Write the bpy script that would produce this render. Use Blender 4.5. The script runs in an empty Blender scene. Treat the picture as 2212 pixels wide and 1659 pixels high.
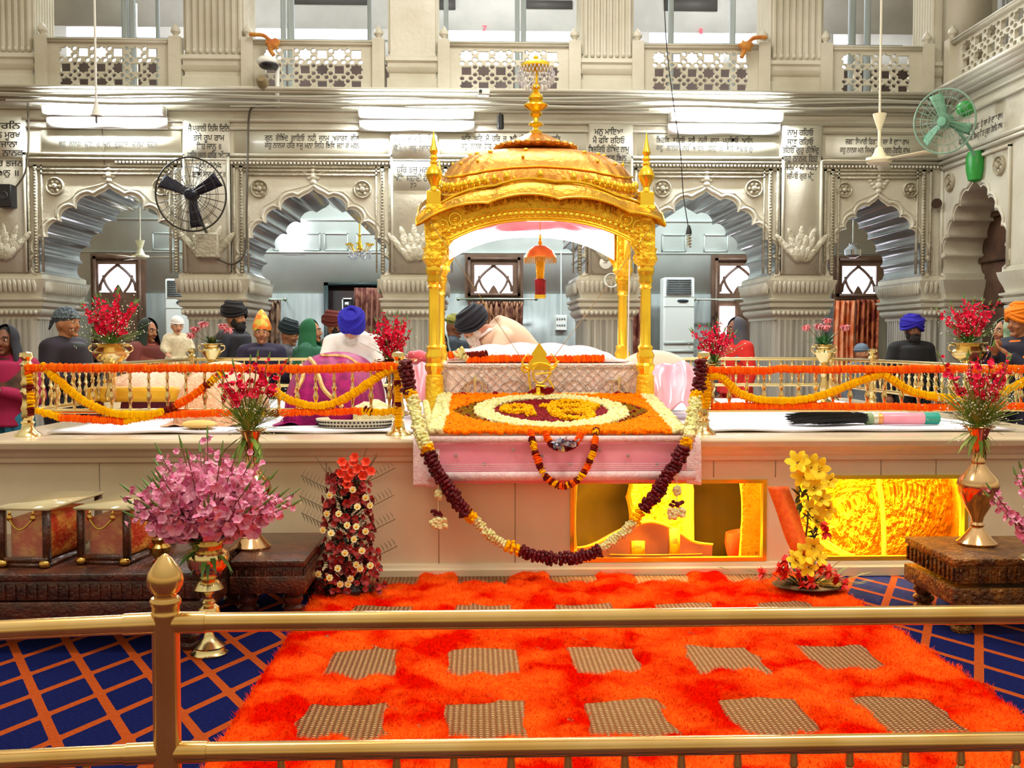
import bpy, math, random
import numpy as np
from mathutils import Vector, Matrix, Euler
from mathutils.geometry import tessellate_polygon

random.seed(7); RNG = np.random.default_rng(7)
SC = bpy.context.scene; COL = SC.collection

# ---------------------------------------------------------------- camera
F = 2200.0; HC = 1.5
PITCH = math.atan((829.5 - 737) / F); YAW = math.atan(76 / F)
cd = bpy.data.cameras.new('camera'); cam = bpy.data.objects.new('camera', cd); COL.objects.link(cam)
cd.sensor_width = 36; cd.lens = 36 * F / 2212; cd.clip_end = 100; cd.clip_start = 0.05
cam.location = (0, 0, HC); cam.rotation_euler = (math.pi / 2 - PITCH, 0, -YAW)
SC.camera = cam
CR = np.array(cam.rotation_euler.to_matrix())

def ray(px, py):
    return CR @ np.array([(px - 1106) / F, -(py - 829.5) / F, -1.0])
def P(px, py, Y):                       # the point of depth Y seen at that place in the photograph
    d = ray(px, py); return np.array([0, 0, HC]) + d * (Y / d[1])
def PZ(px, py, z):
    d = ray(px, py); return np.array([0, 0, HC]) + d * ((z - HC) / d[2])
def PX(px, py, X):
    d = ray(px, py); return np.array([0, 0, HC]) + d * (X / d[0])

# ---------------------------------------------------------------- light
SC.view_settings.view_transform = 'Standard'; SC.view_settings.look = 'None'
SC.view_settings.gamma = 1; SC.view_settings.use_curve_mapping = False
SC.view_settings.exposure = 0.25
w = bpy.data.worlds.new('hall_air'); SC.world = w; w.use_nodes = True
nt = w.node_tree; bg = nt.nodes['Background']
tc = nt.nodes.new('ShaderNodeTexCoord'); sx = nt.nodes.new('ShaderNodeSeparateXYZ')
mr = nt.nodes.new('ShaderNodeMapRange'); mr.inputs[1].default_value = -1; mr.inputs[2].default_value = 1
cr = nt.nodes.new('ShaderNodeValToRGB')
nt.links.new(tc.outputs['Generated'], sx.inputs[0]); nt.links.new(sx.outputs['Z'], mr.inputs[0])
nt.links.new(mr.outputs[0], cr.inputs[0]); nt.links.new(cr.outputs[0], bg.inputs[0])
e = cr.color_ramp.elements
e[0].position = 0.0; e[0].color = (.15, .10, .05, 1); e[1].position = 1; e[1].color = (.95, .92, .80, 1)
for pos, c in ((.42, (.20, .13, .07, 1)), (.475, (.42, .32, .17, 1)), (.60, (.85, .74, .50, 1)), (.66, (.50, .44, .32, 1)), (.80, (.62, .58, .46, 1))):
    k = e.new(pos); k.color = c
bg.inputs[1].default_value = .95

def area(name, loc, size, power, col=(1, 1, 1), rot=(0, 0, 0), sy=None, spread=None):
    l = bpy.data.lights.new(name, 'AREA'); l.energy = power; l.color = col; l.size = size
    if sy: l.shape = 'RECTANGLE'; l.size_y = sy
    if spread: l.spread = spread
    o = bpy.data.objects.new(name, l); COL.objects.link(o); o.location = loc; o.rotation_euler = rot
    return o
def point(name, loc, power, col=(1, 1, 1), r=.05):
    l = bpy.data.lights.new(name, 'POINT'); l.energy = power; l.color = col; l.shadow_soft_size = r
    o = bpy.data.objects.new(name, l); COL.objects.link(o); o.location = loc; return o
# unseen fill lights added for shaping (above and in front of the dais)
area('hall_fill_light', (-1.8, 4.2, 6.5), 1.2, 120, (1, .90, .74), (math.radians(18), 0, 0))
area('hall_fill_light', (3.0, 4.6, 6.5), 1.2, 150, (1, .90, .74), (math.radians(18), 0, 0))
area('hall_fill_light', (0.4, 9.4, 7.6), 2.4, 190, (1, .97, .90), (math.radians(8), 0, 0))
# tube lamps of the corridor behind the arches and of the gallery
for x in (-4.6, -1.6, 1.2, 4.2):
    area('corridor_lamp', (x, 16.3, 4.45), 1.3, 105, (.86, .97, 1.0), (0, 0, 0), .25)
for x in (-4.6, 0.2, 4.6):
    area('gallery_lamp', (x, 15.4, 8.0), 1.3, 170, (.95, .96, 1.0), (0, 0, 0), .25)

# ---------------------------------------------------------------- materials
def lin(c):
    if isinstance(c, str): c = [int(c[i:i + 2], 16) / 255 for i in (0, 2, 4)]
    return tuple(((x + .055) / 1.055) ** 2.4 if x > .04045 else x / 12.92 for x in c[:3]) + (1,)
MATS = {}
def mat(name, col, rough=.5, metal=0, col2=None, scale=6, detail=3, bump=0, bscale=None, island=None,
        emit=0, spec=.5, trans=0, alpha=1, sheen=0, lo=.35, hi=.65, sub=0, stretch=None, coat=0):
    if name in MATS: return MATS[name]
    m = bpy.data.materials.new(name); m.use_nodes = True; n = m.node_tree.nodes; L = m.node_tree.links
    b = n['Principled BSDF']; MATS[name] = m
    b.inputs['Base Color'].default_value = lin(col); b.inputs['Roughness'].default_value = rough
    b.inputs['Metallic'].default_value = metal; b.inputs['Specular IOR Level'].default_value = spec
    b.inputs['Transmission Weight'].default_value = trans; b.inputs['Alpha'].default_value = alpha
    b.inputs['Sheen Weight'].default_value = sheen; b.inputs['Coat Weight'].default_value = coat
    co = n.new('ShaderNodeTexCoord'); mp = n.new('ShaderNodeMapping'); L.new(co.outputs['Object'], mp.inputs[0])
    if stretch: mp.inputs['Scale'].default_value = stretch
    src = None
    if col2:
        nz = n.new('ShaderNodeTexNoise'); nz.inputs['Scale'].default_value = scale; nz.inputs['Detail'].default_value = detail
        L.new(mp.outputs[0], nz.inputs[0])
        rm = n.new('ShaderNodeMapRange'); rm.inputs[1].default_value = lo; rm.inputs[2].default_value = hi
        L.new(nz.outputs[0], rm.inputs[0])
        mx = n.new('ShaderNodeMix'); mx.data_type = 'RGBA'; mx.inputs[6].default_value = lin(col); mx.inputs[7].default_value = lin(col2)
        L.new(rm.outputs[0], mx.inputs[0]); src = mx.outputs[2]
    if island:
        ge = n.new('ShaderNodeNewGeometry'); mi = n.new('ShaderNodeMix'); mi.data_type = 'RGBA'
        L.new(ge.outputs['Random Per Island'], mi.inputs[0]); mi.inputs[7].default_value = lin(island)
        if src: L.new(src, mi.inputs[6])
        else: mi.inputs[6].default_value = lin(col)
        src = mi.outputs[2]
    if src: L.new(src, b.inputs['Base Color'])
    if emit:
        b.inputs['Emission Color'].default_value = lin(col); b.inputs['Emission Strength'].default_value = emit
    if bump:
        nb = n.new('ShaderNodeTexNoise'); nb.inputs['Scale'].default_value = bscale or scale * 3; nb.inputs['Detail'].default_value = 3
        L.new(mp.outputs[0], nb.inputs[0]); bp = n.new('ShaderNodeBump'); bp.inputs['Strength'].default_value = min(1, bump)
        bp.inputs['Distance'].default_value = .02 * max(1, bump); L.new(nb.outputs[0], bp.inputs['Height']); L.new(bp.outputs[0], b.inputs['Normal'])
    return m
def nodes(m): return m.node_tree.nodes, m.node_tree.links, m.node_tree.nodes['Principled BSDF']

BRASS = mat('brass', 'E0B45C', .17, 1, 'C89A48', 9, bump=.04, bscale=30)
BRASSR = mat('rail_brass', 'DDB674', .2, .82, 'CFA25A', 5)
BRASSP = mat('pale_brass', 'E6CF92', .2, 1)
GOLD = mat('gold_leaf', 'FFDA40', .24, .75, 'FACC34', 7)
GOLDE = mat('embossed_gold', 'FFD832', .38, .45, 'F6C428', 14, bump=1.1, bscale=34)
GOLDV = mat('eaves_gold', 'D09C2A', .34, .85, 'B07E1E', 10, bump=.3, bscale=30)
GOLDD = mat('dome_gold', 'E4A650', .38, .8, 'D08C3C', 10, bump=.3, bscale=26)
STONE = mat('aged_marble', 'D2CEBE', .42, 0, 'BCB6A2', 1.3, 6, bump=.25, bscale=18, lo=.38, hi=.68)
STONE2 = mat('carved_marble', 'BEB8A4', .5, 0, 'A09880', 3, 6, bump=.9, bscale=26)
GREYM = mat('polished_grey_marble', 'A9AEAF', .16, 0, '8A9091', 2, 5, stretch=(1, .25, 1), coat=.3)
DARK = mat('black_paint', '17161A', .4)
WHITE = mat('white_enamel', 'E8EAE4', .35)
WOOD = mat('carved_dark_wood', '5A2A14', .35, 0, '2E130A', 12, bump=.5, bscale=60, coat=.3)
WOODB = mat('brown_wood', '7A5636', .45, 0, '5C3E26', 8)
GLOW = mat('daylight_pane', 'F4F0FF', .5, emit=5.0)
LEAF = mat('leaf_green', '3E6B2A', .5, 0, island='6E9440')
LEAFD = mat('dark_leaf', '24421C', .55, 0, island='4A5A2C')
STEM = mat('brown_stem', '5A4A2A', .6, 0, island='7A5A34')
BREATH = mat('white_blossom', 'F2EFDA', .6, 0, island='FFFFFF')
MARI = mat('orange_marigold', 'F84A04', .85, 0, island='FF7406', spec=.1)
MARY = mat('yellow_marigold', 'FFC000', .85, 0, island='F0A800', spec=.1)
MARD = mat('maroon_marigold', '560A08', .8, 0, island='7A1A08', spec=.15)
ROSE = mat('maroon_rose', '48020E', .5, 0, island='6A0618', spec=.35)
CREAM = mat('cream_blossom', 'D8D488', .8, 0, island='EFE8B4', spec=.15)
REDG = mat('red_gladiolus', 'D40838', .6, 0, island='F22A58', spec=.2)
PINKG = mat('pink_gladiolus', 'E070A4', .6, 0, island='F8BCD0', spec=.2)
SILVERT = mat('silver_thread', 'D8D2D0', .3, .7, bump=1, bscale=90)

# ---------------------------------------------------------------- mesh builder
class MB:
    def __init__(s): s.v = []; s.f = []; s.n = 0
    def add(s, V, Fc, mi=0):
        V = np.asarray(V, float).reshape(-1, 3)
        if isinstance(Fc, np.ndarray): groups = [Fc]
        else:
            d = {}
            for q in Fc: d.setdefault(len(q), []).append(q)
            groups = [np.array(q) for q in d.values()]
        for g in groups: s.f.append((g + s.n, mi))
        s.v.append(V); s.n += len(V); return s
    def box(s, x0, x1, y0, y1, z0, z1, mi=0, M=None):
        V = np.array([[x, y, z] for x in (x0, x1) for y in (y0, y1) for z in (z0, z1)], float)
        if M is not None: V = V @ np.array(M.to_3x3()).T + np.array(M.translation)
        return s.add(V, np.array([[0, 1, 3, 2], [4, 6, 7, 5], [0, 4, 5, 1], [2, 3, 7, 6], [0, 2, 6, 4], [1, 5, 7, 3]]), mi)
    def lathe(s, prof, c=(0, 0, 0), n=20, mi=0, R=None, flute=None, sx=1, sy=1):
        prof = np.array(prof, float); k = len(prof); a = np.arange(n) * 2 * math.pi / n
        r = prof[:, 0][:, None] * np.ones(n)
        if flute: r = r * (1 + flute[1] * np.cos(a * flute[0]))[None, :]
        V = np.stack([r * np.cos(a) * sx, r * np.sin(a) * sy, prof[:, 1][:, None] * np.ones(n)], -1).reshape(-1, 3)
        if R is not None: V = V @ np.array(R).T
        V = V + np.array(c)
        i, j = np.meshgrid(np.arange(k - 1), np.arange(n), indexing='ij'); j2 = (j + 1) % n
        q = np.stack([i * n + j, i * n + j2, (i + 1) * n + j2, (i + 1) * n + j], -1).reshape(-1, 4)
        s.add(V, q, mi)
        if prof[0, 0] > 1e-4: s.f.append((np.arange(n)[::-1][None, :] + s.n - len(V), mi))
        if prof[-1, 0] > 1e-4: s.f.append((np.arange(n)[None, :] + s.n - n, mi))
        return s
    def tube(s, pts, r, n=8, mi=0, closed=False, flat=1):
        pts = np.asarray(pts, float); k = len(pts); r = np.ones(k) * r if np.isscalar(r) else np.array(r, float)
        T = np.gradient(pts, axis=0)
        if closed: T = np.roll(pts, -1, 0) - np.roll(pts, 1, 0)
        T /= np.linalg.norm(T, axis=1)[:, None] + 1e-12
        up = np.array([0, 0, 1.]) if abs(T[0, 2]) < .9 else np.array([1., 0, 0])
        V = []
        for i in range(k):
            u = up - T[i] * (up @ T[i]); nu = np.linalg.norm(u)
            u = u / nu if nu > 1e-6 else np.array([1., 0, 0]); up = u; b = np.cross(T[i], u)
            a = np.arange(n) * 2 * math.pi / n
            V.append(pts[i] + r[i] * (np.cos(a)[:, None] * b + flat * np.sin(a)[:, None] * u))
        V = np.concatenate(V); kk = k if closed else k - 1
        i, j = np.meshgrid(np.arange(kk), np.arange(n), indexing='ij'); j2 = (j + 1) % n; i2 = (i + 1) % k
        q = np.stack([i * n + j, i * n + j2, i2 * n + j2, i2 * n + j], -1).reshape(-1, 4)
        s.add(V, q, mi)
        if not closed:
            s.f.append((np.arange(n)[::-1][None, :] + s.n - len(V), mi)); s.f.append((np.arange(n)[None, :] + s.n - n, mi))
        return s
    def ell(s, c, r, n=14, m=10, mi=0, R=None, fn=None):
        th = np.linspace(0, math.pi, m + 1); ph = np.arange(n) * 2 * math.pi / n
        V = np.stack([np.outer(np.sin(th), np.cos(ph)), np.outer(np.sin(th), np.sin(ph)), np.outer(np.cos(th), np.ones(n))], -1).reshape(-1, 3)
        if fn is not None: V = fn(V)
        V = V * np.array(r)
        if R is not None: V = V @ np.array(R).T
        V = V + np.array(c)
        i, j = np.meshgrid(np.arange(m), np.arange(n), indexing='ij'); j2 = (j + 1) % n
        q = np.stack([i * n + j, (i + 1) * n + j, (i + 1) * n + j2, i * n + j2], -1).reshape(-1, 4)
        return s.add(V, q, mi)
    def inst(s, T, C, R, S, mi=0):       # copies of template T=(V,F): centres C, rotations R (k,3,3), scales S (k,) or (k,3)
        V0, F0 = T; k = len(C); S = np.asarray(S, float)
        if S.ndim == 1: S = S[:, None] * np.ones(3)
        V = np.einsum('kij,knj->kni', R, V0[None] * S[:, None, :]) + np.asarray(C)[:, None, :]
        off = (np.arange(k) * len(V0))[:, None, None]
        base = s.n; s.v.append(V.reshape(-1, 3)); s.n += k * len(V0)
        for g in (F0 if isinstance(F0, list) else [F0]):
            s.f.append(((g[None] + off).reshape(-1, g.shape[1]) + base, mi))
        return s
    def grid(s, Pts, mi=0):
        Pts = np.asarray(Pts, float); a, b = Pts.shape[:2]
        i, j = np.meshgrid(np.arange(a - 1), np.arange(b - 1), indexing='ij')
        q = np.stack([i * b + j, (i + 1) * b + j, (i + 1) * b + j + 1, i * b + j + 1], -1).reshape(-1, 4)
        return s.add(Pts.reshape(-1, 3), q, mi)
    def build(s, name, m, parent=None, smooth=True, loc=None, solid=0, bevel=0, kind=None, ang=40):
        me = bpy.data.meshes.new(name); V = np.concatenate(s.v)
        if loc is not None: V = V - np.array(loc)
        me.vertices.add(len(V)); me.vertices.foreach_set('co', V.astype(np.float32).ravel())
        L = np.concatenate([g.ravel() for g, _ in s.f]); cnt = np.concatenate([np.full(len(g), g.shape[1]) for g, _ in s.f])
        mi = np.concatenate([np.full(len(g), k) for g, k in s.f])
        me.loops.add(len(L)); me.loops.foreach_set('vertex_index', L.astype(np.int32))
        st = np.concatenate([[0], np.cumsum(cnt)[:-1]])
        me.polygons.add(len(cnt)); me.polygons.foreach_set('loop_start', st.astype(np.int32))
        me.polygons.foreach_set('material_index', mi.astype(np.int32))
        me.update(calc_edges=True)
        for q in (m if isinstance(m, (list, tuple)) else [m]): me.materials.append(q)
        if smooth:
            me.shade_smooth()
            if ang and len(V) < 60000:
                try: me.set_sharp_from_angle(angle=math.radians(ang))
                except Exception: pass
        o = bpy.data.objects.new(name, me); COL.objects.link(o)
        if loc is not None: o.location = loc
        if parent is not None: o.parent = parent
        if kind: o['kind'] = kind
        if solid:
            q = o.modifiers.new('s', 'SOLIDIFY'); q.thickness = solid; q.offset = 0
        if bevel:
            q = o.modifiers.new('b', 'BEVEL'); q.width = bevel; q.segments = 2; q.limit_method = 'ANGLE'
        return o

def tag(o, label, cat, group=None):
    o['label'] = label; o['category'] = cat
    if group: o['group'] = group
    return o
def thing(name, label, cat, loc=(0, 0, 0), rz=0, group=None):
    o = bpy.data.objects.new(name, None); COL.objects.link(o); o.location = loc; o.rotation_euler = (0, 0, rz)
    o.empty_display_size = .1
    return tag(o, label, cat, group)
def struct(o): o['kind'] = 'structure'; return o
def dup(root, loc=None, rz=None, label=None, parent=None):
    r = root.copy(); COL.objects.link(r)
    if loc is not None: r.location = loc
    if rz is not None: r.rotation_euler = (0, 0, rz)
    if label: r['label'] = label
    if parent is not None: r.parent = parent
    for ch in list(root.children): dup(ch, parent=r)
    return r
def rots(k, full=True):                 # random rotations
    q = RNG.normal(size=(k, 4)); q /= np.linalg.norm(q, axis=1)[:, None]; w_, x, y, z = q.T
    return np.stack([1 - 2 * (y * y + z * z), 2 * (x * y - z * w_), 2 * (x * z + y * w_), 2 * (x * y + z * w_), 1 - 2 * (x * x + z * z), 2 * (y * z - x * w_),
                     2 * (x * z - y * w_), 2 * (y * z + x * w_), 1 - 2 * (x * x + y * y)], -1).reshape(-1, 3, 3)
def zto(D):                             # rotations taking +Z to the directions D
    D = np.asarray(D, float); D = D / np.linalg.norm(D, axis=1)[:, None]
    a = np.where(np.abs(D[:, 2:3]) < .9, [[0, 0, 1.]], [[1., 0, 0]]); X = np.cross(a, D); X /= np.linalg.norm(X, axis=1)[:, None]
    return np.stack([X, np.cross(D, X), D], -1)
def rz(a): c, s_ = math.cos(a), math.sin(a); return np.array([[c, -s_, 0], [s_, c, 0], [0, 0, 1]])
def rx(a): c, s_ = math.cos(a), math.sin(a); return np.array([[1, 0, 0], [0, c, -s_], [0, s_, c]])
def ry(a): c, s_ = math.cos(a), math.sin(a); return np.array([[c, 0, s_], [0, 1, 0], [-s_, 0, c]])

def plate(polys, depth, name, m, xf, parent=None, **kw):   # 2D outline + holes, extruded to a solid; xf maps (u, v, w) to the world
    c = bpy.data.curves.new('c', 'CURVE'); c.dimensions = '2D'; c.fill_mode = 'BOTH'; c.extrude = depth / 2
    for pl in polys:
        s_ = c.splines.new('POLY'); s_.points.add(len(pl) - 1); s_.use_cyclic_u = True
        s_.points.foreach_set('co', np.c_[np.array(pl, float), np.zeros(len(pl)), np.ones(len(pl))].ravel())
    o = bpy.data.objects.new('c', c); COL.objects.link(o); bpy.context.view_layer.update()
    me = bpy.data.meshes.new_from_object(o.evaluated_get(bpy.context.evaluated_depsgraph_get()))
    V = np.empty(len(me.vertices) * 3); me.vertices.foreach_get('co', V); V = V.reshape(-1, 3)
    fc = [tuple(p.vertices) for p in me.polygons]
    bpy.data.objects.remove(o); bpy.data.curves.remove(c); bpy.data.meshes.remove(me)
    mb = kw.pop('mb', None) or MB()
    V[:, 2] = V[:, 2] + depth / 2
    mb.add(xf(V), fc)
    if name is None: return mb
    return mb.build(name, m, parent, **kw)

CONS = 'ਕਖਗਘਙਚਛਜਝਞਟਠਡਢਣਤਥਦਧਨਪਫਬਭਮਯਰਲਵੜਸਹ'
def gur(s):                             # the short i is written before its consonant
    o = []
    for ch in s:
        if ch == 'ਿ' and o: o.insert(len(o) - 1, ch)
        else: o.append(ch)
    return ''.join(o)
def textmesh(body, size, xf, mb, width=None, depth=.004, bold=0, mi=0, squeeze=None):
    c = bpy.data.curves.new('t', 'FONT'); c.body = gur(body); c.size = size; c.align_x = 'CENTER'; c.resolution_u = 2
    if bold: c.offset = bold
    o = bpy.data.objects.new('t', c); COL.objects.link(o); bpy.context.view_layer.update()
    me = bpy.data.meshes.new_from_object(o.evaluated_get(bpy.context.evaluated_depsgraph_get()))
    V = np.empty(len(me.vertices) * 3); me.vertices.foreach_get('co', V); V = V.reshape(-1, 3).copy()
    fc = [tuple(p.vertices) for p in me.polygons]
    bpy.data.objects.remove(o); bpy.data.curves.remove(c); bpy.data.meshes.remove(me)
    if len(V) == 0: return None
    wd = V[:, 0].max() - V[:, 0].min(); V[:, 0] -= (V[:, 0].max() + V[:, 0].min()) / 2
    if width: V[:, 0] *= width / wd
    if mb is None: return V, fc
    W = V.copy(); W[:, 2] = depth
    mb.add(xf(W), fc, mi); return mb

# flower templates ------------------------------------------------
def t_puff(n=9, m=5, amp=.16, seed=1):   # ruffled ball
    r = np.random.default_rng(seed); th = np.linspace(.12, math.pi - .12, m + 1); ph = np.arange(n) * 2 * math.pi / n
    V = np.stack([np.outer(np.sin(th), np.cos(ph)), np.outer(np.sin(th), np.sin(ph)), np.outer(np.cos(th), np.ones(n)) * .8], -1).reshape(-1, 3)
    V *= (1 + amp * r.uniform(-1, 1, len(V)))[:, None]
    i, j = np.meshgrid(np.arange(m), np.arange(n), indexing='ij'); j2 = (j + 1) % n
    return V, np.stack([i * n + j, (i + 1) * n + j, (i + 1) * n + j2, i * n + j2], -1).reshape(-1, 4)
def t_bloom(k=6, cup=.55, wd=.42, tip=1.0, rows=3, inner=0):      # open flower of k petals, +Z is its face
    V = []; Fq = []
    sets = [(k, 1.0, cup, 0)] + ([(k, .62, cup * 1.9, math.pi / k)] if inner else [])
    for kk, sc, cp, off in sets:
        for p in range(kk):
            a = 2 * math.pi * p / kk + off; b = len(V)
            for t, ww in ((.08, .10), (.45, wd), (.8, wd * .8), (1.0, .06)):
                z = cp * t ** 1.2 - .35 * max(0, t - .7)
                for sgn in (-1, 1):
                    x, y = t * sc * tip, sgn * ww * sc
                    V.append((x * math.cos(a) - y * math.sin(a), x * math.sin(a) + y * math.cos(a), z * sc + .10 * sgn * sgn * (ww > .2)))
            for q in range(3): Fq.append((b + q * 2, b + q * 2 + 1, b + q * 2 + 3, b + q * 2 + 2))
    return np.array(V), np.array(Fq)
def t_leaf():
    V = [(0, 0, 0), (.13, .35, .05), (-.13, .35, .05), (.09, .72, .02), (-.09, .72, .02), (0, 1, -.08)]
    return np.array(V, float), [np.array([[0, 1, 2], [3, 5, 4]]), np.array([[1, 3, 4, 2]])]
PUFF = t_puff(); PUFF2 = t_puff(7, 4, .2, 3); BLOOM = t_bloom(); BLOOMD = t_bloom(8, .5, .3, inner=1); GLAD = t_bloom(6, .8, .45)
LEAFT = t_leaf()

def t_disc(n=16, seed=2):               # ruffled flower head, threaded along +Z
    r = np.random.default_rng(seed); rows = [(.25, -.42), (.8, -.36), (1.0, -.1), (.97, .16), (.7, .36), (.2, .42)]; V = []
    for k, (a, z) in enumerate(rows):
        for i in range(n):
            t = 2 * math.pi * (i + .5 * (k % 2)) / n; q = a * (1 + (.16 if 0 < k < 5 else 0) * r.uniform(-1, 1)); V.append((q * math.cos(t), q * math.sin(t), z + r.uniform(-.05, .05)))
    i, j = np.meshgrid(np.arange(5), np.arange(n), indexing='ij'); j2 = (j + 1) % n
    return np.array(V), [np.stack([i * n + j, i * n + j2, (i + 1) * n + j2, (i + 1) * n + j], -1).reshape(-1, 4), np.arange(n)[::-1][None], (np.arange(n) + 5 * n)[None]]
DISC = t_disc()
def garland(mb, pts, r, step=None, mi=0, T=None, cluster=1, jit=.05, sq=1.0, loose=False):     # flowers threaded along a path
    pts = np.asarray(pts, float); d = np.r_[0, np.cumsum(np.linalg.norm(np.diff(pts, axis=0), axis=1))]
    step = .52 * r; n = max(3, int(d[-1] / step)); t = np.linspace(0, d[-1], n)
    C = np.stack([np.interp(t, d, pts[:, i]) for i in range(3)], -1); Tn = np.gradient(C, axis=0); Tn /= np.linalg.norm(Tn, axis=1)[:, None] + 1e-9
    if loose:
        k = n * 10; idx = np.repeat(np.arange(n), 10); D = RNG.normal(size=(k, 3)); D -= Tn[idx] * (D * Tn[idx]).sum(1)[:, None]; D /= np.linalg.norm(D, axis=1)[:, None]
        mb.inst(PUFF2, C[idx] + D * r * .75 + RNG.normal(size=(k, 3)) * r * .1, rots(k), r * .32 * RNG.uniform(.7, 1.2, k), mi); mb.inst(DISC, C, zto(Tn), np.full(n, r * .8), mi)
    else:
        mb.inst(DISC, C + RNG.normal(size=C.shape) * r * jit, zto(Tn + RNG.normal(size=C.shape) * .12), r * RNG.uniform(.88, 1.1, n), mi)
    return mb
def sag(a, b, drop, n=24):
    a = np.array(a, float); b = np.array(b, float); t = np.linspace(0, 1, n)[:, None]
    p = a * (1 - t) + b * t; p[:, 2] -= drop * 4 * (t * (1 - t))[:, 0]; return p
def smooth_path(pts, n=60):
    pts = np.asarray(pts, float); t = np.arange(len(pts)); tt = np.linspace(0, len(pts) - 1, n); out = []
    pp = np.vstack([2 * pts[0] - pts[1], pts, 2 * pts[-1] - pts[-2]])
    for x in tt:
        i = min(int(x), len(pts) - 2); u = x - i; p0, p1, p2, p3 = pp[i:i + 4]
        out.append(.5 * ((2 * p1) + (-p0 + p2) * u + (2 * p0 - 5 * p1 + 4 * p2 - p3) * u * u + (-p0 + 3 * p1 - 3 * p2 + p3) * u ** 3))
    return np.array(out)
# ================================================================ the room
YW = 13.0; YP = 14.4; YB = 18.0; XR = 5.97
def XF(Y0): return lambda V: np.stack([V[:, 0], Y0 + V[:, 2], V[:, 1]], -1)
def XFR(X0): return lambda V: np.stack([X0 + V[:, 2], V[:, 0], V[:, 1]], -1)
def xw(px, Y=13.0, py=500): return P(px, py, Y)[0]
def zw(py, Y=13.0, px=1030): return P(px, py, Y)[2]

# floor carpet: navy with an orange lattice
m = mat('lattice_carpet', '0E1650', .95, 0, spec=.1); n, L, b = nodes(m)
co = n.new('ShaderNodeTexCoord'); sp = n.new('ShaderNodeSeparateXYZ'); L.new(co.outputs['Object'], sp.inputs[0])
def mth(op, a, b_=None, c_=None):
    q = n.new('ShaderNodeMath'); q.operation = op
    for i, v in enumerate((a, b_, c_)):
        if v is None: continue
        if isinstance(v, (int, float)): q.inputs[i].default_value = v
        else: L.new(v, q.inputs[i])
    return q.outputs[0]
ds = []; CELL = .272
for sgn, k in ((1, .575), (-1, .50)):
    u = mth('ADD', sp.outputs['X'], mth('MULTIPLY', sp.outputs['Y'], sgn * k))
    u = mth('DIVIDE', mth('ADD', u, -.615 if sgn > 0 else .24), CELL)
    fr = mth('ABSOLUTE', mth('SUBTRACT', mth('FRACT', u), .5))
    ds.append(mth('SUBTRACT', .5, fr))                       # distance to the nearest line, in cells
d = mth('SMOOTH_MIN', ds[0], ds[1], .09)
on = mth('LESS_THAN', d, .085)
mx = n.new('ShaderNodeMix'); mx.data_type = 'RGBA'; L.new(on, mx.inputs[0])
nz = n.new('ShaderNodeTexNoise'); nz.inputs['Scale'].default_value = 60; L.new(co.outputs['Object'], nz.inputs[0])
cb = n.new('ShaderNodeMix'); cb.data_type = 'RGBA'; cb.inputs[6].default_value = lin('060A3A'); cb.inputs[7].default_value = lin('141E5C'); L.new(nz.outputs[0], cb.inputs[0])
cl = n.new('ShaderNodeMix'); cl.data_type = 'RGBA'; cl.inputs[6].default_value = lin('9A3A14'); cl.inputs[7].default_value = lin('C2561E'); L.new(nz.outputs[0], cl.inputs[0])
L.new(cb.outputs[2], mx.inputs[6]); L.new(cl.outputs[2], mx.inputs[7]); L.new(mx.outputs[2], b.inputs['Base Color'])
bp = n.new('ShaderNodeBump'); bp.inputs['Strength'].default_value = .5; bp.inputs['Distance'].default_value = .01; L.new(nz.outputs[0], bp.inputs['Height']); L.new(bp.outputs[0], b.inputs['Normal'])
struct(MB().box(-8, 8, -1, 19, -.1, 0).build('floor', m, smooth=False))

# arches: centre x (px), left and right edges of the opening (px)
ARC = [(238, 90, 385, 410), (677, 533, 822, 411), (1103, 958, 1250, 412), (1524, 1385, 1665, 411), (1893, 1800, 1992, 424)]
ZS = zw(592)
def foil(c, hw, zs, za, nf=5, side=1):
    pts = []; H = za - zs; N = 8
    def base(t):
        a = t * math.pi / 2
        return hw * math.cos(a) ** .92 * (1 + .07 * math.sin(math.pi * min(1, t * 2.2))), zs + H * (.80 * math.sin(a) + .20 * t ** 5)
    ts = np.linspace(0, .88, nf + 1)
    for i in range(nf):
        for q in range(N):
            u = q / N; t = ts[i] + (ts[i + 1] - ts[i]) * u; x, z = base(t); x2, z2 = base(t + .01); dx, dz = x2 - x, z2 - z; l = math.hypot(dx, dz)
            off = .085 * (hw / .87) * math.sqrt(max(0, math.sin(math.pi * u))); pts.append((x + dz / l * off, z - dx / l * off))
    x, z = base(.88); pts.append((x, z)); pts.append((x * .62, z + (za - z) * .38)); pts.append((x * .3, z + (za - z) * .62)); pts.append((x * .08, z + (za - z) * .9))
    return [(c + side * p, q) for p, q in pts]
def arch_outline(c, hw, za, nf=5):      # from the left springing over the apex to the right one
    l = foil(c, hw, ZS, za, nf, -1); r = foil(c, hw, ZS, za, nf, 1)
    return l + [(c, za)] + r[::-1]
ZT = zw(222) - .0
outl = [(-8.0, ZS), (-8.0, ZT + .12), (XR + 1.5, ZT + .12), (XR + 1.5, ZS)]
arcs = []
for cx, a, b_, ap in ARC[::-1]:
    x0, x1 = xw(a), xw(b_); c = (x0 + x1) / 2; hw = (x1 - x0) / 2
    ol = arch_outline(c, hw, zw(ap), 5 if hw > .7 else 5); arcs.append((c, hw, ol)); outl += ol[::-1]
c0 = xw(238) - 2.58; ol = arch_outline(c0, .87, zw(410)); arcs.append((c0, .87, ol)); outl += ol[::-1]
wb = plate([outl], YP - YW, None, None, XF(YW))
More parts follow.
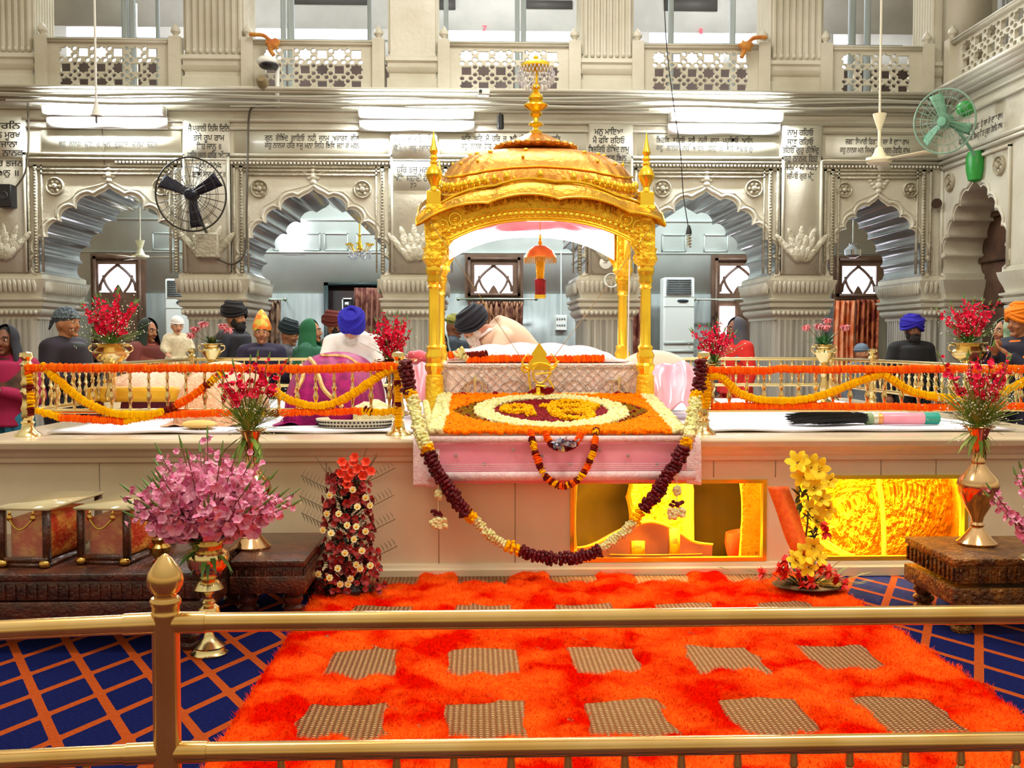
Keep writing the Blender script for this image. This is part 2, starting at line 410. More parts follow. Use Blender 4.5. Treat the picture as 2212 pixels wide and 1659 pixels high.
# jamb soffits of the arches are the polished grey marble: faces that look along the opening
wall = wb.build('wall_back', [STONE, GREYM], smooth=False); struct(wall)
me = wall.data
for p in me.polygons:
    if abs(p.normal.y) < .3 and p.center.z < zw(400) and p.center.z > ZS + .001: p.material_index = 1

# mouldings that follow the arches, knobs over the points, rosettes, frames
def rosette(mb, c, r=.12, R=None):
    prof = [(r, 0), (r, .03), (r * .9, .045), (r * .8, .03), (r * .72, .012), (r * .3, .012), (r * .28, .05), (r * .1, .065), (0, .06)]
    Rr = R if R is not None else rx(math.pi / 2)
    mb.lathe(prof, c, 28, R=Rr)
    for k in range(6):
        a = k * math.pi / 3; q = np.array([math.cos(a) * r * .52, math.sin(a) * r * .52, .02]); mb.ell(np.array(c) + Rr @ q, (r * .22, r * .22, .02), 8, 5, R=Rr)
def knob(mb, x, z, Y=YW):
    for dz, r in ((0, .045), (.07, .06), (.14, .04), (.19, .025)): mb.ell((x, Y - .01, z + dz), (r, .03, r * .8), 10, 6)
    for s_ in (-1, 1):
        for k in range(3): mb.ell((x + s_ * (.05 + .03 * k), Y - .01, z + .05 + .04 * k), (.035, .02, .025), 8, 5)
for c, hw, ol in arcs:
    mb = MB(); o2 = np.array([(x, YW - .004, z) for x, z in ol]); cen = np.array([c, YW, ZS + .3])
    off = o2 + (o2 - cen) / np.linalg.norm(o2 - cen, axis=1)[:, None] * .05
    mb.tube(off, .022, 6); off2 = o2 + (o2 - cen) / np.linalg.norm(o2 - cen, axis=1)[:, None] * .10; off2 = smooth_path(off2[::3], 50); mb.tube(off2, .010, 5)
    apz = max(q[1] for q in ol); knob(mb, c, apz + .09); mb.build('arch_moulding', STONE, wall)
for px, py in ((120, 403), (350, 404), (561, 408), (783, 410), (1000, 410), (1212, 410), (1430, 408), (1628, 408), (1823, 411), (1965, 411)):
    mb = MB(); rosette(mb, P(px, py, YW), .115 if px < 1800 else .10); mb.build('rosette', STONE2, wall)
def bar(mb, px0, px1, py0, py1, pr, Y=YW): mb.box(xw(px0, Y), xw(px1, Y), Y - pr, Y + .01, zw(py1, Y), zw(py0, Y))
LX = -40; RX = 2040
mb = MB()
for a, b2, pr in ((203, 209, .30), (209, 214, .26), (214, 222, .20), (222, 226, .12), (240, 244, .05), (262, 268, .05), (280, 285, .035), (336, 342, .05), (347, 351, .06), (351, 354, .03)):
    mb.box(-8, XR + .02, YW - pr, YW + .01, zw(b2), zw(a))
for k in range(230): mb.box(-4.5 + k * .046, -4.5 + k * .046 + .026, YW - .055, YW, zw(359), zw(354))
mb.build('cornice', STONE, wall, smooth=False)
# rectangular borders round each arch and the pilaster strips between
PIL = [(-40, 62), (400, 500), (845, 945), (1270, 1365), (1685, 1772)]
mb = MB()
for a, b2 in PIL:
    bar(mb, a, b2, 268, 590, .05)
    for e_ in (a, b2 - 5): bar(mb, e_, e_ + 5, 345, 590, .075)
mb.build('pilaster', STONE, wall, smooth=False)
mb = MB()
for a, b2 in ((62, 400), (505, 845), (945, 1270), (1370, 1680), (1778, 2010)):
    for i, wd in ((0, 5), (14, 8), (30, 3)):
        bar(mb, a + i, a + i + wd, 362, 590, .035); bar(mb, b2 - i - wd, b2 - i, 362, 590, .035); bar(mb, a + i, b2 - i, 362 + i * .55, 362 + i * .55 + 4, .035)
    z0, z1 = zw(590), zw(368)
    for k in range(34):
        zz = z0 + (z1 - z0) * k / 34
        for px in (a + 16, b2 - 20): mb.box(xw(px), xw(px + 4), YW - .05, YW, zz, zz + .022)
mb.build('panel_border', STONE2, wall, smooth=False)
# lotus carvings low on the pilasters
for a, b2 in PIL[0:]:
    mb = MB(); cx_ = (xw(a) + xw(b2)) / 2; z0 = zw(585)
    for row, (nn, ln) in enumerate(((5, .52), (6, .40), (5, .26))):
        for k in range(nn):
            u = (k - (nn - 1) / 2) / ((nn - 1) / 2) * .9; a_ = u * .75
            c_ = (cx_ + math.sin(a_) * ln * .62, YW - .06 - .02 * row, z0 + .08 + math.cos(a_) * ln * .55)
            mb.ell(c_, (.05, .035, ln * .42), 8, 8, R=ry(a_))
    mb.build('lotus_relief', STONE2, wall)

# piers: fluted shaft, mouldings, capital
FL = mat('fluted_marble', 'BDBAAE', .35, 0, '9C9A90', 1.6, 5, stretch=(8, 8, .35)); n, L, b = nodes(FL)
def rect_stack(mb, x0, x1, y0, y1, prof, mi=None):
    prev = None; ring = []
    for z, o in prof: ring.append([(x0 - o, y0 - o, z), (x1 + o, y0 - o, z), (x1 + o, y1 + o, z), (x0 - o, y1 + o, z)])
    V = np.array(ring).reshape(-1, 3); f = []
    for i in range(len(prof) - 1):
        for j in range(4): f.append((i * 4 + j, i * 4 + (j + 1) % 4, (i + 1) * 4 + (j + 1) % 4, (i + 1) * 4 + j))
    f.append((3, 2, 1, 0)); k = (len(prof) - 1) * 4; f.append((k, k + 1, k + 2, k + 3)); mb.add(V, f); return mb
CAP = [(zw(690), -.05), (zw(684), -.05), (zw(680), -.015), (zw(674), .01), (zw(668), .01), (zw(667), -.02), (zw(662), .03), (zw(655), .04), (zw(653), .01), (zw(649), .05), (zw(645), .055),
       (zw(643), .0), (zw(632), .02), (zw(618), .055), (zw(604), .075), (zw(603), .03), (zw(594), .03), (zw(590), .0), (ZS, 0)]
PIERS = [(-60, 90), (385, 533), (822, 958), (1250, 1385), (1665, 1800), (1992, 2100)]
for a, b2 in PIERS:
    x0, x1 = xw(a) + .03, xw(b2) - .03
    mb = MB(); rect_stack(mb, x0 + .08, x1 - .08, YW + .08, YP - .08, [(0, .1), (.25, .1), (.3, .02), (.45, 0), (zw(690), 0)])
    nfl = int((x1 - x0 - .16) / .075)
    for k in range(nfl):
        mb.tube([(x0 + .12 + k * .075, YW + .08, .4), (x0 + .12 + k * .075, YW + .08, zw(690))], .03, 8)
    for k in range(16):
        for xx in (x0 + .08, x1 - .08): mb.tube([(xx, YW + .13 + k * .075, .4), (xx, YW + .13 + k * .075, zw(690))], .03, 6)
    pier = struct(mb.build('pillar', FL, smooth=True))
    mb = MB(); rect_stack(mb, x0, x1, YW + .02, YP, CAP)
    for k in range(int((x1 - x0) / .06)):                    # hanging petals on the swelling
        xx = x0 + .02 + k * .06; mb.ell((xx, YW - .05, zw(620)), (.026, .02, .085), 6, 6, R=rx(.25)); mb.ell((xx, YW - .02, zw(676)), (.022, .02, .03), 6, 5)
    for k in range(22):
        yy = YW + .03 + k * .062
        for xx, s_ in ((x0, -1), (x1, 1)): mb.ell((xx + s_ * .06, yy, zw(620)), (.02, .026, .085), 6, 6)
    mb.build('capital', [STONE], pier)

# writing on the frieze and on the pilasters
INK = mat('black_lettering', '2A2622', .6)
PANEL = mat('white_marble_tablet', 'DAD8C8', .4, 0, 'CCC8B4', 2)
mbp = MB()
for a, b2, y0, y1 in ((95, 395, 288, 334), (510, 840, 288, 334), (950, 1265, 288, 334), (1375, 1680, 288, 334), (1780, 2020, 290, 336),
                      (-30, 55, 262, 348), (403, 497, 266, 345), (848, 942, 266, 345), (848, 942, 349, 412), (1273, 1362, 268, 348), (1688, 1769, 268, 348)):
    bar(mbp, a, b2, y0, y1, .06 if b2 - a < 120 else .02)
mbp.build('inscription_tablet', PANEL, wall, smooth=False)
def wtext(body, cx_, cy, width, size, Y=YW - .064, nm='inscription', bold=.0015):
    mb = MB(); q = P(cx_, cy, Y)
    textmesh(body, size, lambda V: np.stack([V[:, 0] + q[0], np.full(len(V), Y), V[:, 1] + q[2] - size * .3], -1), mb, width * Y / F, bold=bold)
    if mb.v: mb.build(nm, INK, wall, smooth=False)
for t, cy, wd in (('ਜੈ ਪ੍ਰਾਨੀ ਨਿਸਿ ਦਿਨਿ', 278, 88), ('ਭਜੇ ਰੂਪ ਰਾਮ', 298, 66), ('ਤਿਹ ਜਾਨੁ ॥', 317, 52), ('ਹਰਿ ਜਨ ਹਰਿ ਅੰਤਰੁ', 336, 90)): wtext(t, 451, cy, wd, .105)
for t, cy, wd in (('ਨਹੀ ਨਾਨਕ', 357, 54), ('ਸਾਚੀ ਮਾਨੁ ॥੨੯॥', 377, 70)): wtext(t, 451, cy, wd, .105, YW - .054)
for t, cy, wd in (('ਤਾਰਨਿ', 272, 62), ('ਮਨ ਮੂਰਖ', 292, 62), ('ਅਜਾਨਾ', 312, 50), ('ਕਹੁ ਨਾਨਕ', 331, 74)): wtext(t, 12, cy, wd, .11)
for t, cy, wd in (('ਹਰਿ ਭਜਨ', 353, 70), ('ਬਿਨੁ ॥', 374, 50)): wtext(t, 14, cy, wd, .11, YW - .054)
for t, cy, wd in (('ਸੰਗ ਸਖਾ ਸਭਿ ਤਜਿ', 301, 84), ('ਕੋਇ॥ ਕਹੁ ਨਾਨਕ', 321, 88), ('ਹਰਿ ਭਜੁ ਮਨਾ', 367, 72), ('ਅੰਤਿ ਸਹਾਈ ਹੋਇ', 386, 84), ('੩੨', 401, 13)): wtext(t, 893, cy, wd, .11)
for t, cy, wd in (('ਮਨੁ ਮਾਇਆ', 285, 62), ('ਮੈ ਫਧਿ ਰਹਿਓ', 304, 70), ('ਬਿਸਰਿਓ ਗੋਬਿੰਦ ਨਾਮੁ', 323, 88), ('ਕਹੁ ਨਾਨਕ ਬਿਨੁ', 342, 76)): wtext(t, 1315, cy, wd, .105)
for t, cy, wd in (('ਹਰਿ ਭਜਨ ਜੀਵਨ', 362, 74),): wtext(t, 1315, cy, wd, .105, YW - .054)
for t, cy, wd in (('ਨਾਮੁ ਰਹਿਓ', 287, 58), ('ਸਾਧੂ ਰਹਿਓ', 307, 58), ('ਰਹਿਓ ਗੁਰੁ ਗੋਬਿੰਦੁ', 325, 82), ('ਕਹੁ ਨਾਨਕ ਇਹ', 343, 76)): wtext(t, 1729, cy, wd, .105)
for t, cy, wd in (('ਜਗਤ ਮੈ ਕਿਨ', 362, 72), ('ਜਪਿਓ ਗੁਰ ਮੰਤੁ', 381, 60)): wtext(t, 1729, cy, wd, .105, YW - .054)
for t, cx_, cy, wd in (('ਕਹੁ  ਨਾਨਕ  ਸੁਨਿ  ਰੇ  ਮਨਾ  ਦੁਰਲਭ  ਮਾਨੁਖ  ਦੇਹ॥', 233, 312, 205),
                       ('ਗੁਨ  ਗੋਬਿੰਦ  ਗਾਇਓ  ਨਹੀ  ਜਨਮੁ  ਅਕਾਰਥ  ਕੀਨ', 674, 299, 200), ('ਕਹੁ ਨਾਨਕ ਹਰਿ ਭਜੁ ਮਨਾ ਜਿਹਿ ਬਿਧਿ ਜਲ ਕੌ ਮੀਨ', 674, 315, 200),
                       ('ਘਟਿ  ਘਟਿ  ਮੈ  ਹਰਿ  ਜੂ  ਬਸੈ  ਸੰਤਨ  ਕਹਿਓ  ਪੁਕਾਰਿ', 1104, 300, 212), ('ਕਹੁ  ਨਾਨਕ  ਤਿਹ  ਭਜੁ  ਮਨਾ  ਭਉ  ਨਿਧਿ  ਉਤਰਹਿ  ਪਾਰਿ', 1104, 317, 214),
                       ('ਬਿਰਧਿ  ਭਇਓ  ਸੂਝੈ  ਨਹੀ  ਕਾਲੁ  ਪਹੂਚਿਓ  ਆਨਿ', 1522, 304, 210), ('ਕਹੁ  ਨਾਨਕ  ਨਰ  ਬਾਵਰੇ  ਕਿਉ  ਨ  ਭਜੈ  ਭਗਵਾਨੁ', 1522, 321, 210),
                       ('ਜਗਤ ਭਿਖਾਰੀ ਫਿਰਤ ਹੈ ਸਭ ਕੋ ਦਾਤਾ ਰਾਮ', 1895, 307, 140), ('ਕਹੁ ਨਾਨਕ ਮਨ ਸਿਮਰੁ ਤਿਹ ਪੂਰਨ ਹੋਵਹਿ ਕਾਮ', 1890, 325, 154)):
    wtext(t, cx_, cy, wd, .10, YW - .024, bold=.001)

# side wall on the right, with its own arch
def yr(px): return PX(px, 500, XR)[1]
ya, yb = 12.82, 11.40; cr_ = (ya + yb) / 2; hwr = (ya - yb) / 2
zr = lambda py, px=2120: PX(px, py, XR)[2]
olr = arch_outline(cr_, hwr, 3.44, 5)
ow = [(9.6, ZS), (9.6, ZT + .12), (YW, ZT + .12), (YW, ZS)] + olr[::-1]
wr = plate([ow], .5, 'wall_right', STONE, XFR(XR), smooth=False); struct(wr)
mb = MB(); mb.box(XR + .02, XR + .5, 12.84, YW, 0, ZS); rect_stack(mb, XR + .04, XR + .5, 9.7, yb - .03, [(0, .05), (.3, 0), (zw(690), 0)]); mb.build('pillar_face', FL, wr)
mb = MB(); rect_stack(mb, XR + .02, XR + .5, 9.7, yb - .02, CAP); rect_stack(mb, XR + .02, XR + .5, 12.84, 13.0, CAP); mb.build('capital', STONE, wr)
mb = MB(); o2 = np.array([(XR - .004, y, z) for y, z in olr]); cen = np.array([XR, cr_, ZS + .3]); o3 = o2 + (o2 - cen) / np.linalg.norm(o2 - cen, axis=1)[:, None] * .05
mb.tube(o3, .024, 6)
for a, b2, pr in ((203, 209, .30), (209, 214, .26), (214, 222, .20), (222, 226, .12), (240, 244, .05), (262, 268, .05), (336, 342, .05), (347, 353, .06)):
    mb.box(XR - pr, XR + .02, 9.6, YW, zw(b2), zw(a))
for y0 in (12.93, 11.28): mb.box(XR - .04, XR, y0 - .03, y0, ZS, zw(362))
mb.box(XR - .04, XR, 11.25, 12.93, zw(366), zw(360))
mb.build('cornice', STONE, wr, smooth=False)
for y in (12.72, 11.50):
    mb = MB(); rosette(mb, (XR, y, 3.50), .115, ry(-math.pi / 2)); mb.build('rosette', STONE2, wr)
mb = MB()
for k, t in enumerate(('ਜਗਤ ਭਿਖਾਰੀ ਫਿਰਤ ਹੈ ਸਭ ਕੋ ਦਾਤਾ ਰਾਮ', 'ਕਹੁ ਨਾਨਕ ਮਨ ਸਿਮਰੁ ਤਿਹ ਪੂਰਨ ਹੋਵਹਿ ਕਾਮ')):
    textmesh(t, .1, lambda V: np.stack([np.full(len(V), XR - .005), 12.0 - V[:, 0], 4.03 - k * .11 + V[:, 1]], -1), mb, 1.05, bold=.001)
mb.build('inscription', INK, wr, smooth=False)
# wooden door set deep in the side arch
mb = MB(); mb.box(XR + .5, XR + .56, 11.0, 13.2, 0, 3.6)
for k in range(6): mb.box(XR + .46, XR + .5, 11.2, 13.0, .3 + k * .55, .36 + k * .55)
mb.box(XR + .44, XR + .5, 12.05, 12.15, 0, 3.6)
struct(mb.build('door_2', mat('dark_door_wood', '6B4B38', .5, 0, '4A3226', 5), smooth=False))

# corridor behind the arches: back wall with dado, ceiling
PAINT = mat('pale_glossy_paint', 'DDE4DE', .3, 0, 'CED6D0', 1.5); DADO = mat('grey_marble_dado', 'A2A6A2', .3, 0, '8C9290', 2, 5, stretch=(6, 1, .5))
ZD = zw(635, YB); cw = MB().box(-8, 8.5, YB, YB + .2, ZD, 6.3); cwo = struct(cw.build('wall_corridor', PAINT, smooth=False))
mb = MB().box(-8, 8.5, YB - .02, YB + .2, 0, ZD); mb.build('dado', DADO, cwo, smooth=False)
mb = MB(); mb.box(-8, 8.5, YB - .035, YB, zw(478, YB), zw(474, YB)); mb.box(-8, 8.5, YB - .03, YB, zw(547, YB), zw(545, YB))
for px in (590, 640, 700, 770, 1430, 1520, 330):
    for a, b2, c_, d_ in ((px, px + 52, 505, 507), (px, px + 52, 540, 542), (px, px + 2, 505, 542), (px + 50, px + 52, 505, 542)): mb.box(xw(a, YB), xw(b2, YB), YB - .03, YB, zw(d_, YB), zw(c_, YB))
mb.build('wall_moulding', PAINT, cwo, smooth=False)
struct(MB().box(-8, 8.5, YP, YB + .2, 4.62, 4.74).build('ceiling_corridor', PAINT, smooth=False))

# traceried windows in the corridor wall
WF = mat('window_frame_wood', '6E5240', .45, 0, '5A4030', 6)
def window(nm, px0, px1, py0, py1, gx0, gx1, gy0=573, gy1=633):
    Y = YB - .06; x0, x1, z0, z1 = xw(px0, Y), xw(px1, Y), zw(py1, Y), zw(py0, Y); a0, a1, c0_, c1 = xw(gx0, Y), xw(gx1, Y), zw(gy1, Y), zw(gy0, Y)
    o = plate([[(x0, z0), (x1, z0), (x1, z1), (x0, z1)], [(a0, c0_), (a0, c1), (a1, c1), (a1, c0_)]], .1, nm, WF, XF(Y - .04), smooth=False); struct(o)
    W, H = a1 - a0, c1 - c0_; mb = MB(); Yb = Y + .01
    def arcp(cx_, cz, r, t0, t1, sx_=1): return [(cx_ + sx_ * r * math.cos(t), Yb, cz + r * math.sin(t)) for t in np.linspace(t0, t1, 12)]
    mb.tube([(a0 + W * u, Yb, c0_ + H * (1 - (1 - u * 2) ** 2) if u < .5 else c0_ + H * (1 - (2 * u - 1) ** 2)) for u in np.linspace(0, 1, 2)], .001, 4)
    for s_ in (0, 1):
        f = (lambda u: a0 + W * u) if s_ == 0 else (lambda u: a1 - W * u)
        mb.tube([(f(.02 + .5 * u ** 1.35), Yb, c0_ + H * (.05 + u ** .62 * .95)) for u in np.linspace(0, 1, 12)], .028, 6)
        mb.tube([(f(.34 - .0 * u - .22 * (1 - (1 - u) ** 2)), Yb, c0_ + H * (.0 + .62 * u)) for u in np.linspace(0, 1, 10)], .026, 6)
    mb.add([(a0 + W * .36, Yb, c0_), (a0 + W * .64, Yb, c0_), (a0 + W * .56, Yb, c0_ + H * .2), (a0 + W * .5, Yb, c0_ + H * .3), (a0 + W * .44, Yb, c0_ + H * .2)], [(0, 1, 2, 3, 4)])
    mb.build('tracery', WF, o); MB().box(a0, a1, Y + .02, Y + .03, c0_, c1).build('pane', GLOW, o, smooth=False)
    mb = MB(); bw = .05
    for q in ((x0 + bw, x0 + 2 * bw, z0 + bw, z1 - bw), (x1 - 2 * bw, x1 - bw, z0 + bw, z1 - bw), (x0 + bw, x1 - bw, z1 - 2 * bw, z1 - bw), (x0 + bw, x1 - bw, z0 + bw, z0 + 2 * bw)): mb.box(q[0], q[1], Y - .08, Y - .04, q[2], q[3])
    mb.build('window_frame', WF, o, smooth=False); return o
window('window_1', 196, 312, 550, 790, 212, 293)
window('window_2', 1004, 1130, 550, 646, 1025, 1107)
w3 = window('window_3', 1538, 1662, 550, 790, 1555, 1637)
MB().box(xw(1556, 17.89), xw(1588, 17.89), 17.86, 17.89, zw(722, 17.89), zw(661, 17.89)).build('pane', GLOW, w3, smooth=False)
window('window_4', 1800, 1990, 550, 646, 1819, 1893)
struct(MB().box(xw(604, 17.95), xw(648, 17.95), 17.92, 17.98, zw(545, 17.95), zw(482, 17.95)).build('window_18', GLOW, smooth=False))
def curtain(nm, px0, px1, py0, py1, c1, c2, label, Y=YB - .25):
    x0, x1, z0, z1 = xw(px0, Y), xw(px1, Y), .04, zw(py0, Y); nx = int((x1 - x0) / .012) + 8
    X = np.linspace(x0, x1, nx); Z = np.linspace(z0, z1, 12); G = np.zeros((nx, 12, 3))
    for j, z in enumerate(Z): G[:, j, 0] = X + .01 * np.sin(z * 3); G[:, j, 1] = Y + .035 * np.sin(X * 70 + .4 * math.sin(z * 2)) + .015 * np.sin(X * 31); G[:, j, 2] = z
    o = MB().grid(G).build('curtain', mat(nm, c1, .7, 0, c2, 9, 4, lo=.42, hi=.56, stretch=(1, 1, .7)), solid=.004)
    return tag(o, label, 'curtain')
curtain('patterned_maroon_cloth', 1010, 1130, 651, 800, '5A2A1A', 'A87858', 'brown patterned curtain under the traceried window seen below the canopy')
curtain('maroon_door_cloth', 763, 832, 622, 790, '5A241C', '8A5A48', 'maroon patterned curtain hanging in the dark doorway')
curtain('brown_tied_cloth', 573, 604, 650, 790, '4A3020', '8A6A50', 'narrow brown curtain behind the man in the pointed orange hat')
curtain('orange_cloth', 1805, 1852, 648, 800, 'E07038', 'F2A070', 'bright orange curtain half drawn behind the potted red flowers')
curtain('rust_cloth', 1853, 1902, 646, 800, '7A2410', 'C06838', 'dark rust floral curtain next to the orange curtain')
curtain('maroon_slit_cloth', 1368, 1386, 640, 790, '6A2A1A', 'A06850', 'narrow maroon curtain strip beside the white air conditioner')
for a, b2, py, lb in ((990, 1158, 646, 'thin curtain rod under the traceried window in the middle'), (582, 616, 647, 'short green curtain rod beyond the pointed orange hat'), (1500, 1610, 647, 'curtain rod crossing the window beside the tall air conditioner')):
    Y = YB - .3; mb = MB(); p0, p1 = P(a, py, Y), P(b2, py, Y); mb.tube([p0, p1], .016, 8)
    for q in (p0, p1): mb.ell(q, (.035, .035, .035), 8, 6)
    for t in (.15, .85): q = p0 * (1 - t) + p1 * t; mb.tube([q, (q[0], YB, q[2])], .01, 6)
    tag(mb.build('curtain_rod', mat('rod_metal', '9AA890', .3, .8)), lb, 'curtain rod')
# doorway
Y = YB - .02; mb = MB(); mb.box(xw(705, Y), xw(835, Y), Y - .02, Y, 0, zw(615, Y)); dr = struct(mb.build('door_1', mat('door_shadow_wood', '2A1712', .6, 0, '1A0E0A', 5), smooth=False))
mb = MB(); mb.box(xw(700, Y), xw(709, Y), Y - .09, Y, 0, zw(611, Y)); mb.box(xw(700, Y), xw(838, Y), Y - .09, Y, zw(618, Y), zw(611, Y)); mb.build('door_frame', mat('dark_teal_frame', '20302E', .5), dr, smooth=False)
mb = MB(); mb.box(xw(738, 17.7), xw(757, 17.7), 17.66, 17.96, .01, zw(644, 17.7)); bd = thing('notice_board', 'tall dark notice board with white squares, beside the doorway curtain', 'board')
mb.build('panel', DARK, bd, smooth=False); mb = MB()
for k in range(4): mb.box(xw(743, 17.6), xw(751, 17.6), 17.645, 17.66, zw(660 + k * 12, 17.6), zw(653 + k * 12, 17.6))
mb.box(xw(737, 17.6), xw(758, 17.6), 17.645, 17.66, zw(647, 17.6), zw(644, 17.6)); mb.box(xw(737, 17.6), xw(739, 17.6), 17.645, 17.66, zw(690, 17.6), zw(644, 17.6)); mb.build('marks', WHITE, bd, smooth=False)

# ---------------------------------------------------------------- gallery above the cornice
ZG = zw(205); GZ = 9.2
struct(MB().box(-8, XR + 6, YW + .02, 19, ZT + .12 - .02, ZG - .03).build('floor_gallery', STONE, smooth=False))
GW = mat('gallery_wall_paint', 'D0CEC8', .6, 0, 'C2C0BA', 2); GD = mat('gallery_brown_wall', '54443A', .6, 0, '40342C', 2)
YG = 17.6
gw = struct(MB().box(-8, 12, YG, YG + .2, zw(65, YG), GZ).build('wall_gallery', GW, smooth=False))
MB().box(-8, 12, YG, YG + .2, ZG, zw(141, YG)).build('lower_wall', GD, gw, smooth=False)
struct(MB().box(-8, 12, YW + .4, 19, GZ, GZ + .1).build('ceiling_gallery', GW, smooth=False))
zl, zh = zw(141, YG), zw(65, YG)
WINS = [(150, 270), (302, 345), (556, 612), (640, 800), (968, 1112), (1135, 1240), (1400, 1440), (1452, 1560), (1580, 1620), (1795, 1826), (1868, 1875)]
last = -60
mbw = MB()
for a, b2 in WINS + [(2300, 2301)]:
    mbw.box(xw(last, YG), xw(a, YG), YG, YG + .1, zl, zh); last = b2
mbw.build('mullion', GW, gw, smooth=False)
k = 0
for a, b2 in WINS:
    k += 1; o = struct(MB().box(xw(a, YG), xw(b2, YG), YG + .04, YG + .06, zl, zh).build('window_%d' % (k + 4), mat('gallery_pane', 'F6F4FF', .5, emit=2.6), smooth=False))
# dark beams and roof edge seen through the glass
mb = MB()
for a, b2, y0, y1 in ((640, 800, -10, 14), (1130, 1235, 0, 18), (945, 985, 0, 22), (1432, 1545, -10, 19)):
    mb.box(xw(a, YG), xw(b2, YG), YG - .03, YG, zw(y1, YG), zw(y0, YG))
mb.build('dark_beam', mat('dark_grey_beam', '4A4744', .6), gw, smooth=False)
ALU = mat('pale_aluminium', 'B4C0C4', .35, .3)
al = MB(); YA = 14.3
for a, b2 in ((272, 285), (288, 300), (345, 352), (612, 622), (626, 640), (797, 806), (960, 970), (1112, 1122), (1125, 1136), (1440, 1451), (1572, 1583), (1826, 1840), (1860, 1872)):
    al.box(xw(a, YA), xw(b2, YA), YA - .05, YA, ZG, GZ)
al.box(-8, XR, YA - .04, YA, zw(93, YA), zw(90, YA))
struct(al.build('window_partition_frame', ALU, smooth=False))
for body, px, py in (('7', 1047, 62), ('8', 1514, 68)):
    q = P(px, py, YG - .05); mb = MB(); textmesh(body, .13, lambda V: np.stack([V[:, 0] + q[0], np.full(len(V), q[1]), V[:, 1] + q[2] - .04], -1), mb, bold=.006)
    mb.build('red_number', mat('red_paint', 'D83048', .5), gw, smooth=False)
# slanted stair rail glimpsed at the left and right
# gallery pilasters
GP = [(-60, 78, 1), (404, 530, 1), (843, 943, 0), (1258, 1364, 1), (1662, 1772, 1), (2012, 2060, 0)]
for a, b2, fl in GP:
    x0, x1 = xw(a), xw(b2); mb = MB()
    rect_stack(mb, x0, x1, YW + .0, YW + .7, [(ZG - .02, .03), (zw(172), .03), (zw(168), .0), (zw(160), .0), (zw(156), .03), (zw(148), .045), (zw(146), .02), (zw(138), .02), (zw(134), .05), (zw(126), .04), (zw(122), 0), (zw(112), -.01), (GZ, -.01)])
    if fl:
        nn = int((x1 - x0) / .075)
        for k in range(nn): xx = x0 + .04 + (x1 - x0 - .08) * k / (nn - 1); mb.tube([(xx, YW - .0, zw(112)), (xx, YW - .0, GZ)], .026, 7); mb.ell((xx, YW - .01, zw(116)), (.03, .03, .035), 7, 5)
    for k in range(8): yy = YW + .05 + k * .08; mb.tube([(x1, yy, zw(112)), (x1, yy, GZ)], .024, 6); mb.tube([(x0, yy, zw(112)), (x0, yy, GZ)], .024, 6)
    struct(mb.build('column_gallery', STONE, smooth=True))
# pierced marble balustrades
def jali(nx, ny, s):
    ht = .085; W, H = nx * s, ny * s; polys = [[(-W / 2 - .1, -H / 2 - .05), (W / 2 + .1, -H / 2 - .05), (W / 2 + .1, H / 2 + .05), (-W / 2 - .1, H / 2 + .05)]]
    for i in range(nx):
        for j in range(ny):
            cx_, cz = -W / 2 + (i + .5) * s, -H / 2 + (j + .5) * s
            if (i + j) % 2 == 0: polys.append([(cx_ + s * (.42 if k % 2 == 0 else .32) * math.cos(k * math.pi / 8), cz + s * (.42 if k % 2 == 0 else .32) * math.sin(k * math.pi / 8)) for k in range(16)])
            else: q = s * .28; polys.append([(cx_ - q, cz - q), (cx_ + q, cz - q), (cx_ + q, cz + q), (cx_ - q, cz + q)])
            for dx, dz in (((.5, .25), (.5, -.25)) if i < nx - 1 else ()) + (((.25, .5), (-.25, .5)) if j < ny - 1 else ()):
                polys.append([(cx_ + dx * s + s * .15 * math.cos(k * math.pi / 3 + .3), cz + dz * s + s * .15 * math.sin(k * math.pi / 3 + .3)) for k in range(6)])
    return polys
def balustrade(px0, px1, label, nx, xf=None, loc=None, rot=0, newels=(1, 1)):
    x0, x1 = (xw(px0), xw(px1)) if xf is None else xf
    zc = (zw(102) + ZG) / 2; s = (zw(102) - ZG) / 3.15; t = thing('jali_balustrade', label, 'balustrade', (0, 0, 0), 0, 'pierced marble balustrades of the gallery'); W = nx * s
    cx_ = (x0 + x1) / 2; sc = (x1 - x0 - .12) / (W + .2)
    xfm = (lambda V: np.stack([cx_ + V[:, 0] * sc, YW - .02 + V[:, 2], zc + V[:, 1]], -1)) if loc is None else (lambda V: np.stack([loc + V[:, 2], cx_ + V[:, 0] * sc, zc + V[:, 1]], -1))
    nx = int(nx * .8); W = nx * s; sc = (x1 - x0 - .12) / (W + .2); plate(jali(nx, 3, s), .05, 'pierced_panel', STONE, xfm, t, smooth=False)
    mb = MB(); bx = (lambda a, b2, c_, d_, e_, f_: mb.box(a, b2, c_, d_, e_, f_)) if loc is None else (lambda a, b2, c_, d_, e_, f_: mb.box(loc + c_ - YW, loc + d_ - YW, a, b2, e_, f_))
    bx(x0, x1, YW - .05, YW + .07, zw(102), zw(93)); bx(x0, x1, YW - .06, YW + .08, zw(96), zw(93)); mb.build('top_rail', STONE, t, smooth=False)
    for k, xx in enumerate((x0, x1)):
        if not newels[k]: continue
        mb = MB(); bx(xx - .075, xx + .075, YW - .07, YW + .08, ZG, zw(88)); c_ = (xx, YW, zw(88)) if loc is None else (loc, xx, zw(88))
        mb.lathe([(.05, 0), (.03, .02), (.03, .03), (.06, .07), (.055, .11), (.03, .14), (.008, .17), (0, .19)], c_, 12); mb.build('newel_post', STONE, t)
    return t
balustrade(100, 385, 'pierced marble balustrade above the arch behind the black wall fan', 8)
balustrade(540, 820, 'pierced marble balustrade above the second arch, with the wall cameras at one end', 8)
balustrade(960, 1240, 'pierced marble balustrade directly behind the canopy finial', 8)
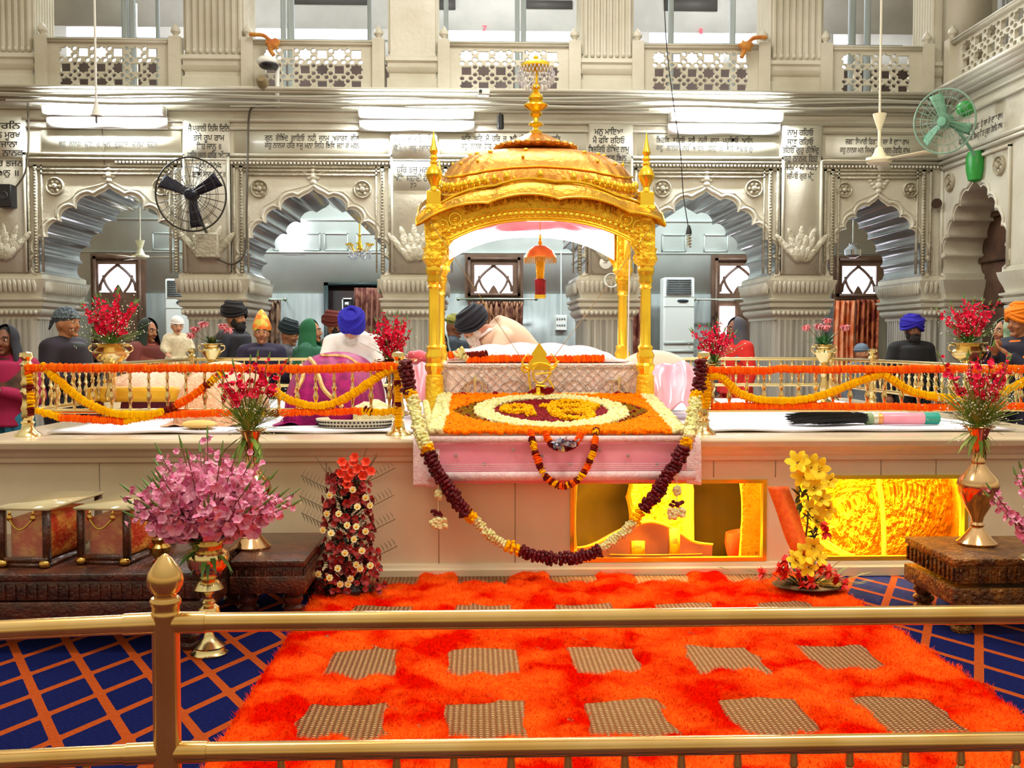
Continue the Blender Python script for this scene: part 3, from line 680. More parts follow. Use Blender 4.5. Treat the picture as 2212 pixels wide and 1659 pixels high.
balustrade(1375, 1645, 'pierced marble balustrade with an orange cloth tied near one end', 8)
balustrade(1778, 1995, 'pierced marble balustrade behind the hanging white ceiling fan', 6)
balustrade(0, 0, 'slanting pierced balustrade of the side wall above the green fan', 9, xf=(10.2, 12.75), loc=XR)
mb = MB(); mb.box(XR - .02, XR + .5, 12.75, 13.0, ZG, GZ)
struct(mb.build('column_corner', STONE, smooth=False))
mb = MB(); mb.box(XR + .9, XR + 1, 9, 13.4, ZG + .4, GZ)
for k in range(40): mb.tube([(XR + .88, 9.3 + k * .1, ZG + .4), (XR + .88, 9.3 + k * .1, GZ)], .035, 6)
struct(mb.build('wall_gallery_side', mat('ribbed_grey', 'B4B4AE', .4, 0, '9A9A94', 2)))
# ================================================================ the marble dais
ZP = .89; YF = 6.43; XL_, XR_ = -3.05, 3.88; YBK = 10.75
SLAB = mat('dais_marble', 'E6D6B8', .3, 0, 'D6C4A0', 1.6, 5, coat=.2)
dais = thing('marble_platform', 'long cream marble platform carrying the canopy, with two lit openings in its front', 'platform', (0, 0, 0))
mb = MB(); rect_stack(mb, XL_, XR_, YF, YBK, [(.735, 0), (.745, .03), (.775, .035), (.785, .05), (.81, .06), (.828, .085), (.835, .10), (.872, .112), (.888, .105), (ZP, .09)])
mb.build('top_slab', SLAB, dais, bevel=.004)
mb = MB(); rect_stack(mb, XL_, XR_, YF, YBK, [(0, .05), (.055, .05), (.065, .03), (.085, .022), (.09, 0)]); mb.build('base_moulding', SLAB, dais)
N1 = (xw(1233, YF), xw(1662, YF), zw(1216, YF), zw(1038, YF)); N2 = (xw(1726, YF), xw(2102, YF), zw(1216, YF), zw(1030, YF))
def rect(a, b2, c_, d_): return [(a, c_), (b2, c_), (b2, d_), (a, d_)]
plate([rect(XL_, XR_, .08, .74), rect(*N1)[::-1], rect(*N2)[::-1]], .08, 'front_panels', SLAB, XF(YF), dais, smooth=False)
mb = MB(); mb.box(XL_, XL_ + .08, YF + .08, YBK, .08, .74); mb.box(XR_ - .08, XR_, YF + .08, YBK, .08, .74); mb.box(XL_, XR_, YBK - .08, YBK, .08, .74); mb.build('side_panels', SLAB, dais, smooth=False)
JT = mat('joint_line', '9A8A6C', .7); mb = MB()
for px in (205, 700, 945, 1112): mb.box(xw(px, YF), xw(px, YF) + .005, YF - .002, YF + .01, .09, .735)
for px in (1545, 1680, 1910, 2030): mb.box(xw(px, YF), xw(px, YF) + .005, YF - .002, YF + .01, .63, .735)
mb.build('panel_joints', JT, dais, smooth=False)
# golden rooms behind the two openings
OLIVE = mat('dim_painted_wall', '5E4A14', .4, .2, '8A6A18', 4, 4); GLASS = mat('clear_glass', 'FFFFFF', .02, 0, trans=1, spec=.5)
GLASS.node_tree.nodes['Principled BSDF'].inputs['IOR'].default_value = 1.12
EMB = mat('repousse_gold', 'FFD41E', .38, .6, 'FFB400', 10, bump=1.3, bscale=55); RED_ = mat('vermilion_lacquer', 'E0380A', .35)
for nm, (a, b2, c_, d_) in (('opening_frame', N1), ('opening_frame', N2)):
    f_ = .025; o = plate([rect(a, b2, c_, d_), rect(a + f_, b2 - f_, c_ + f_, d_ - f_)[::-1]], .10, nm, GOLD, XF(YF - .01), dais, smooth=False)
    MB().box(a + f_, b2 - f_, YF + .03, YF + .036, c_ + f_, d_ - f_).build('glass_pane', GLASS, o, smooth=False)
def inner(px0, px1, py0, py1, Y, m_, nm, d=.03, par=dais): return MB().box(xw(px0, Y), xw(px1, Y), Y, Y + d, zw(py1, Y), zw(py0, Y)).build(nm, m_, par, smooth=False, bevel=.004)
room = bpy.data.objects.new('golden_chamber', None); COL.objects.link(room); room.parent = dais
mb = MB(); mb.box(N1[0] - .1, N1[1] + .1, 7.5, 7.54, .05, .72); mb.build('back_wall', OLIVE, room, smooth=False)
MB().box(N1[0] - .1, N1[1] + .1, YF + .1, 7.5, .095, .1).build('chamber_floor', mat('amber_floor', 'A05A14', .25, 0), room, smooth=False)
MB().box(N1[0] - .14, N1[0] - .1, YF + .1, 7.5, .09, .72).build('side_wall', EMB, room, smooth=False); MB().box(N1[1] + .06, N1[1] + .1, YF + .1, 7.5, .09, .72).build('side_wall', EMB, room, smooth=False)
inner(1598, 1644, 1036, 1215, 6.62, EMB, 'gold_column', .12, room); inner(1392, 1470, 1030, 1190, 7.1, EMB, 'gold_column', .1, room); inner(1471, 1490, 1030, 1190, 7.08, GOLD, 'gold_column', .1, room)
inner(1244, 1258, 1040, 1210, 6.6, GOLD, 'gold_column', .05, room)
pts = [(1243, 1171), (1270, 1170), (1300, 1162), (1350, 1141), (1395, 1126), (1425, 1127), (1460, 1140), (1490, 1157), (1530, 1163)]
q = [P(x, y, 6.7) for x, y in pts]; sp_ = smooth_path(q, 40)
hb = plate([[(p[0], p[2]) for p in sp_] + [(q[-1][0], .1), (q[0][0], .1)]], .05, 'wooden_headboard', mat('amber_wood', 'B8651A', .3, 0, '8A4410', 6, coat=.4), XF(6.7), smooth=False)
tag(hb, 'amber wooden headboard with a curved gold-edged top inside the golden chamber', 'headboard')
MB().tube(sp_ - [0, .02, 0], .008, 6).build('gold_edge', GOLD, hb)
mb = MB(); mb.box(xw(1330, 6.68), xw(1515, 6.68), 6.665, 6.7, zw(1186, 6.68), zw(1184, 6.68)); mb.box(xw(1375, 6.68), xw(1400, 6.68), 6.665, 6.7, zw(1184, 6.68), zw(1160, 6.68)); mb.box(xw(1450, 6.68), xw(1470, 6.68), 6.665, 6.7, zw(1184, 6.68), zw(1140, 6.68)); mb.build('carved_trim', GOLD, hb, smooth=False)
q = P(1562, 1125, 7.3); tag(MB().lathe([(.044, 0), (.044, .02), (.03, .03), (0, .03)], q, 20, R=rx(math.pi / 2)).build('round_ornament', mat('pale_orange_enamel', 'F09A3A', .4)), 'small round orange ornament on the dim chamber wall', 'ornament')
q = P(1566, 1196, 7.0); tag(MB().lathe([(.04, 0), (.06, .02), (.085, .08), (.09, .12), (.08, .12), (0, .05)], (q[0], q[1], .1), 20).build('offering_bowl', RED_), 'vermilion bowl beside the headboard in the golden chamber', 'bowl')
room2 = bpy.data.objects.new('golden_chamber', None); COL.objects.link(room2); room2.parent = dais
MB().box(N2[0] - .1, N2[1] + .1, 7.15, 7.19, .05, .72).build('back_wall', EMB, room2, smooth=False)
MB().box(N2[0] - .1, N2[1] + .1, YF + .1, 7.15, .095, .1).build('chamber_floor', mat('amber_floor'  , 'A05A14'), room2, smooth=False)
MB().box(N2[0] - .12, N2[0] - .09, YF + .1, 7.15, .09, .72).build('side_wall', EMB, room2, smooth=False); MB().box(N2[1] + .08, N2[1] + .12, YF + .1, 7.15, .09, .72).build('side_wall', EMB, room2, smooth=False)
mb = MB()
for a_, b_ in (((1800, 1133), (1945, 1203)), ((1800, 1160), (1920, 1216)), ((1800, 1140), (1940, 1208))):
    mb.tube([P(a_[0], a_[1], 6.95), P(b_[0], b_[1], 6.95)], .012, 6)
for px in (1905, 2030): mb.tube([P(px, 1040, 7.1), P(px, 1200, 7.1)], .012, 6)
mb.build('gold_mouldings', GOLD, room2)
for nm_, (a, b2, c_, d_) in (('chamber_lamp', N1), ('chamber_lamp', N2)):
    area(nm_, ((a + b2) / 2, 6.75, .70), .9, 75, (1, .80, .38), (math.radians(0), 0, 0), .2)

# white sheets, pink cloths
SHEET = mat('white_sheet', 'E6E6F0', .8, 0, 'D8DAE8', 2, bump=.4, bscale=5); PINKC = mat('pink_satin', 'E88CA4', .32, 0, 'F0A8B8', 3, bump=.5, bscale=4, sheen=.4)
nx, ny = 90, 40; X, Yg = np.meshgrid(np.linspace(XL_ + .25, XR_ - .25, nx), np.linspace(6.72, 10.45, ny), indexing='ij')
Z = ZP + .012 + .006 * np.sin(X * 9 + Yg * 3) * np.sin(Yg * 7 + X)
tag(MB().grid(np.stack([X, Yg, Z], -1)).build('white_sheet', SHEET, solid=.008), 'white sheet spread over the top of the marble platform', 'sheet')
# front drape
x0, x1 = P(893, 985, 6.29)[0], P(1506, 985, 6.29)[0]; nx = 120
def drape(x0, x1, prof, amp=.012, fq=9, seed=0):
    prof = smooth_path(np.array([(0, a, b2) for a, b2 in prof]), 36)[:, 1:]; U = np.linspace(x0, x1, nx); G = np.zeros((nx, len(prof), 3))
    for j, (y, z) in enumerate(prof):
        f_ = j / (len(prof) - 1); G[:, j, 0] = U; G[:, j, 1] = y - amp * f_ * (1 + np.sin(U * fq + 3 * f_ + seed)); G[:, j, 2] = z + .004 * np.sin(U * 23 + j)
    return G
G = drape(x0 + .09, x1 - .02, [(7.3, .915), (6.6, .915), (6.36, .905), (6.30, .88), (6.285, .80), (6.285, .62)], .006, 6)
tag(MB().grid(G).build('pink_drape', PINKC, solid=.006), 'pink satin cloth hanging over the platform edge below the petals', 'cloth')
mbt = MB(); dr = bpy.data.objects['pink_drape']
zt_ = P(1200, 952, 6.27)[2]; zb_ = P(1200, 1030, 6.27)[2]
mbt.box(x0 + .09, x1 - .02, 6.255, 6.27, zt_ - .012, zt_ + .03); mbt.box(x0 + .09, x1 - .02, 6.245, 6.262, zb_ - .02, zb_ + .035)
for k in range(4): mbt.tube([(x0 + .09, 6.25, zb_ + .045 + k * .012), (x1 - .02, 6.25, zb_ + .045 + k * .012)], .002, 4)
mbt.build('silver_trim', mat('silver_trim_cloth', 'FBE4E4', .4, 0, 'F0C8D0', 40, bump=.3, bscale=120), dr, smooth=False)
mbt = MB()
for k in range(9):
    px = 985 + k * 62; py = (985, 1003, 972)[k % 3]; q = P(px, py, 6.262); mbt.lathe([(.011, 0), (.010, .003), (.004, .003), (0, .004)], q, 10, R=rx(math.pi / 2), flute=(5, .25))
mbt.build('silver_motifs', mat('grey_thread', 'A09088', .5), dr)
G = drape(x0, x0 + .16, [(6.9, .91), (6.5, .91), (6.36, .90), (6.29, .87), (6.27, .75), (6.27, .60)], .004, 20, 2)
tag(MB().grid(G).build('silver_net_cloth', mat('silver_net', 'F8ECEA', .5, 0, 'ECC8D0', 60, bump=.3, bscale=120), solid=.004), 'narrow silver sequinned net hanging at the garland side of the pink cloth', 'cloth')
G = drape(x1 - .07, x1 + .02, [(6.9, .912), (6.5, .912), (6.36, .902), (6.285, .87), (6.265, .75), (6.265, .61)], .004, 20, 2)
tag(MB().grid(G).build('silver_net_cloth', MATS['silver_net'], solid=.004), 'thin silver edging cloth at the end of the pink drape by the lit opening', 'cloth')

# ---------------------------------------------------------------- the cot with its covers
bx0, bx1 = P(950, 830, 7.78)[0], P(1390, 830, 7.78)[0]; ZM = P(1170, 785, 7.78)[2]
GLIT = mat('sequinned_net', 'FFF0EA', .45, 0, 'E6CCC8', 30, 2, bump=.4, bscale=120)
cot = thing('scripture_cot', 'raised cot under a glittering pale pink net cover beneath the canopy', 'cot')
mb = MB(); rect_stack(mb, bx0, bx1, 7.78, 8.80, [(ZP, .01), (ZP + .1, .008), (ZM - .03, .0), (ZM - .005, -.006), (ZM, -.02)]); mb.build('net_cover', GLIT, cot, bevel=.01)
mb = MB(); dn = mat('sequin', 'FFFFFF', .1, .9); k = 1500
C = np.stack([RNG.uniform(bx0 + .03, bx1 - .03, k), np.full(k, 7.765), RNG.uniform(1.0, ZM - .03, k)], -1); mb.inst(t_puff(4, 2, 0), C, rots(k), RNG.uniform(.002, .005, k)); mb.build('sequins', dn, cot, smooth=False, kind='stuff')
mb = MB()
for i in range(22):
    for s_ in (-1, 1):
        xx = bx0 + (bx1 - bx0) * i / 22; p0 = np.array([xx, 7.768, 1.04]); L_ = .27; p1 = p0 + [s_ * L_, 0, L_]
        if bx0 < p1[0] < bx1: mb.tube([p0, p1], .0035, 4)
mb.box(bx0, bx1, 7.764, 7.776, ZM - .03, ZM - .012); mb.box(bx0 + .02, bx0 + .05, 7.764, 7.776, .95, ZM - .03); mb.box(bx1 - .05, bx1 - .02, 7.764, 7.776, .95, ZM - .03)
for px in (1028, 1108, 1240, 1320):
    q = P(px, 868, 7.76); mb.tube([(q[0] + .13 * math.cos(t), 7.765, q[2] + .17 * math.sin(t)) for t in np.linspace(0, math.pi, 16)], .005, 5)
mb.build('silver_braid', SILVERT, cot)
def khanda(mb, c, s_):
    x, y, z = c; mb.tube([(x + s_ * math.cos(t), y, z + s_ * math.sin(t)) for t in np.linspace(0, 2 * math.pi, 24)[:-1]], s_ * .08, 5, closed=True)
    mb.lathe([(0, -s_ * 1.5), (s_ * .16, -s_ * 1.0), (s_ * .1, 0), (s_ * .2, s_ * 1.1), (0, s_ * 1.7)], (x, y - .01, z), 8, sy=.3)
    for d in (-1, 1): mb.tube([(x + d * s_ * (.3 + 1.15 * math.sin(t)), y, z - s_ * 1.3 * math.cos(t)) for t in np.linspace(.2, 2.3, 14)], np.linspace(.14, .05, 14) * s_, 5, flat=.5)
for px in (1026, 1337):
    q = P(px, 836, 7.755); mb = MB(); khanda(mb, q, .058); tag(mb.build('khanda_emblem', mat('pale_gold_thread', 'E8D8A0', .3, .8)), 'pale gold sword emblem on the net cover, ' + ('nearer the blue turbaned man' if px < 1100 else 'nearer the air conditioner'), 'emblem')
# mound of white brocade on the cot
nx, ny = 70, 30; X, Yg = np.meshgrid(np.linspace(bx0 + .05, bx1 - .1, nx), np.linspace(7.86, 8.74, ny), indexing='ij')
u = (X - X.min()) / np.ptp(X); v = (Yg - Yg.min()) / np.ptp(Yg)
Z = ZM + .012 + .135 * np.clip(np.sin(math.pi * np.clip(u * 1.05, 0, 1)), 0, 1) ** .35 * np.sin(math.pi * v) ** .6 + .01 * np.sin(X * 24 + Yg * 9) * np.sin(math.pi * v)
tag(MB().grid(np.stack([X, Yg, Z], -1)).build('white_brocade', mat('white_pink_brocade', 'F0E6EA', .7, 0, 'E4B8C4', 55, 2, lo=.5, hi=.7, bump=.5, bscale=40), solid=.01), 'white and pink brocade heaped over the holy book on the cot', 'cloth')
# orange garland on the cot
mb = MB(); ya_ = 7.86; p = lambda px, py: P(px, py, ya_)
garland(mb, [p(1010, 777), p(1100, 775), p(1200, 777), p(1302, 775)], .030, cluster=2); garland(mb, [p(972, 768), p(985, 766)], .03, cluster=2)
garland(mb, [p(985, 766), p(1000, 758)], .032, mi=1, cluster=2); garland(mb, [p(996, 766), p(1010, 774)], .032, mi=1); garland(mb, [p(1005, 768), p(1030, 766), p(1050, 763)], .026, mi=2, cluster=2)
tag(mb.build('marigold_garland', [MARI, CREAM, MARD]), 'thick orange garland with a cream and maroon end lying on the cot', 'garland')
# pink cloths at the sides of the cot
def cloth_panel(pts4, name, m_, label, fold=.03, fq=18, n=50, cat='cloth'):
    a, b2, c_, d_ = [np.array(q, float) for q in pts4]; G = np.zeros((n, n, 3))
    nrm = np.cross(b2 - a, d_ - a); nrm /= np.linalg.norm(nrm)
    for i in range(n):
        for j in range(n):
            u, v = i / (n - 1), j / (n - 1); p_ = (a * (1 - u) + b2 * u) * (1 - v) + (d_ * (1 - u) + c_ * u) * v
            G[i, j] = p_ + nrm * fold * (math.sin(u * fq + 2.2 * v) * (.3 + .7 * v) + .4 * math.sin(u * 7.3 - v * 5))
    return tag(MB().grid(G).build(name, m_, solid=.006), label, cat)
cloth_panel([P(868, 787, 8.35), P(940, 787, 8.3), P(940, 872, 7.95), P(880, 880, 7.7)], 'pink_side_cloth', PINKC, 'pink satin spread behind the posts on the side of the blue turbaned man')
cloth_panel([P(1392, 786, 8.4), P(1500, 786, 8.4), P(1520, 893, 7.4), P(1400, 870, 7.75)], 'pink_side_cloth', PINKC, 'pink satin folds spilling from the cot towards the marigold railing', .05, 14)
tag(MB().ell((P(902, 772, 8.5)[0], 8.5, P(902, 772, 8.5)[2]), (.11, .1, .06), 16, 10, fn=lambda V: V * (1 + .08 * np.sin(V[:, :1] * 9))).build('folded_pink_cloth', mat('coral_cloth', 'E8707C', .6, 0, 'D84A5C', 8)), 'coral pink folded bundle by the canopy pillar', 'cloth')
tag(MB().ell((P(1415, 778, 8.7)[0], 8.75, ZP + .30), (.34, .2, .235), 24, 14).build('white_cushion', mat('cream_cushion', 'E2DCC8', .8, bump=.3, bscale=6)), 'large cream bolster behind the pillar nearer the white air conditioner', 'cushion')

# ---------------------------------------------------------------- petal bed
bed = thing('petal_carpet', 'bed of orange, cream and maroon petals with yellow letters in front of the cot', 'flower arrangement')
def bedp(px, py): # plane tilted from the front edge to the cot
    y0, z0, y1, z1 = 6.36, .925, 7.72, 1.075; d = ray(px, py); k = (z1 - z0) / (y1 - y0)
    t = (z0 - k * y0 - HC) / (d[2] - k * d[1]); return np.array([0, 0, HC]) + d * t
c4 = [bedp(925, 936), bedp(1482, 936), bedp(1408, 858), bedp(950, 858)]
mb = MB(); V = [q for q in c4] + [(q[0], q[1], ZP) for q in c4]; mb.add(V, [(0, 1, 2, 3), (0, 4, 5, 1), (1, 5, 6, 2), (2, 6, 7, 3), (3, 7, 4, 0)]); mb.build('backing', mat('cream_backing', 'D8C89A', .8), bed, smooth=False)
K = 24000; PX_ = RNG.uniform(925, 1490, K); PY_ = RNG.uniform(857, 938, K)
pp = np.array([bedp(a, b2) for a, b2 in zip(PX_, PY_)])
cen = bedp(1190, 893); rxm = (bedp(1335, 893)[0] - bedp(1043, 893)[0]) / 2; rym = (bedp(1190, 862)[1] - bedp(1190, 925)[1]) / 2
# letters: 1 and open o, as filled masks in the bed plane
LET = textmesh('੧ੳ', 1, None, None)
LV, LF = LET; LV = LV[:, :2]; mn, mxx = LV.min(0), LV.max(0); LV = (LV - (mn + mxx) / 2) / (mxx - mn) * [2 * rxm * .74, 2 * rym * .66]
tri = []
for f_ in LF:
    for k in range(1, len(f_) - 1): tri.append((f_[0], f_[k], f_[k + 1]))
A, B, Cc = (LV[[t[i] for t in tri]] for i in range(3))
def inletters(q, g=.007):
    r_ = np.zeros(len(q), bool)
    for dx, dy in ((0, 0), (g, 0), (-g, 0), (0, g * 1.6), (0, -g * 1.6)):
        Q = q + [dx, dy]
        for a, b2, c_ in zip(A, B, Cc):
            d = (b2[0] - a[0]) * (c_[1] - a[1]) - (b2[1] - a[1]) * (c_[0] - a[0])
            if abs(d) < 1e-9: continue
            u = ((Q[:, 0] - a[0]) * (c_[1] - a[1]) - (Q[:, 1] - a[1]) * (c_[0] - a[0])) / d; v = ((b2[0] - a[0]) * (Q[:, 1] - a[1]) - (b2[1] - a[1]) * (Q[:, 0] - a[0])) / d
            r_ |= (u >= 0) & (v >= 0) & (u + v <= 1)
    return r_
loc = pp[:, :2] - cen[:2]; rr = np.sqrt((loc[:, 0] / rxm) ** 2 + (loc[:, 1] / rym) ** 2); let = inletters(loc) & (rr < .84)
inside = (pp[:, 0] > np.interp(pp[:, 1], [c4[0][1], c4[3][1]], [c4[0][0], c4[3][0]])) & (pp[:, 0] < np.interp(pp[:, 1], [c4[1][1], c4[2][1]], [c4[1][0], c4[2][0]]))
edge = np.minimum(pp[:, 0] - np.interp(pp[:, 1], [c4[0][1], c4[3][1]], [c4[0][0], c4[3][0]]), np.interp(pp[:, 1], [c4[1][1], c4[2][1]], [c4[1][0], c4[2][0]]) - pp[:, 0])
brn = (np.abs(rr - 1.25 + .3 * np.abs(loc[:, 1]) / rym) < .22) & (np.abs(loc[:, 0]) > rxm * .45)
zones = {'yellow_letters': (let, MARY, .0095, .026), 'maroon_field': ((rr < .86) & ~let, mat('maroon_petal', '6A0610', .7, island='9A0E18', spec=.15), .0095, .010),
         'cream_ring': ((rr >= .86) & (rr < 1.13), CREAM, .014, .02), 'brown_petals': ((rr >= 1.13) & brn & (edge > .1), mat('brown_petal', '9A5A08', .9, island='6A5A10', spec=.05), .011, .008),
         'cream_edge': ((rr >= 1.13) & (edge < .09), CREAM, .015, .02), 'orange_petals': ((rr >= 1.13) & ~brn & (edge >= .09), mat('orange_petal', 'FF7000', .9, island='FF8E08', spec=.05), .014, .016)}
for nm_, (msk, m_, r_, h_) in zones.items():
    s_ = msk & inside; C = pp[s_] + [0, 0, h_ * .5] + RNG.uniform(0, 1, (s_.sum(), 1)) * [[0, 0, h_]]
    MB().inst(PUFF2, C, rots(len(C)), RNG.uniform(.7, 1.25, len(C)) * r_).build(nm_, m_, bed, kind='stuff')
mb = MB()
for px, py in [(1170 + 13 * k, 845 + (k % 2) * 8) for k in range(0, 0)]: pass
C = np.array([P(RNG.uniform(1142, 1195), RNG.uniform(838, 856), 7.66) for k in range(60)]); mb.inst(PUFF, C, rots(60), RNG.uniform(.016, .026, 60))
C = np.array([P(RNG.uniform(x - 18, x + 18), RNG.uniform(851, 859), 7.7) for x in (1060, 1010, 975, 1350, 1375, 1340) for k in range(9)]); mb.inst(PUFF, C, rots(len(C)), RNG.uniform(.016, .026, len(C)))
C = np.array([P(RNG.uniform(950, 1460), RNG.uniform(926, 936), 6.5) for k in range(50)]); mb.inst(PUFF2, C, rots(len(C)), RNG.uniform(.008, .018, len(C)))
C = pp[((rr >= 1.1) & inside)]; C = C[RNG.choice(len(C), 420, replace=False)] + [0, 0, .022]; mb.inst(PUFF2, C, rots(len(C)), RNG.uniform(.005, .011, len(C)))
mb.build('maroon_roses', mat('maroon_petal'  , '6A0A14'), bed, kind='stuff')
mb = MB()
for x0_, x1_ in ((905, 935), (945, 960)): garland(mb, [P(x0_ + 15, 870, 7.2), P(x0_ + 22, 905, 6.8), P(x0_ + 25, 930, 6.5)], .024, cluster=3)
garland(mb, [P(1408, 866, 7.5), P(1440, 890, 7.0), P(1470, 925, 6.5)], .024, cluster=3); garland(mb, [P(1215, 853, 7.7), P(1290, 853, 7.7)], .018, cluster=2); 
mb.build('cream_blossoms', CREAM, bed, kind='stuff')

# golden emblem standing on the petals
em = thing('golden_emblem', 'tall golden sacred emblem standing on maroon roses in front of the cot', 'emblem', tuple(P(1163, 845, 7.62)))
ex, ey, ez = em.location; pe = lambda px, py, dy=0: P(px, py, 7.62 + dy) - np.array([ex, ey, ez])
mb = MB(); sp_ = smooth_path([pe(*q) for q in ((1145, 797), (1140, 790), (1131, 790), (1127, 797), (1133, 804), (1141, 803), (1143, 820), (1146, 842))], 40); mb.tube(sp_, .015, 7, flat=.6); mb.build('numeral', GOLD, em)
mb = MB()
for pl in (((1185, 790), (1170, 787), (1155, 795), (1152, 808), (1156, 822), (1168, 828), (1180, 820), (1192, 805)), ((1156, 808), (1190, 805)), ((1150, 788), (1165, 784), (1180, 786), (1192, 792), (1200, 786), (1208, 780)), ((1186, 820), (1196, 838)), ((1158, 832), (1180, 834))):
    mb.tube(smooth_path([pe(*q) for q in pl], 24) if len(pl) > 2 else [pe(*q) for q in pl], .013, 7, flat=.6)
mb.build('letter', GOLD, em)
pts = [(1165, 740), (1182, 765), (1178, 772), (1190, 785), (1185, 800), (1146, 800), (1141, 785), (1152, 772), (1148, 765)]
q = [pe(*p_, .03) for p_ in pts]; mb = MB(); V = np.array(q + [a + [0, .012, 0] for a in q]); n_ = len(q)
mb.add(V, [tuple(range(n_)), tuple(range(2 * n_ - 1, n_ - 1, -1))] + [(i, i + n_, (i + 1) % n_ + n_, (i + 1) % n_) for i in range(n_)])
for s_, xs in ((-1, (1146, 1132, 1129, 1142)), (1, (1186, 1199, 1202, 1189))): mb.tube(smooth_path([pe(xs[3], 763, .03), pe(xs[2], 778, .03), pe(xs[1], 792, .03), pe(xs[0], 800, .03)], 14), np.linspace(.004, .014, 14), 6)
mb.build('crest', GOLD, em)
mb = MB().lathe([(.06, -.06), (.05, -.02), (.02, -.01), (.015, .03)], (0, 0.01, 0), 12); mb.build('foot', GOLD, em)

# ---------------------------------------------------------------- garlands on the dais front
yg = 6.17; p = lambda px, py, y=yg: P(px, py, y)
segs = [([(875, 783, 6.5), (878, 815, 6.5), (886, 848, 6.48)], .058, 0), ([(886, 848, 6.48), (890, 860, 6.46)], .052, 1), ([(892, 864, 6.44), (900, 900, 6.36), (912, 945, 6.2), (920, 962, 6.17)], .052, 2), ([(921, 962), (924, 972)], .05, 1),
        ([(926, 978), (945, 1020), (975, 1065), (1008, 1108)], .056, 0), ([(1010, 1112), (1022, 1120)], .045, 1), ([(1026, 1124), (1050, 1150), (1088, 1176)], .040, 2), ([(1096, 1180), (1118, 1187)], .048, 1), ([(1128, 1188), (1160, 1203), (1200, 1207)], .052, 0), ([(1212, 1207), (1255, 1204), (1294, 1190)], .052, 0),
        ([(1302, 1184), (1335, 1160), (1370, 1128)], .040, 2), ([(1372, 1124), (1384, 1108)], .045, 1), ([(1392, 1100), (1425, 1055), (1455, 1010), (1478, 968)], .056, 0), ([(1482, 962), (1487, 950)], .045, 1), ([(1488, 945, 6.17), (1494, 915, 6.3), (1502, 865, 6.44)], .05, 2), ([(1504, 858, 6.45), (1506, 850, 6.46)], .05, 1), ([(1508, 845, 6.48), (1512, 812, 6.5), (1513, 780, 6.5)], .054, 0)]
mb = MB()
for pl, r_, mi in segs: garland(mb, smooth_path([p(*q) for q in pl], 20) if len(pl) > 2 else [p(*q) for q in pl], r_ * .8, mi=mi, loose=True)
tag(mb.build('rose_garland', [ROSE, MARY, CREAM]), 'huge looping garland of maroon rose, cream and yellow sections hung across the platform front', 'garland')
def two_tone(path, r_, mats, label, seq, name='marigold_garland', cl=1, step=None):
    mb = MB(); n_ = 200; sp2 = smooth_path(path, n_); k0 = 0; tot = sum(s_ for s_, _ in seq)
    for s_, mi in seq:
        k1 = min(n_ - 1, k0 + max(2, int(round(n_ * s_ / tot)))); garland(mb, sp2[k0:k1 + 1], r_, mi=mi, cluster=cl, step=step); k0 = k1
    return tag(mb.build(name, mats), label, 'garland')
pat = [(1, 0), (.5, 1), (1, 2), (.5, 1)]
two_tone([p(1146, 932, 6.3), p(1156, 975, 6.2), p(1172, 1020), p(1195, 1043), p(1216, 1050), p(1240, 1043), p(1262, 1020), p(1281, 975, 6.2), p(1288, 930, 6.3)], .022, [MARI, MARD, MARY], 'small orange and maroon garland looping over the middle of the pink drape', pat * 7, step=.028)
two_tone([p(1178, 934, 6.25), p(1190, 958, 6.2), p(1213, 970, 6.18), p(1240, 960, 6.2), p(1256, 936, 6.25)], .022, [MARI, MARD, CREAM], 'short inner garland holding a blue and white flower above the pink drape', [(1, 0), (1, 1), (.4, 2), (1, 1), (1, 0)])
mb = MB(); c_ = p(1216, 957, 6.16); C = c_ + RNG.normal(size=(34, 3)) * [.03, .01, .016]; mb.inst(BLOOM, C, rots(34), RNG.uniform(.014, .022, 34)); tag(mb.build('blue_white_rosette', mat('blue_white_petal', 'F2F2F2', .5, island='2A5A9A')), 'blue and white flower knot at the middle of the pink drape', 'flower')
for px, y0, y1, lb in ((947, 1062, 1130, 'white flower tassel hanging below the silver net cloth'), (1462, 1052, 1110, 'white flower tassel hanging in front of the golden chamber')):
    t = thing('flower_tassel', lb, 'tassel'); mb = MB(); mb.tube([p(px, 985), p(px, y1)], .003, 5); mb.build('string', CREAM, t)
    mb = MB(); C = np.array([p(px + RNG.uniform(-5, 5), RNG.uniform(y0, y0 + 14)) for k in range(14)] + [p(px + RNG.uniform(-17, 17), RNG.uniform(y1 - 10, y1 + 8)) for k in range(34)]); mb.inst(PUFF, C, rots(len(C)), RNG.uniform(.012, .02, len(C))); mb.build('white_blossoms', CREAM, t)
    mb = MB(); C = np.array([p(px + RNG.uniform(-14, 14), RNG.uniform(y1 - 26, y1 - 16)) for k in range(10)]); mb.inst(PUFF, C, rots(10), .013 * np.ones(10)); mb.build('maroon_blossoms', ROSE, t)
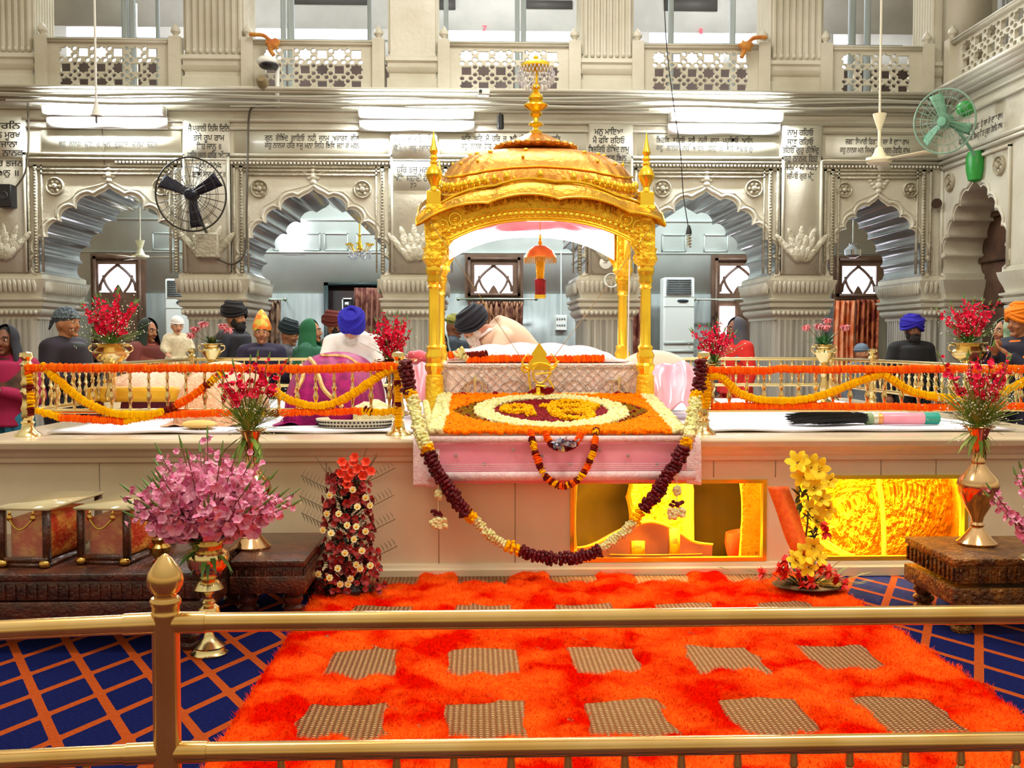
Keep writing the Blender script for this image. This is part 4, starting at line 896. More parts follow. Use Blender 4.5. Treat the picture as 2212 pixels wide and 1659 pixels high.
# ================================================================ the golden canopy
cp = thing('golden_canopy', 'golden four-pillared domed canopy with a crystal-topped finial, standing on the platform', 'canopy', (0, 0, 0))
cx_, cy_, ca, cb_ = .48, 8.31, .80, .61
def eh(u): return .20 * (1 - u * u)
PZ0 = ZP + .005
for i, (sx_, sy_) in enumerate(((-1, -1), (1, -1), (-1, 1), (1, 1))):
    x, y = cx_ + sx_ * ca, cy_ + sy_ * cb_
    mb = MB(); mb.lathe([(.07, 0), (.07, .06), (.056, .08), (.052, .10), (.052, .37), (.066, .39), (.07, .42), (.056, .44), (.06, .47), (.066, .50), (.05, .53), (.056, .56), (.04, .58), (.038, 1.0), (.048, 1.01), (.04, 1.03), (.052, 1.06), (.046, 1.09), (.058, 1.12), (.062, 1.15), (.05, 1.18)], (x, y, PZ0), 20, flute=(10, .05)); pil = mb.build('pillar', GOLD, cp)
    mb = MB(); mb.box(x - .06, x + .06, y - .06, y + .06, PZ0 + 1.17, 2.52); mb.lathe([(.05, 0), (.085, .05), (.07, .10), (.08, .14)], (x, y, PZ0 + 1.17), 16, flute=(8, .1)); mb.lathe([(.066, .05), (.072, .2), (.066, .35)], (x, y, PZ0), 12)
    for k in range(5): mb.ell((x, y - .06, PZ0 + 1.25 + .07 * k), (.045, .02, .03), 10, 6)
    mb.build('capital_block', GOLDE, pil, bevel=.006)
    # corner finial
    mb = MB(); zb2 = 2.45; mb.box(x - .052, x + .052, y - .052, y + .052, zb2, zb2 + .17)
    mb.lathe([(.06, 0), (.03, .015), (.024, .04), (.05, .09), (.064, .125), (.05, .17), (.022, .20), (.034, .215), (.02, .23), (.032, .25), (.018, .27), (.026, .285), (.034, .30), (.02, .34), (.0, .46)], (x, y, zb2 + .17), 16); mb.build('corner_finial', GOLD, cp, bevel=.004)
# fascia on the four sides
def fascia(L_, zscale=1):
    n_ = 40; us = np.linspace(-1, 1, n_); top = [(u * L_, 2.44 + eh(u)) for u in us]
    inner_ = L_ - .05; bot = []
    for u in np.linspace(1, -1, 60):
        z = 2.405 - .20 * abs(u) ** 2.4 - (.12 * max(0, (abs(u) - .86) / .14) ** 1.4); bot.append((u * inner_, z))
    return [top + [(L_, 2.06), (inner_, 2.06)] + bot + [(-inner_, 2.06), (-L_, 2.06)]]
for nm, sgn in (('front', -1), ('back', 1)):
    y = cy_ + sgn * cb_; plate(fascia(ca), .03, 'fascia', GOLDE, XF(y - (.045 if sgn < 0 else -.01)), cp, smooth=False, bevel=.003)
for sgn in (-1, 1):
    x = cx_ + sgn * ca; f_ = lambda V, x=x, sgn=sgn: np.stack([x + (.0 if sgn > 0 else -.03) + V[:, 2], cy_ + V[:, 0], V[:, 1]], -1)
    plate(fascia(cb_), .03, 'fascia', GOLDE, f_, cp, smooth=False, bevel=.003)
for o in [o for o in cp.children if o.name.startswith('fascia')][:2]:      # centre on cx
    for v in o.data.vertices: v.co.x += cx_
# bead and lettering relief on the front fascia
yf = cy_ - cb_ - .05; mb = MB()
for k in range(34):
    u = -.86 + 1.72 * k / 33; z = 2.405 - .20 * abs(u) ** 2.4; mb.ell((cx_ + u * ca, yf, z + .05), (.019, .014, .024), 8, 6)
for dz, r_ in ((.0, .008), (.018, .006), (.085, .005)):
    mb.tube([(cx_ + u * (ca - .05), yf, 2.405 - .20 * abs(u) ** 2.4 + dz) for u in np.linspace(-.9, .9, 40)], r_, 6)
for s_ in (-1, 1):
    for u, dz in ((.80, .15), (.92, .10), (.93, -.02), (.93, -.14)):
        c_ = (cx_ + s_ * u * ca, yf, 2.36 + dz - .1); mb.tube([(c_[0] + .045 * math.cos(t), yf, c_[2] + .045 * math.sin(t)) for t in np.linspace(0, 6.28, 16)[:-1]], .008, 5, closed=True); mb.ell(c_, (.02, .015, .02), 8, 6)
mb.build('bead_relief', GOLD, cp)
mb = MB(); T = textmesh('ਤੇਗ ਬਹਾਦਰ ਸਿਮਰਿਐ ਘਰ ਨਉ ਨਿਧ ਆਵੈ ਧਾਇ', .15, None, None, width=1.14)
V, fc = T; V = V.copy(); u = V[:, 0] / ca; W = np.stack([cx_ + V[:, 0], np.full(len(V), yf - .006), V[:, 1] * .66 + 2.405 + .095 - .20 * np.abs(u) ** 2.4 + .02 + .02 * (1 - u * u)], -1)
mb.add(W, fc); mb.build('raised_lettering', mat('lettering_gold', 'C47A10', .35, 1), cp, smooth=False, solid=.008)
# eaves
def eave_pt(side, u, off, dz):
    sc_ = .035 * abs(math.sin(3.5 * math.pi * (u + 1) / 2)) ** .8 if off > .05 else .02 * abs(math.sin(3.5 * math.pi * (u + 1) / 2)); z = 2.435 + eh(u) + dz + sc_ - .02
    if side == 0: return (cx_ + (ca + off) * u, cy_ - cb_ - off, z)
    if side == 1: return (cx_ + ca + off, cy_ + (cb_ + off) * u, z)
    if side == 2: return (cx_ - (ca + off) * u, cy_ + cb_ + off, z)
    return (cx_ - ca - off, cy_ - (cb_ + off) * u, z)
prof = [(-.06, .06), (.0, .07), (.04, .05), (.09, .0), (.125, -.055), (.118, -.068), (.08, -.045), (.03, -.02), (-.03, -.02)]
ring = [(s_, u) for s_ in range(4) for u in np.linspace(-1, 1, 57)[:-1]]; G = np.array([[eave_pt(s_, u, o_, dz) for o_, dz in prof] for s_, u in ring + ring[:1]])
MB().grid(G).build('eaves', GOLDV, cp, ang=50)
mb = MB(); rp = np.array([eave_pt(s_, u, -.005, .09) for s_, u in ring]); mb.tube(rp, .011, 6, closed=True); rp = np.array([eave_pt(s_, u, .126, -.058) for s_, u in ring]); mb.tube(rp, .007, 6, closed=True); mb.build('rope_moulding', GOLD, cp)
# dome
NPH, NT = 96, 22; G = np.zeros((NPH + 1, NT, 3)); A_, B_ = ca - .03, cb_ - .03; zt = 3.035
def dome_pt(ph, t, add=0):
    c_, s_ = math.cos(ph), math.sin(ph); q = lambda v, e_: math.copysign(abs(v) ** e_, v); X, Y_ = A_ * q(c_, .45), B_ * q(s_, .45)
    e_ = .20 * (1 - (X / A_) ** 2 * (Y_ / B_) ** 2); r_ = math.sin(t * math.pi / 2) ** .78; zb2 = 2.47 + e_; h = math.cos(t * math.pi / 2) ** .78
    fl = 1 + .012 * math.cos(ph * 24) * r_
    return np.array([cx_ + X * r_ * fl * (1 + add), cy_ + Y_ * r_ * fl * (1 + add), zb2 + (zt - zb2) * h + add * .3])
for i in range(NPH + 1):
    for j in range(NT): G[i, j] = dome_pt(i * 2 * math.pi / NPH, j / (NT - 1))
MB().grid(G[:, ::-1]).build('dome', GOLDD, cp, ang=0)
mb = MB()
for t, r_ in ((.80, .008), (.97, .010)): mb.tube([dome_pt(a, t, .01) for a in np.linspace(0, 2 * math.pi, 97)[:-1]], r_, 6, closed=True)
for k in range(72):
    a = k * 2 * math.pi / 72; mb.ell(dome_pt(a, .90, .006), (.026, .026, .035), 8, 6); mb.ell(dome_pt(a + .04, .93, .008), (.012, .012, .02), 6, 5)
for k in range(14): a = k * 2 * math.pi / 14 + .2; mb.ell(dome_pt(a, .42, .01), (.02, .012, .012), 8, 5); mb.ell(dome_pt(a, .62, .01), (.014, .012, .012), 8, 5)
mb.build('leaf_band', GOLD, cp)
# lotus cap and finial
zq = lambda py: 1.5 + (737 - py) * 8.31 / 2200 - .01
mb = MB(); mb.lathe([(0, zq(330)), (.30, zq(328)), (.33, zq(322)), (.27, zq(318)), (.20, zq(308)), (.12, zq(298)), (.06, zq(290)), (.0, zq(289))], (cx_, cy_, 0), 48, flute=(16, .05))
for k in range(24): a = k * math.pi / 12; mb.ell((cx_ + .31 * math.cos(a), cy_ + .31 * math.sin(a), zq(322)), (.035, .035, .022), 8, 6)
mb.build('lotus_cap', GOLDD, cp, ang=60)
pr = [(.05, 290), (.052, 286), (.022, 282), (.02, 277), (.058, 272), (.06, 269), (.024, 264), (.02, 258), (.05, 250), (.052, 247), (.03, 244), (.06, 240), (.10, 232), (.098, 229), (.05, 222), (.062, 216), (.055, 210), (.03, 203), (.022, 198), (.045, 193), (.042, 189), (.02, 185), (.016, 160), (.015, 150)]
mb = MB().lathe([(r_, zq(y_)) for r_, y_ in pr], (cx_, cy_, 0), 24); fin = mb.build('finial', GOLD, cp)
mb = MB().lathe([(.125, zq(152)), (.13, zq(150)), (.12, zq(143)), (.08, zq(137)), (.03, zq(134)), (.014, zq(132)), (.022, zq(129)), (.02, zq(127)), (.006, zq(125)), (0, zq(120))], (cx_, cy_, 0), 24); mb.build('finial_cap', GOLD, cp)
CRY = mat('crystal', 'F4F6FF', .05, 0, trans=.6, spec=1, coat=1); mb = MB()
for row, (y_, r_, n_) in enumerate(((155, .135, 26), (163, .148, 30), (172, .15, 30), (180, .14, 28), (188, .115, 22), (195, .08, 14))):
    for k in range(n_):
        a = (k + row * .5) * 2 * math.pi / n_; mb.ell((cx_ + r_ * math.cos(a), cy_ + r_ * math.sin(a), zq(y_)), (.007, .007, .017), 5, 4)
mb.build('crystal_drops', CRY, fin, smooth=False)
# lining, lamps inside
PL = mat('pink_lining', 'F07C92', .7, 0, 'F8A4B4', 3, bump=.4, bscale=5); G = np.zeros((49, 12, 3))
for i in range(49):
    for j in range(12):
        t = j / 11; q = dome_pt(i * 2 * math.pi / 48, max(.02, t)); base = np.array([cx_, cy_, 0]); d = (q - base) * [.93, .93, 1]; zz = 2.475 + .02 * math.sin(i * 1.3) * t + .05 * (1 - t) ** 1 - .06 * math.exp(-((t - .45) / .3) ** 2)
        G[i, j] = (cx_ + d[0], cy_ + d[1], zz)
MB().grid(G).build('pink_lining', PL, cp)
TUBE = mat('lamp_tube', 'FFFFFF', .5, emit=45)
for sgn in (-1, 1):
    pass
mb = MB(); 
yb2 = cy_ + cb_ - .04
vl = plate([[(u * (ca - .08) + cx_, 2.53) for u in np.linspace(-1, 1, 20)] + [(u * (ca - .08) + cx_, 2.40 - .20 * abs(u) ** 2.4) for u in np.linspace(1, -1, 40)]], .01, 'white_valance', mat('white_satin', 'FAF6F8', .6), XF(yb2), cp, smooth=False)
mb.tube([(cx_ + u * (ca - .1), yb2 - .03, 2.435 - .20 * abs(u) ** 2.4) for u in np.linspace(-.93, .93, 30)], .016, 8); lt = mb.build('tube_lamp', TUBE, cp)
mb = MB(); mb.tube([(cx_ - .60, cy_ - cb_ + .05, 2.42), (cx_ + .60, cy_ - cb_ + .05, 2.42)], .013, 8); mb.tube([(cx_ - ca + .1, cy_ - .4, 2.36), (cx_ - ca + .1, cy_ + .4, 2.36)], .012, 8); mb.build('tube_lamp', mat('side_lamp_tube', 'FFFFFF', .5, emit=5), cp)
# parasol hanging under the lining
pc = P(1167, 545, 8.31); ps = thing('hanging_parasol', 'small golden parasol with a fringe and a red cloth, hanging below the canopy lining', 'parasol', tuple(pc))
mb = MB().lathe([(0, .06), (.05, .05), (.10, .015), (.13, -.035), (.132, -.045), (.12, -.04), (.06, 0), (0, .02)], (0, 0, 0), 32); mb.build('shade', GOLDD, ps)
mb = MB(); mb.lathe([(.012, .06), (.02, .08), (.008, .10), (.014, .12), (.004, .15), (.003, .32)], (0, 0, 0), 10); mb.build('top_knob', GOLD, ps)
mb = MB()
for k in range(48): a = k * math.pi / 24; mb.tube([(.128 * math.cos(a), .128 * math.sin(a), -.045), (.13 * math.cos(a), .13 * math.sin(a), -.085)], .0035, 4)
mb.build('fringe', mat('gold_fringe', 'D8B878', .4, .6), ps)
mb = MB().lathe([(.02, 0), (.036, -.04), (.034, -.12), (.03, -.215)], (0, 0, 0), 16, flute=(8, .06)); mb.build('handle', mat('yellow_tinsel', 'F0B81A', .35, .7, bump=1, bscale=80), ps)
mb = MB().lathe([(.034, -.215), (.042, -.22), (.04, -.33), (.042, -.345)], (0, 0, 0), 18, flute=(9, .08)); mb.build('red_cloth', mat('crimson_cloth', 'B0102A', .6, 0, '7A0A1A', 20), ps)
mb = MB().lathe([(.042, -.345), (.044, -.37), (.03, -.375)], (0, 0, 0), 18, flute=(9, .08)); mb.build('gold_hem', GOLD, ps)
# stay wires from the dome corners down to the emblem, and the white cord by the back pillar
WIRE = mat('brass_wire', 'B09A6A', .4, .8)
for pl, lb in (((P(925, 472, 7.6), P(1130, 780, 7.64)), 'thin stay wire slanting from the canopy corner by the second arch to the emblem'), ((P(1400, 500, 7.6), P(1190, 780, 7.64)), 'thin stay wire slanting from the canopy corner by the air conditioner to the emblem')):
    tag(MB().tube(pl, .0025, 5).build('stay_wire', WIRE), lb, 'wire')
tag(MB().tube([P(1360, 560, 8.8), P(1358, 650, 8.78), P(1356, 770, 8.76)], .006, 6).build('hanging_cable', WHITE), 'white cord hanging beside the rear pillar of the canopy', 'cable')
# small brass post foot between the pillars
# ================================================================ brass railings round the dais
ZTR = P(1700, 797, 6.6)[2]; ZBR = P(1700, 885, 6.6)[2]; YRL = 6.62
def baluster_mesh():
    h = ZTR - ZBR; pr = [(.008, 0), (.014, .01), (.008, .03), (.011, .06), (.019, .09), (.011, .115), (.009, .125), (.017, .145), (.009, .16), (.007, .19), (.014, .205), (.009, .22), (.008, h)]
    return MB().lathe([(r_, z * h / .262 if z != h else h) for r_, z in pr], (0, 0, 0), 10)
_bal = None
def railing(p0, p1, label, n_, zt_=ZTR, zb_=ZBR, posts=()):
    global _bal
    p0, p1 = np.array(p0, float), np.array(p1, float); t = thing('brass_railing', label, 'railing', (p0[0], p0[1], ZP), 0, 'polished brass railings round the platform'); o_ = np.array([p0[0], p0[1], ZP])
    for z in (zt_, zb_): MB().tube([np.r_[p0, z] - o_, np.r_[p1, z] - o_], .017, 12).build('rail', BRASSP, t)
    for k in range(n_):
        q = p0 + (p1 - p0) * (k + .5) / n_
        if _bal is None: b_ = baluster_mesh().build('baluster', BRASSP, t); _bal = b_
        else: b_ = _bal.copy(); COL.objects.link(b_)
        b_.parent = t; b_.location = (q[0] - o_[0], q[1] - o_[1], zb_ - ZP)
    for q in posts:
        q = np.array(q, float)
        mb = MB(); mb.lathe([(.085, 0), (.08, .012), (.06, .03), (.04, .05), (.036, .08), (.045, .09), (.03, .105), (.04, .13), (.034, .15), (.042, .18), (.032, .21), (.03, .26), (.045, .285), (.03, .31), (.04, .34), (.03, .365), (.034, .40), (.034, .45), (.046, .46), (.03, .475), (.024, .485), (.045, .51), (.04, .535), (.02, .54), (.0, .545)], (q[0] - o_[0], q[1] - o_[1], 0), 20); mb.build('post', BRASSP, t)
    return t
xl, xr = P(60, 900, YRL)[0], 3.66; xm0, xm1 = P(861, 900, YRL)[0], P(1519, 900, YRL)[0]
YR2 = 10.4
railing((xl, YRL), (xm0, YRL), 'brass railing along the platform edge above the wooden display table', 20, posts=((xl, YRL), (xm0, YRL)))
railing((xm1, YRL), (xr, YRL), 'brass railing along the platform edge above the yellow lilies', 19, posts=((xm1, YRL),))
railing((xl, YRL + .05), (xl, YR2), 'brass railing running back from the post by the woman in a scarf', 30)
railing((xr, YRL + .1), (xr, YR2), 'brass railing running back under the largest urn of red gladioli', 30, posts=((xr, 9.3),))
railing((xl, YR2), (xr, YR2), 'brass railing across the rear edge of the platform', 56, posts=((xl, YR2), (xr, YR2)))
# garlands on the railings
yg2 = YRL - .04; q_ = lambda px, py: P(px, py, yg2)
def line(a, b2, n_=10, amp=.004): pp_ = np.linspace(a, b2, n_); pp_[1:-1, 2] += RNG.normal(size=n_ - 2) * amp; return pp_
def gtag(mb, mats, lb): return tag(mb.build('marigold_garland', mats), lb, 'garland')
mb = MB(); garland(mb, line(q_(62, 795), q_(600, 797)), .027, cluster=2); garland(mb, line(q_(585, 797), q_(858, 793)), .028, cluster=2); gtag(mb, [MARI], 'orange marigold garland tied along the top rail above the display table')
mb = MB(); garland(mb, line(q_(80, 888), q_(130, 902)), .023, mi=1); garland(mb, line(q_(130, 903), q_(270, 910)), .024); garland(mb, line(q_(270, 910), q_(330, 898)), .024, mi=1); garland(mb, line(q_(500, 890), q_(570, 893)), .024, mi=1); garland(mb, line(q_(330, 898), q_(500, 890)), .024, cluster=2); garland(mb, line(q_(570, 893), q_(600, 893)), .024, mi=2, cluster=2); garland(mb, line(q_(605, 892), q_(780, 889)), .024, cluster=2); garland(mb, line(q_(780, 889), q_(858, 890)), .024, mi=1, cluster=2); garland(mb, line(q_(788, 884), q_(800, 890), 3), .024, mi=2, cluster=2)
gtag(mb, [MARI, MARY, MARD], 'orange marigold garland with maroon knots along the bottom rail above the display table')
def swag(pl, seq, lb, r_=.027): return two_tone([q_(*a) for a in pl], r_, [MARY, MARI, MARD], lb, seq, cl=2)
swag([(92, 790), (130, 825), (180, 866), (240, 893), (290, 896), (345, 893), (395, 868), (440, 838), (475, 808)], [(6, 0), (.5, 2), (1.6, 1), (.4, 2), (.8, 0)], 'yellow garland swagging down from the end post beside the woman in a scarf')
swag([(585, 842), (630, 866), (675, 878), (720, 872), (770, 846), (815, 815), (848, 796)], [(1, 0)], 'yellow garland swagging across the railing in front of the magenta covered bundle')
swag([(60, 790), (64, 820), (66, 850), (66, 895)], [(1, 1), (1, 0), (.6, 2), (1, 0), (.6, 2)], 'marigold string wound down the corner post by the woman in a scarf', .024)
swag([(858, 800), (858, 830), (860, 870), (860, 920)], [(1, 0), (.3, 2), (1, 0), (.3, 2), (1, 0)], 'marigold string wound down the post beside the canopy pillar', .022)
mb = MB(); garland(mb, line(q_(1535, 800), q_(1800, 799)), .026, cluster=2); garland(mb, line(q_(1800, 798), q_(2230, 798)), .026, cluster=2); gtag(mb, [MARI], 'orange marigold garland tied along the top rail above the yellow lilies')
mb = MB(); garland(mb, line(q_(1540, 878), q_(2230, 879)), .024, cluster=2); gtag(mb, [MARI], 'orange marigold garland along the bottom rail above the yellow lilies')
swag([(1535, 812), (1560, 815), (1590, 845), (1640, 864), (1720, 866), (1790, 850), (1850, 826), (1905, 808)], [(1, 0)], 'yellow garland swagging across the railing above the first lit opening')
swag([(1905, 806), (1935, 825), (1975, 848), (2060, 862), (2130, 860), (2190, 835), (2230, 815)], [(1, 0)], 'yellow garland swagging behind the tall red gladioli vase on the carved stool')
swag([(1524, 812), (1526, 850), (1524, 880)], [(1, 0)], 'yellow marigold string on the post beside the pink satin folds', .028)
mb = MB(); garland(mb, [P(548, 800, 6.5), P(545, 805, 6.5)], .03); 

# ---------------------------------------------------------------- vases
def vase(name, label, prof, loc, m_=BRASSP, n_=28, extra=None, group=None):
    o = MB().lathe(prof, (0, 0, 0), n_).build(name, m_, None, loc=None); o.location = loc; tag(o, label, 'vase', group)
    if extra: extra(o)
    return o
URN = [(.07, 0), (.075, .01), (.05, .03), (.055, .045), (.10, .09), (.125, .14), (.125, .17), (.10, .21), (.085, .225), (.095, .24), (.135, .262), (.13, .268), (.09, .245), (.075, .22), (0, .2)]
URNT = [(.05, 0), (.05, .01), (.03, .03), (.035, .045), (.07, .12), (.085, .17), (.075, .21), (.06, .23), (.065, .25), (.10, .272), (.095, .278), (.06, .25), (0, .2)]
def urn_on_rail(px, py_base, py_top, Y, wpx, prof, lb):
    b_ = P(px, py_base, Y); b_[2] = max(b_[2], ZTR + .02) if False else b_[2]; t_ = P(px, py_top, Y); h = t_[2] - b_[2]; w_ = wpx * Y / F / 2; pr = np.array(prof, float); pr[:, 1] *= h / pr[:, 1].max(); pr[:, 0] *= w_ / pr[:, 0].max()
    o = vase('brass_urn', lb, pr, tuple(b_)); 
    for s_ in (-1, 1):
        MB().tube(smooth_path([(s_ * w_ * .78, 0, h * .55), (s_ * w_ * 1.12, 0, h * .72), (s_ * w_ * 1.05, 0, h * .9), (s_ * w_ * .8, 0, h * .88)], 12), .006, 6).build('handle', BRASSP, o)
    hh = b_[2] - (ZP + .02); MB().lathe([(.10, -hh), (.10, -hh + .02), (.04, -hh + .05), (.03, -hh * .7), (.05, -hh * .55), (.03, -hh * .4), (.03, -.06), (.06, -.015), (.06, .0)], (0, 0, 0), 18).build('pedestal', BRASSP, o)
    return b_, t_
def gladioli(loc, n_, h, spread, m_, label, breath=200, bsize=.0045, leaves=60, floret=.034, lean=(0, 0), grn=None, name='flower_bouquet', tips=True, start=.3, nfl=9):
    t = thing(name, label, 'bouquet', tuple(loc))
    for k in range(n_):
        a = 2 * math.pi * (k * .618) + RNG.uniform(-.3, .3); u = math.sqrt((k + .5) / n_); d = np.array([math.cos(a) * spread * u + lean[0], math.sin(a) * spread * u * .7 + lean[1], 1.0 - .25 * u]); d /= np.linalg.norm(d)
        hh = h * RNG.uniform(.82, 1.08) * (1 - .12 * u); pts = smooth_path([np.zeros(3), d * hh * .5, d * hh + [0, 0, -.03 * u]], 12)
        st = MB().tube(pts, np.linspace(.005, .0025, 12), 5).build('flower_stem', STEM, t)
        nf = nfl; ts = np.linspace(start, .97, nf); C = np.array([pts[int(x * 11)] * 1.0 + (pts[min(11, int(x * 11) + 1)] - pts[int(x * 11)]) * (x * 11 % 1) for x in ts]); C = np.repeat(C, 2, 0) + RNG.normal(size=(nf * 2, 3)) * floret * .35
        S = np.repeat(np.linspace(1, .32, nf), 2) * floret; D = RNG.normal(size=(nf * 2, 3)) * .8 + [0, -.5, .25] + d * .4
        MB().inst(GLAD, C, zto(D), S).build('floret', m_, st)
        if tips: MB().tube([pts[-1], pts[-1] + d * floret * 1.2], [.008, .002], 5).build('bud', LEAF, st)
    k = leaves; dirs = np.stack([RNG.normal(size=k) * spread * .8 + lean[0], RNG.normal(size=k) * spread * .6, RNG.uniform(.25, 1, k)], -1)
    L_ = RNG.uniform(.10, .24, k); C = dirs / np.linalg.norm(dirs, axis=1)[:, None] * RNG.uniform(.0, h * .45, k)[:, None]
    MB().inst(LEAFT, C, zto(dirs) @ rx(-math.pi / 2), np.stack([L_ * .5, L_, L_], -1)).build('foliage', grn or LEAF, t, kind='stuff')
    if breath:
        k = breath; dr = RNG.normal(size=(k, 3)) * [spread * .55, spread * .45, .22] + [lean[0], lean[1], .50]; C = dr * h * .72
        mb = MB(); mb.inst(t_puff(5, 3, .1), C, rots(k), RNG.uniform(.6, 1.3, k) * bsize); mb.build('white_filler_flowers', BREATH, t, kind='stuff')
        mb = MB()
        for c_ in C[::2]: mb.tube([(0, 0, .02), c_ * .5 + [0, 0, .02], c_], .0016, 3)
        mb.build('filler_stems', MATS.get('feathery_green', LEAF), t, kind='stuff')
    return t
# urns on the side and rear rails
b_, t_ = urn_on_rail(240, 792, 742, 7.75, 82, URN, 'wide brass urn of red gladioli near the man in a spotted bandana'); gladioli(t_ - [0, 0, .03], 13, .47, .62, REDG, 'red gladioli and white filler in the urn near the man in a spotted bandana', 260)
b_, t_ = urn_on_rail(457, 784, 742, 10.2, 50, URNT, 'small brass urn holding pink chrysanthemums on the rear rail')
b_, t_ = urn_on_rail(1535, 792, 782, 9.3, 56, URNT, 'brass urn of red gladioli almost hidden behind the post nearest the pink folds'); gladioli(P(1545, 785, 9.3), 13, .42, .60, REDG, 'red gladioli beside the white air conditioner, above the maroon garland end', 160)
b_, t_ = urn_on_rail(855, 790, 775, 8.2, 80, URNT, 'brass urn behind the marigold post, holding red gladioli beside the blue turban'); gladioli(P(848, 785, 8.2), 13, .42, .55, REDG, 'red gladioli beside the royal blue turban', 120)
b_, t_ = urn_on_rail(2092, 792, 740, 8.6, 80, URN, 'wide brass urn of red gladioli near the person in an orange turban'); gladioli(t_ - [0, 0, .03], 14, .47, .62, REDG, 'red gladioli and white filler near the person in an orange turban', 300)
b_, t2_ = urn_on_rail(1780, 790, 744, 9.4, 50, URNT, 'brass urn with potted red flowers in front of the orange curtain')
MUM = mat('pink_white_petal', 'D83A4A', .5, island='F6B8BC')
def mums(loc, cs, label, r_=.05, grn=LEAFD, spread=.14):
    t = thing('flower_bouquet', label, 'bouquet', tuple(loc))
    for c_ in cs:
        st = MB().tube([(0, 0, 0), np.array(c_) * .6, c_], .003, 5).build('flower_stem', STEM, t); mb = MB(); k = 60; D = RNG.normal(size=(k, 3)); D[:, 2] = np.abs(D[:, 2]); D /= np.linalg.norm(D, axis=1)[:, None]
        mb.inst(LEAFT, np.array(c_) + D * r_ * .15, zto(D) @ rx(-math.pi / 2), np.full((k, 3), r_ * 1.35) * [1.1, 1, 1]); mb.build('bloom', MUM, st)
    k = 150; D = RNG.normal(size=(k, 3)) * [1, .8, .6] + [0, 0, .7]; L_ = RNG.uniform(.05, .10, k); MB().inst(LEAFT, D * spread * .35, zto(D) @ rx(-math.pi / 2), np.stack([L_ * 1.3, L_, L_], -1)).build('foliage', grn, t, kind='stuff'); return t
mums(P(457, 745, 10.35), [(-.16, 0, .18), (-.07, -.03, .23), (.12, -.02, .21), (.17, 0, .17), (-.2, 0, .12)], 'pink and white chrysanthemums between the baby and the bearded man', .06)
mums(t2_ - [0, 0, .02], [(-.17, 0, .20), (-.05, 0, .21), (.03, 0, .26), (.2, 0, .20), (0, -.05, .2)], 'potted red flowers with dark leaves in front of the orange curtain', .055, mat('deep_green_leaf', '1E5A2A', .5, island='3E7A44'), .22)

FEATH = mat('feathery_green', '6A8A2A', .7, island='9AB04A')
# tall vases on the tables in front of the dais
TALL = [(.10, 0), (.105, .012), (.085, .03), (.05, .075), (.03, .10), (.04, .115), (.028, .13), (.034, .16), (.075, .24), (.10, .30), (.11, .345), (.10, .385), (.06, .43), (.034, .47), (.036, .49), (.028, .51), (.034, .56), (.042, .63), (.06, .675), (.085, .685), (.08, .69), (.03, .66), (0, .65)]
COP = mat('brass_copper', 'E2B884', .15, 1, 'D0A06C', 4)
def fit(prof, base, top): pr = np.array(prof, float); pr[:, 1] *= (top - base) / pr[:, 1].max(); return pr
YV1 = 5.75; b1 = P(545, 1183, YV1); t1 = P(537, 926, YV1); o = MB().lathe(fit(TALL, b1[2], t1[2]), (0, 0, 0), 28).build('tall_brass_vase', COP); o.location = b1; tag(o, 'tall brass vase of red gladioli on the dark display table', 'vase')
gladioli(t1 - [0, 0, .03], 7, .50, .46, REDG, 'red gladioli rising in front of the marigold railing above the pink gladioli', 520, leaves=120, floret=.034, bsize=.0032, start=.5, nfl=5, grn=FEATH)
YV2 = 5.42; b2_ = P(2110, 1175, YV2); t2 = P(2115, 920, YV2); o = MB().lathe(fit(TALL, b2_[2], t2[2]), (0, 0, 0), 28).build('tall_brass_vase', COP); o.location = b2_; tag(o, 'tall brass vase of red gladioli on the carved stool', 'vase')
gladioli(t2 - [0, 0, .03], 7, .50, .50, REDG, 'red gladioli with white filler rising over the carved stool', 640, leaves=120, floret=.034, bsize=.0038, start=.5, nfl=5, grn=FEATH)
# pedestal vase with pink gladioli
YV3 = 4.87; b3 = np.array([*P(452, 1415, YV3)[:2], .0]); zt3 = P(440, 1158, YV3)[2]
PED = [(.085, 0), (.088, .01), (.075, .02), (.07, .035), (.078, .045), (.05, .065), (.03, .085), (.02, .11), (.02, .16), (.04, .19), (.055, .21), (.05, .235), (.03, .25), (.035, .26), (.022, .275), (.03, .30), (.05, .315), (.072, .325), (.06, .345), (.05, .36), (.03, .37), (.045, .38), (.07, .40), (.095, .44), (.10, .48), (.092, .505), (.07, .52), (.075, .535), (.085, .55), (.13, .575), (.125, .58), (.07, .55), (0, .52)]
o = MB().lathe(fit(PED, 0, zt3), (0, 0, 0), 32).build('pedestal_vase', BRASSP); o.location = b3; tag(o, 'footed brass pedestal vase standing on the carpet behind the front railing', 'vase')
gl = gladioli((b3[0], b3[1], zt3 - .05), 46, .51, 1.4, PINKG, 'large fan of pink gladioli in the footed pedestal vase', 0, leaves=170, floret=.052, start=.36)
# pink gladioli at the right edge of the frame
gladioli(P(2262, 1215, 4.9), 9, .58, .55, PINKG, 'pink gladioli leaning in beside the carved stool', 0, leaves=40, floret=.034, lean=(-.22, 0))
t = MB().lathe(fit(PED, 0, P(2262, 1215, 4.9)[2] + .02), (0, 0, 0), 24).build('pedestal_vase', BRASSP); t.location = (P(2262, 1215, 4.9)[0], 4.9, 0); tag(t, 'footed brass vase just beyond the carved stool holding the leaning pink gladioli', 'vase')

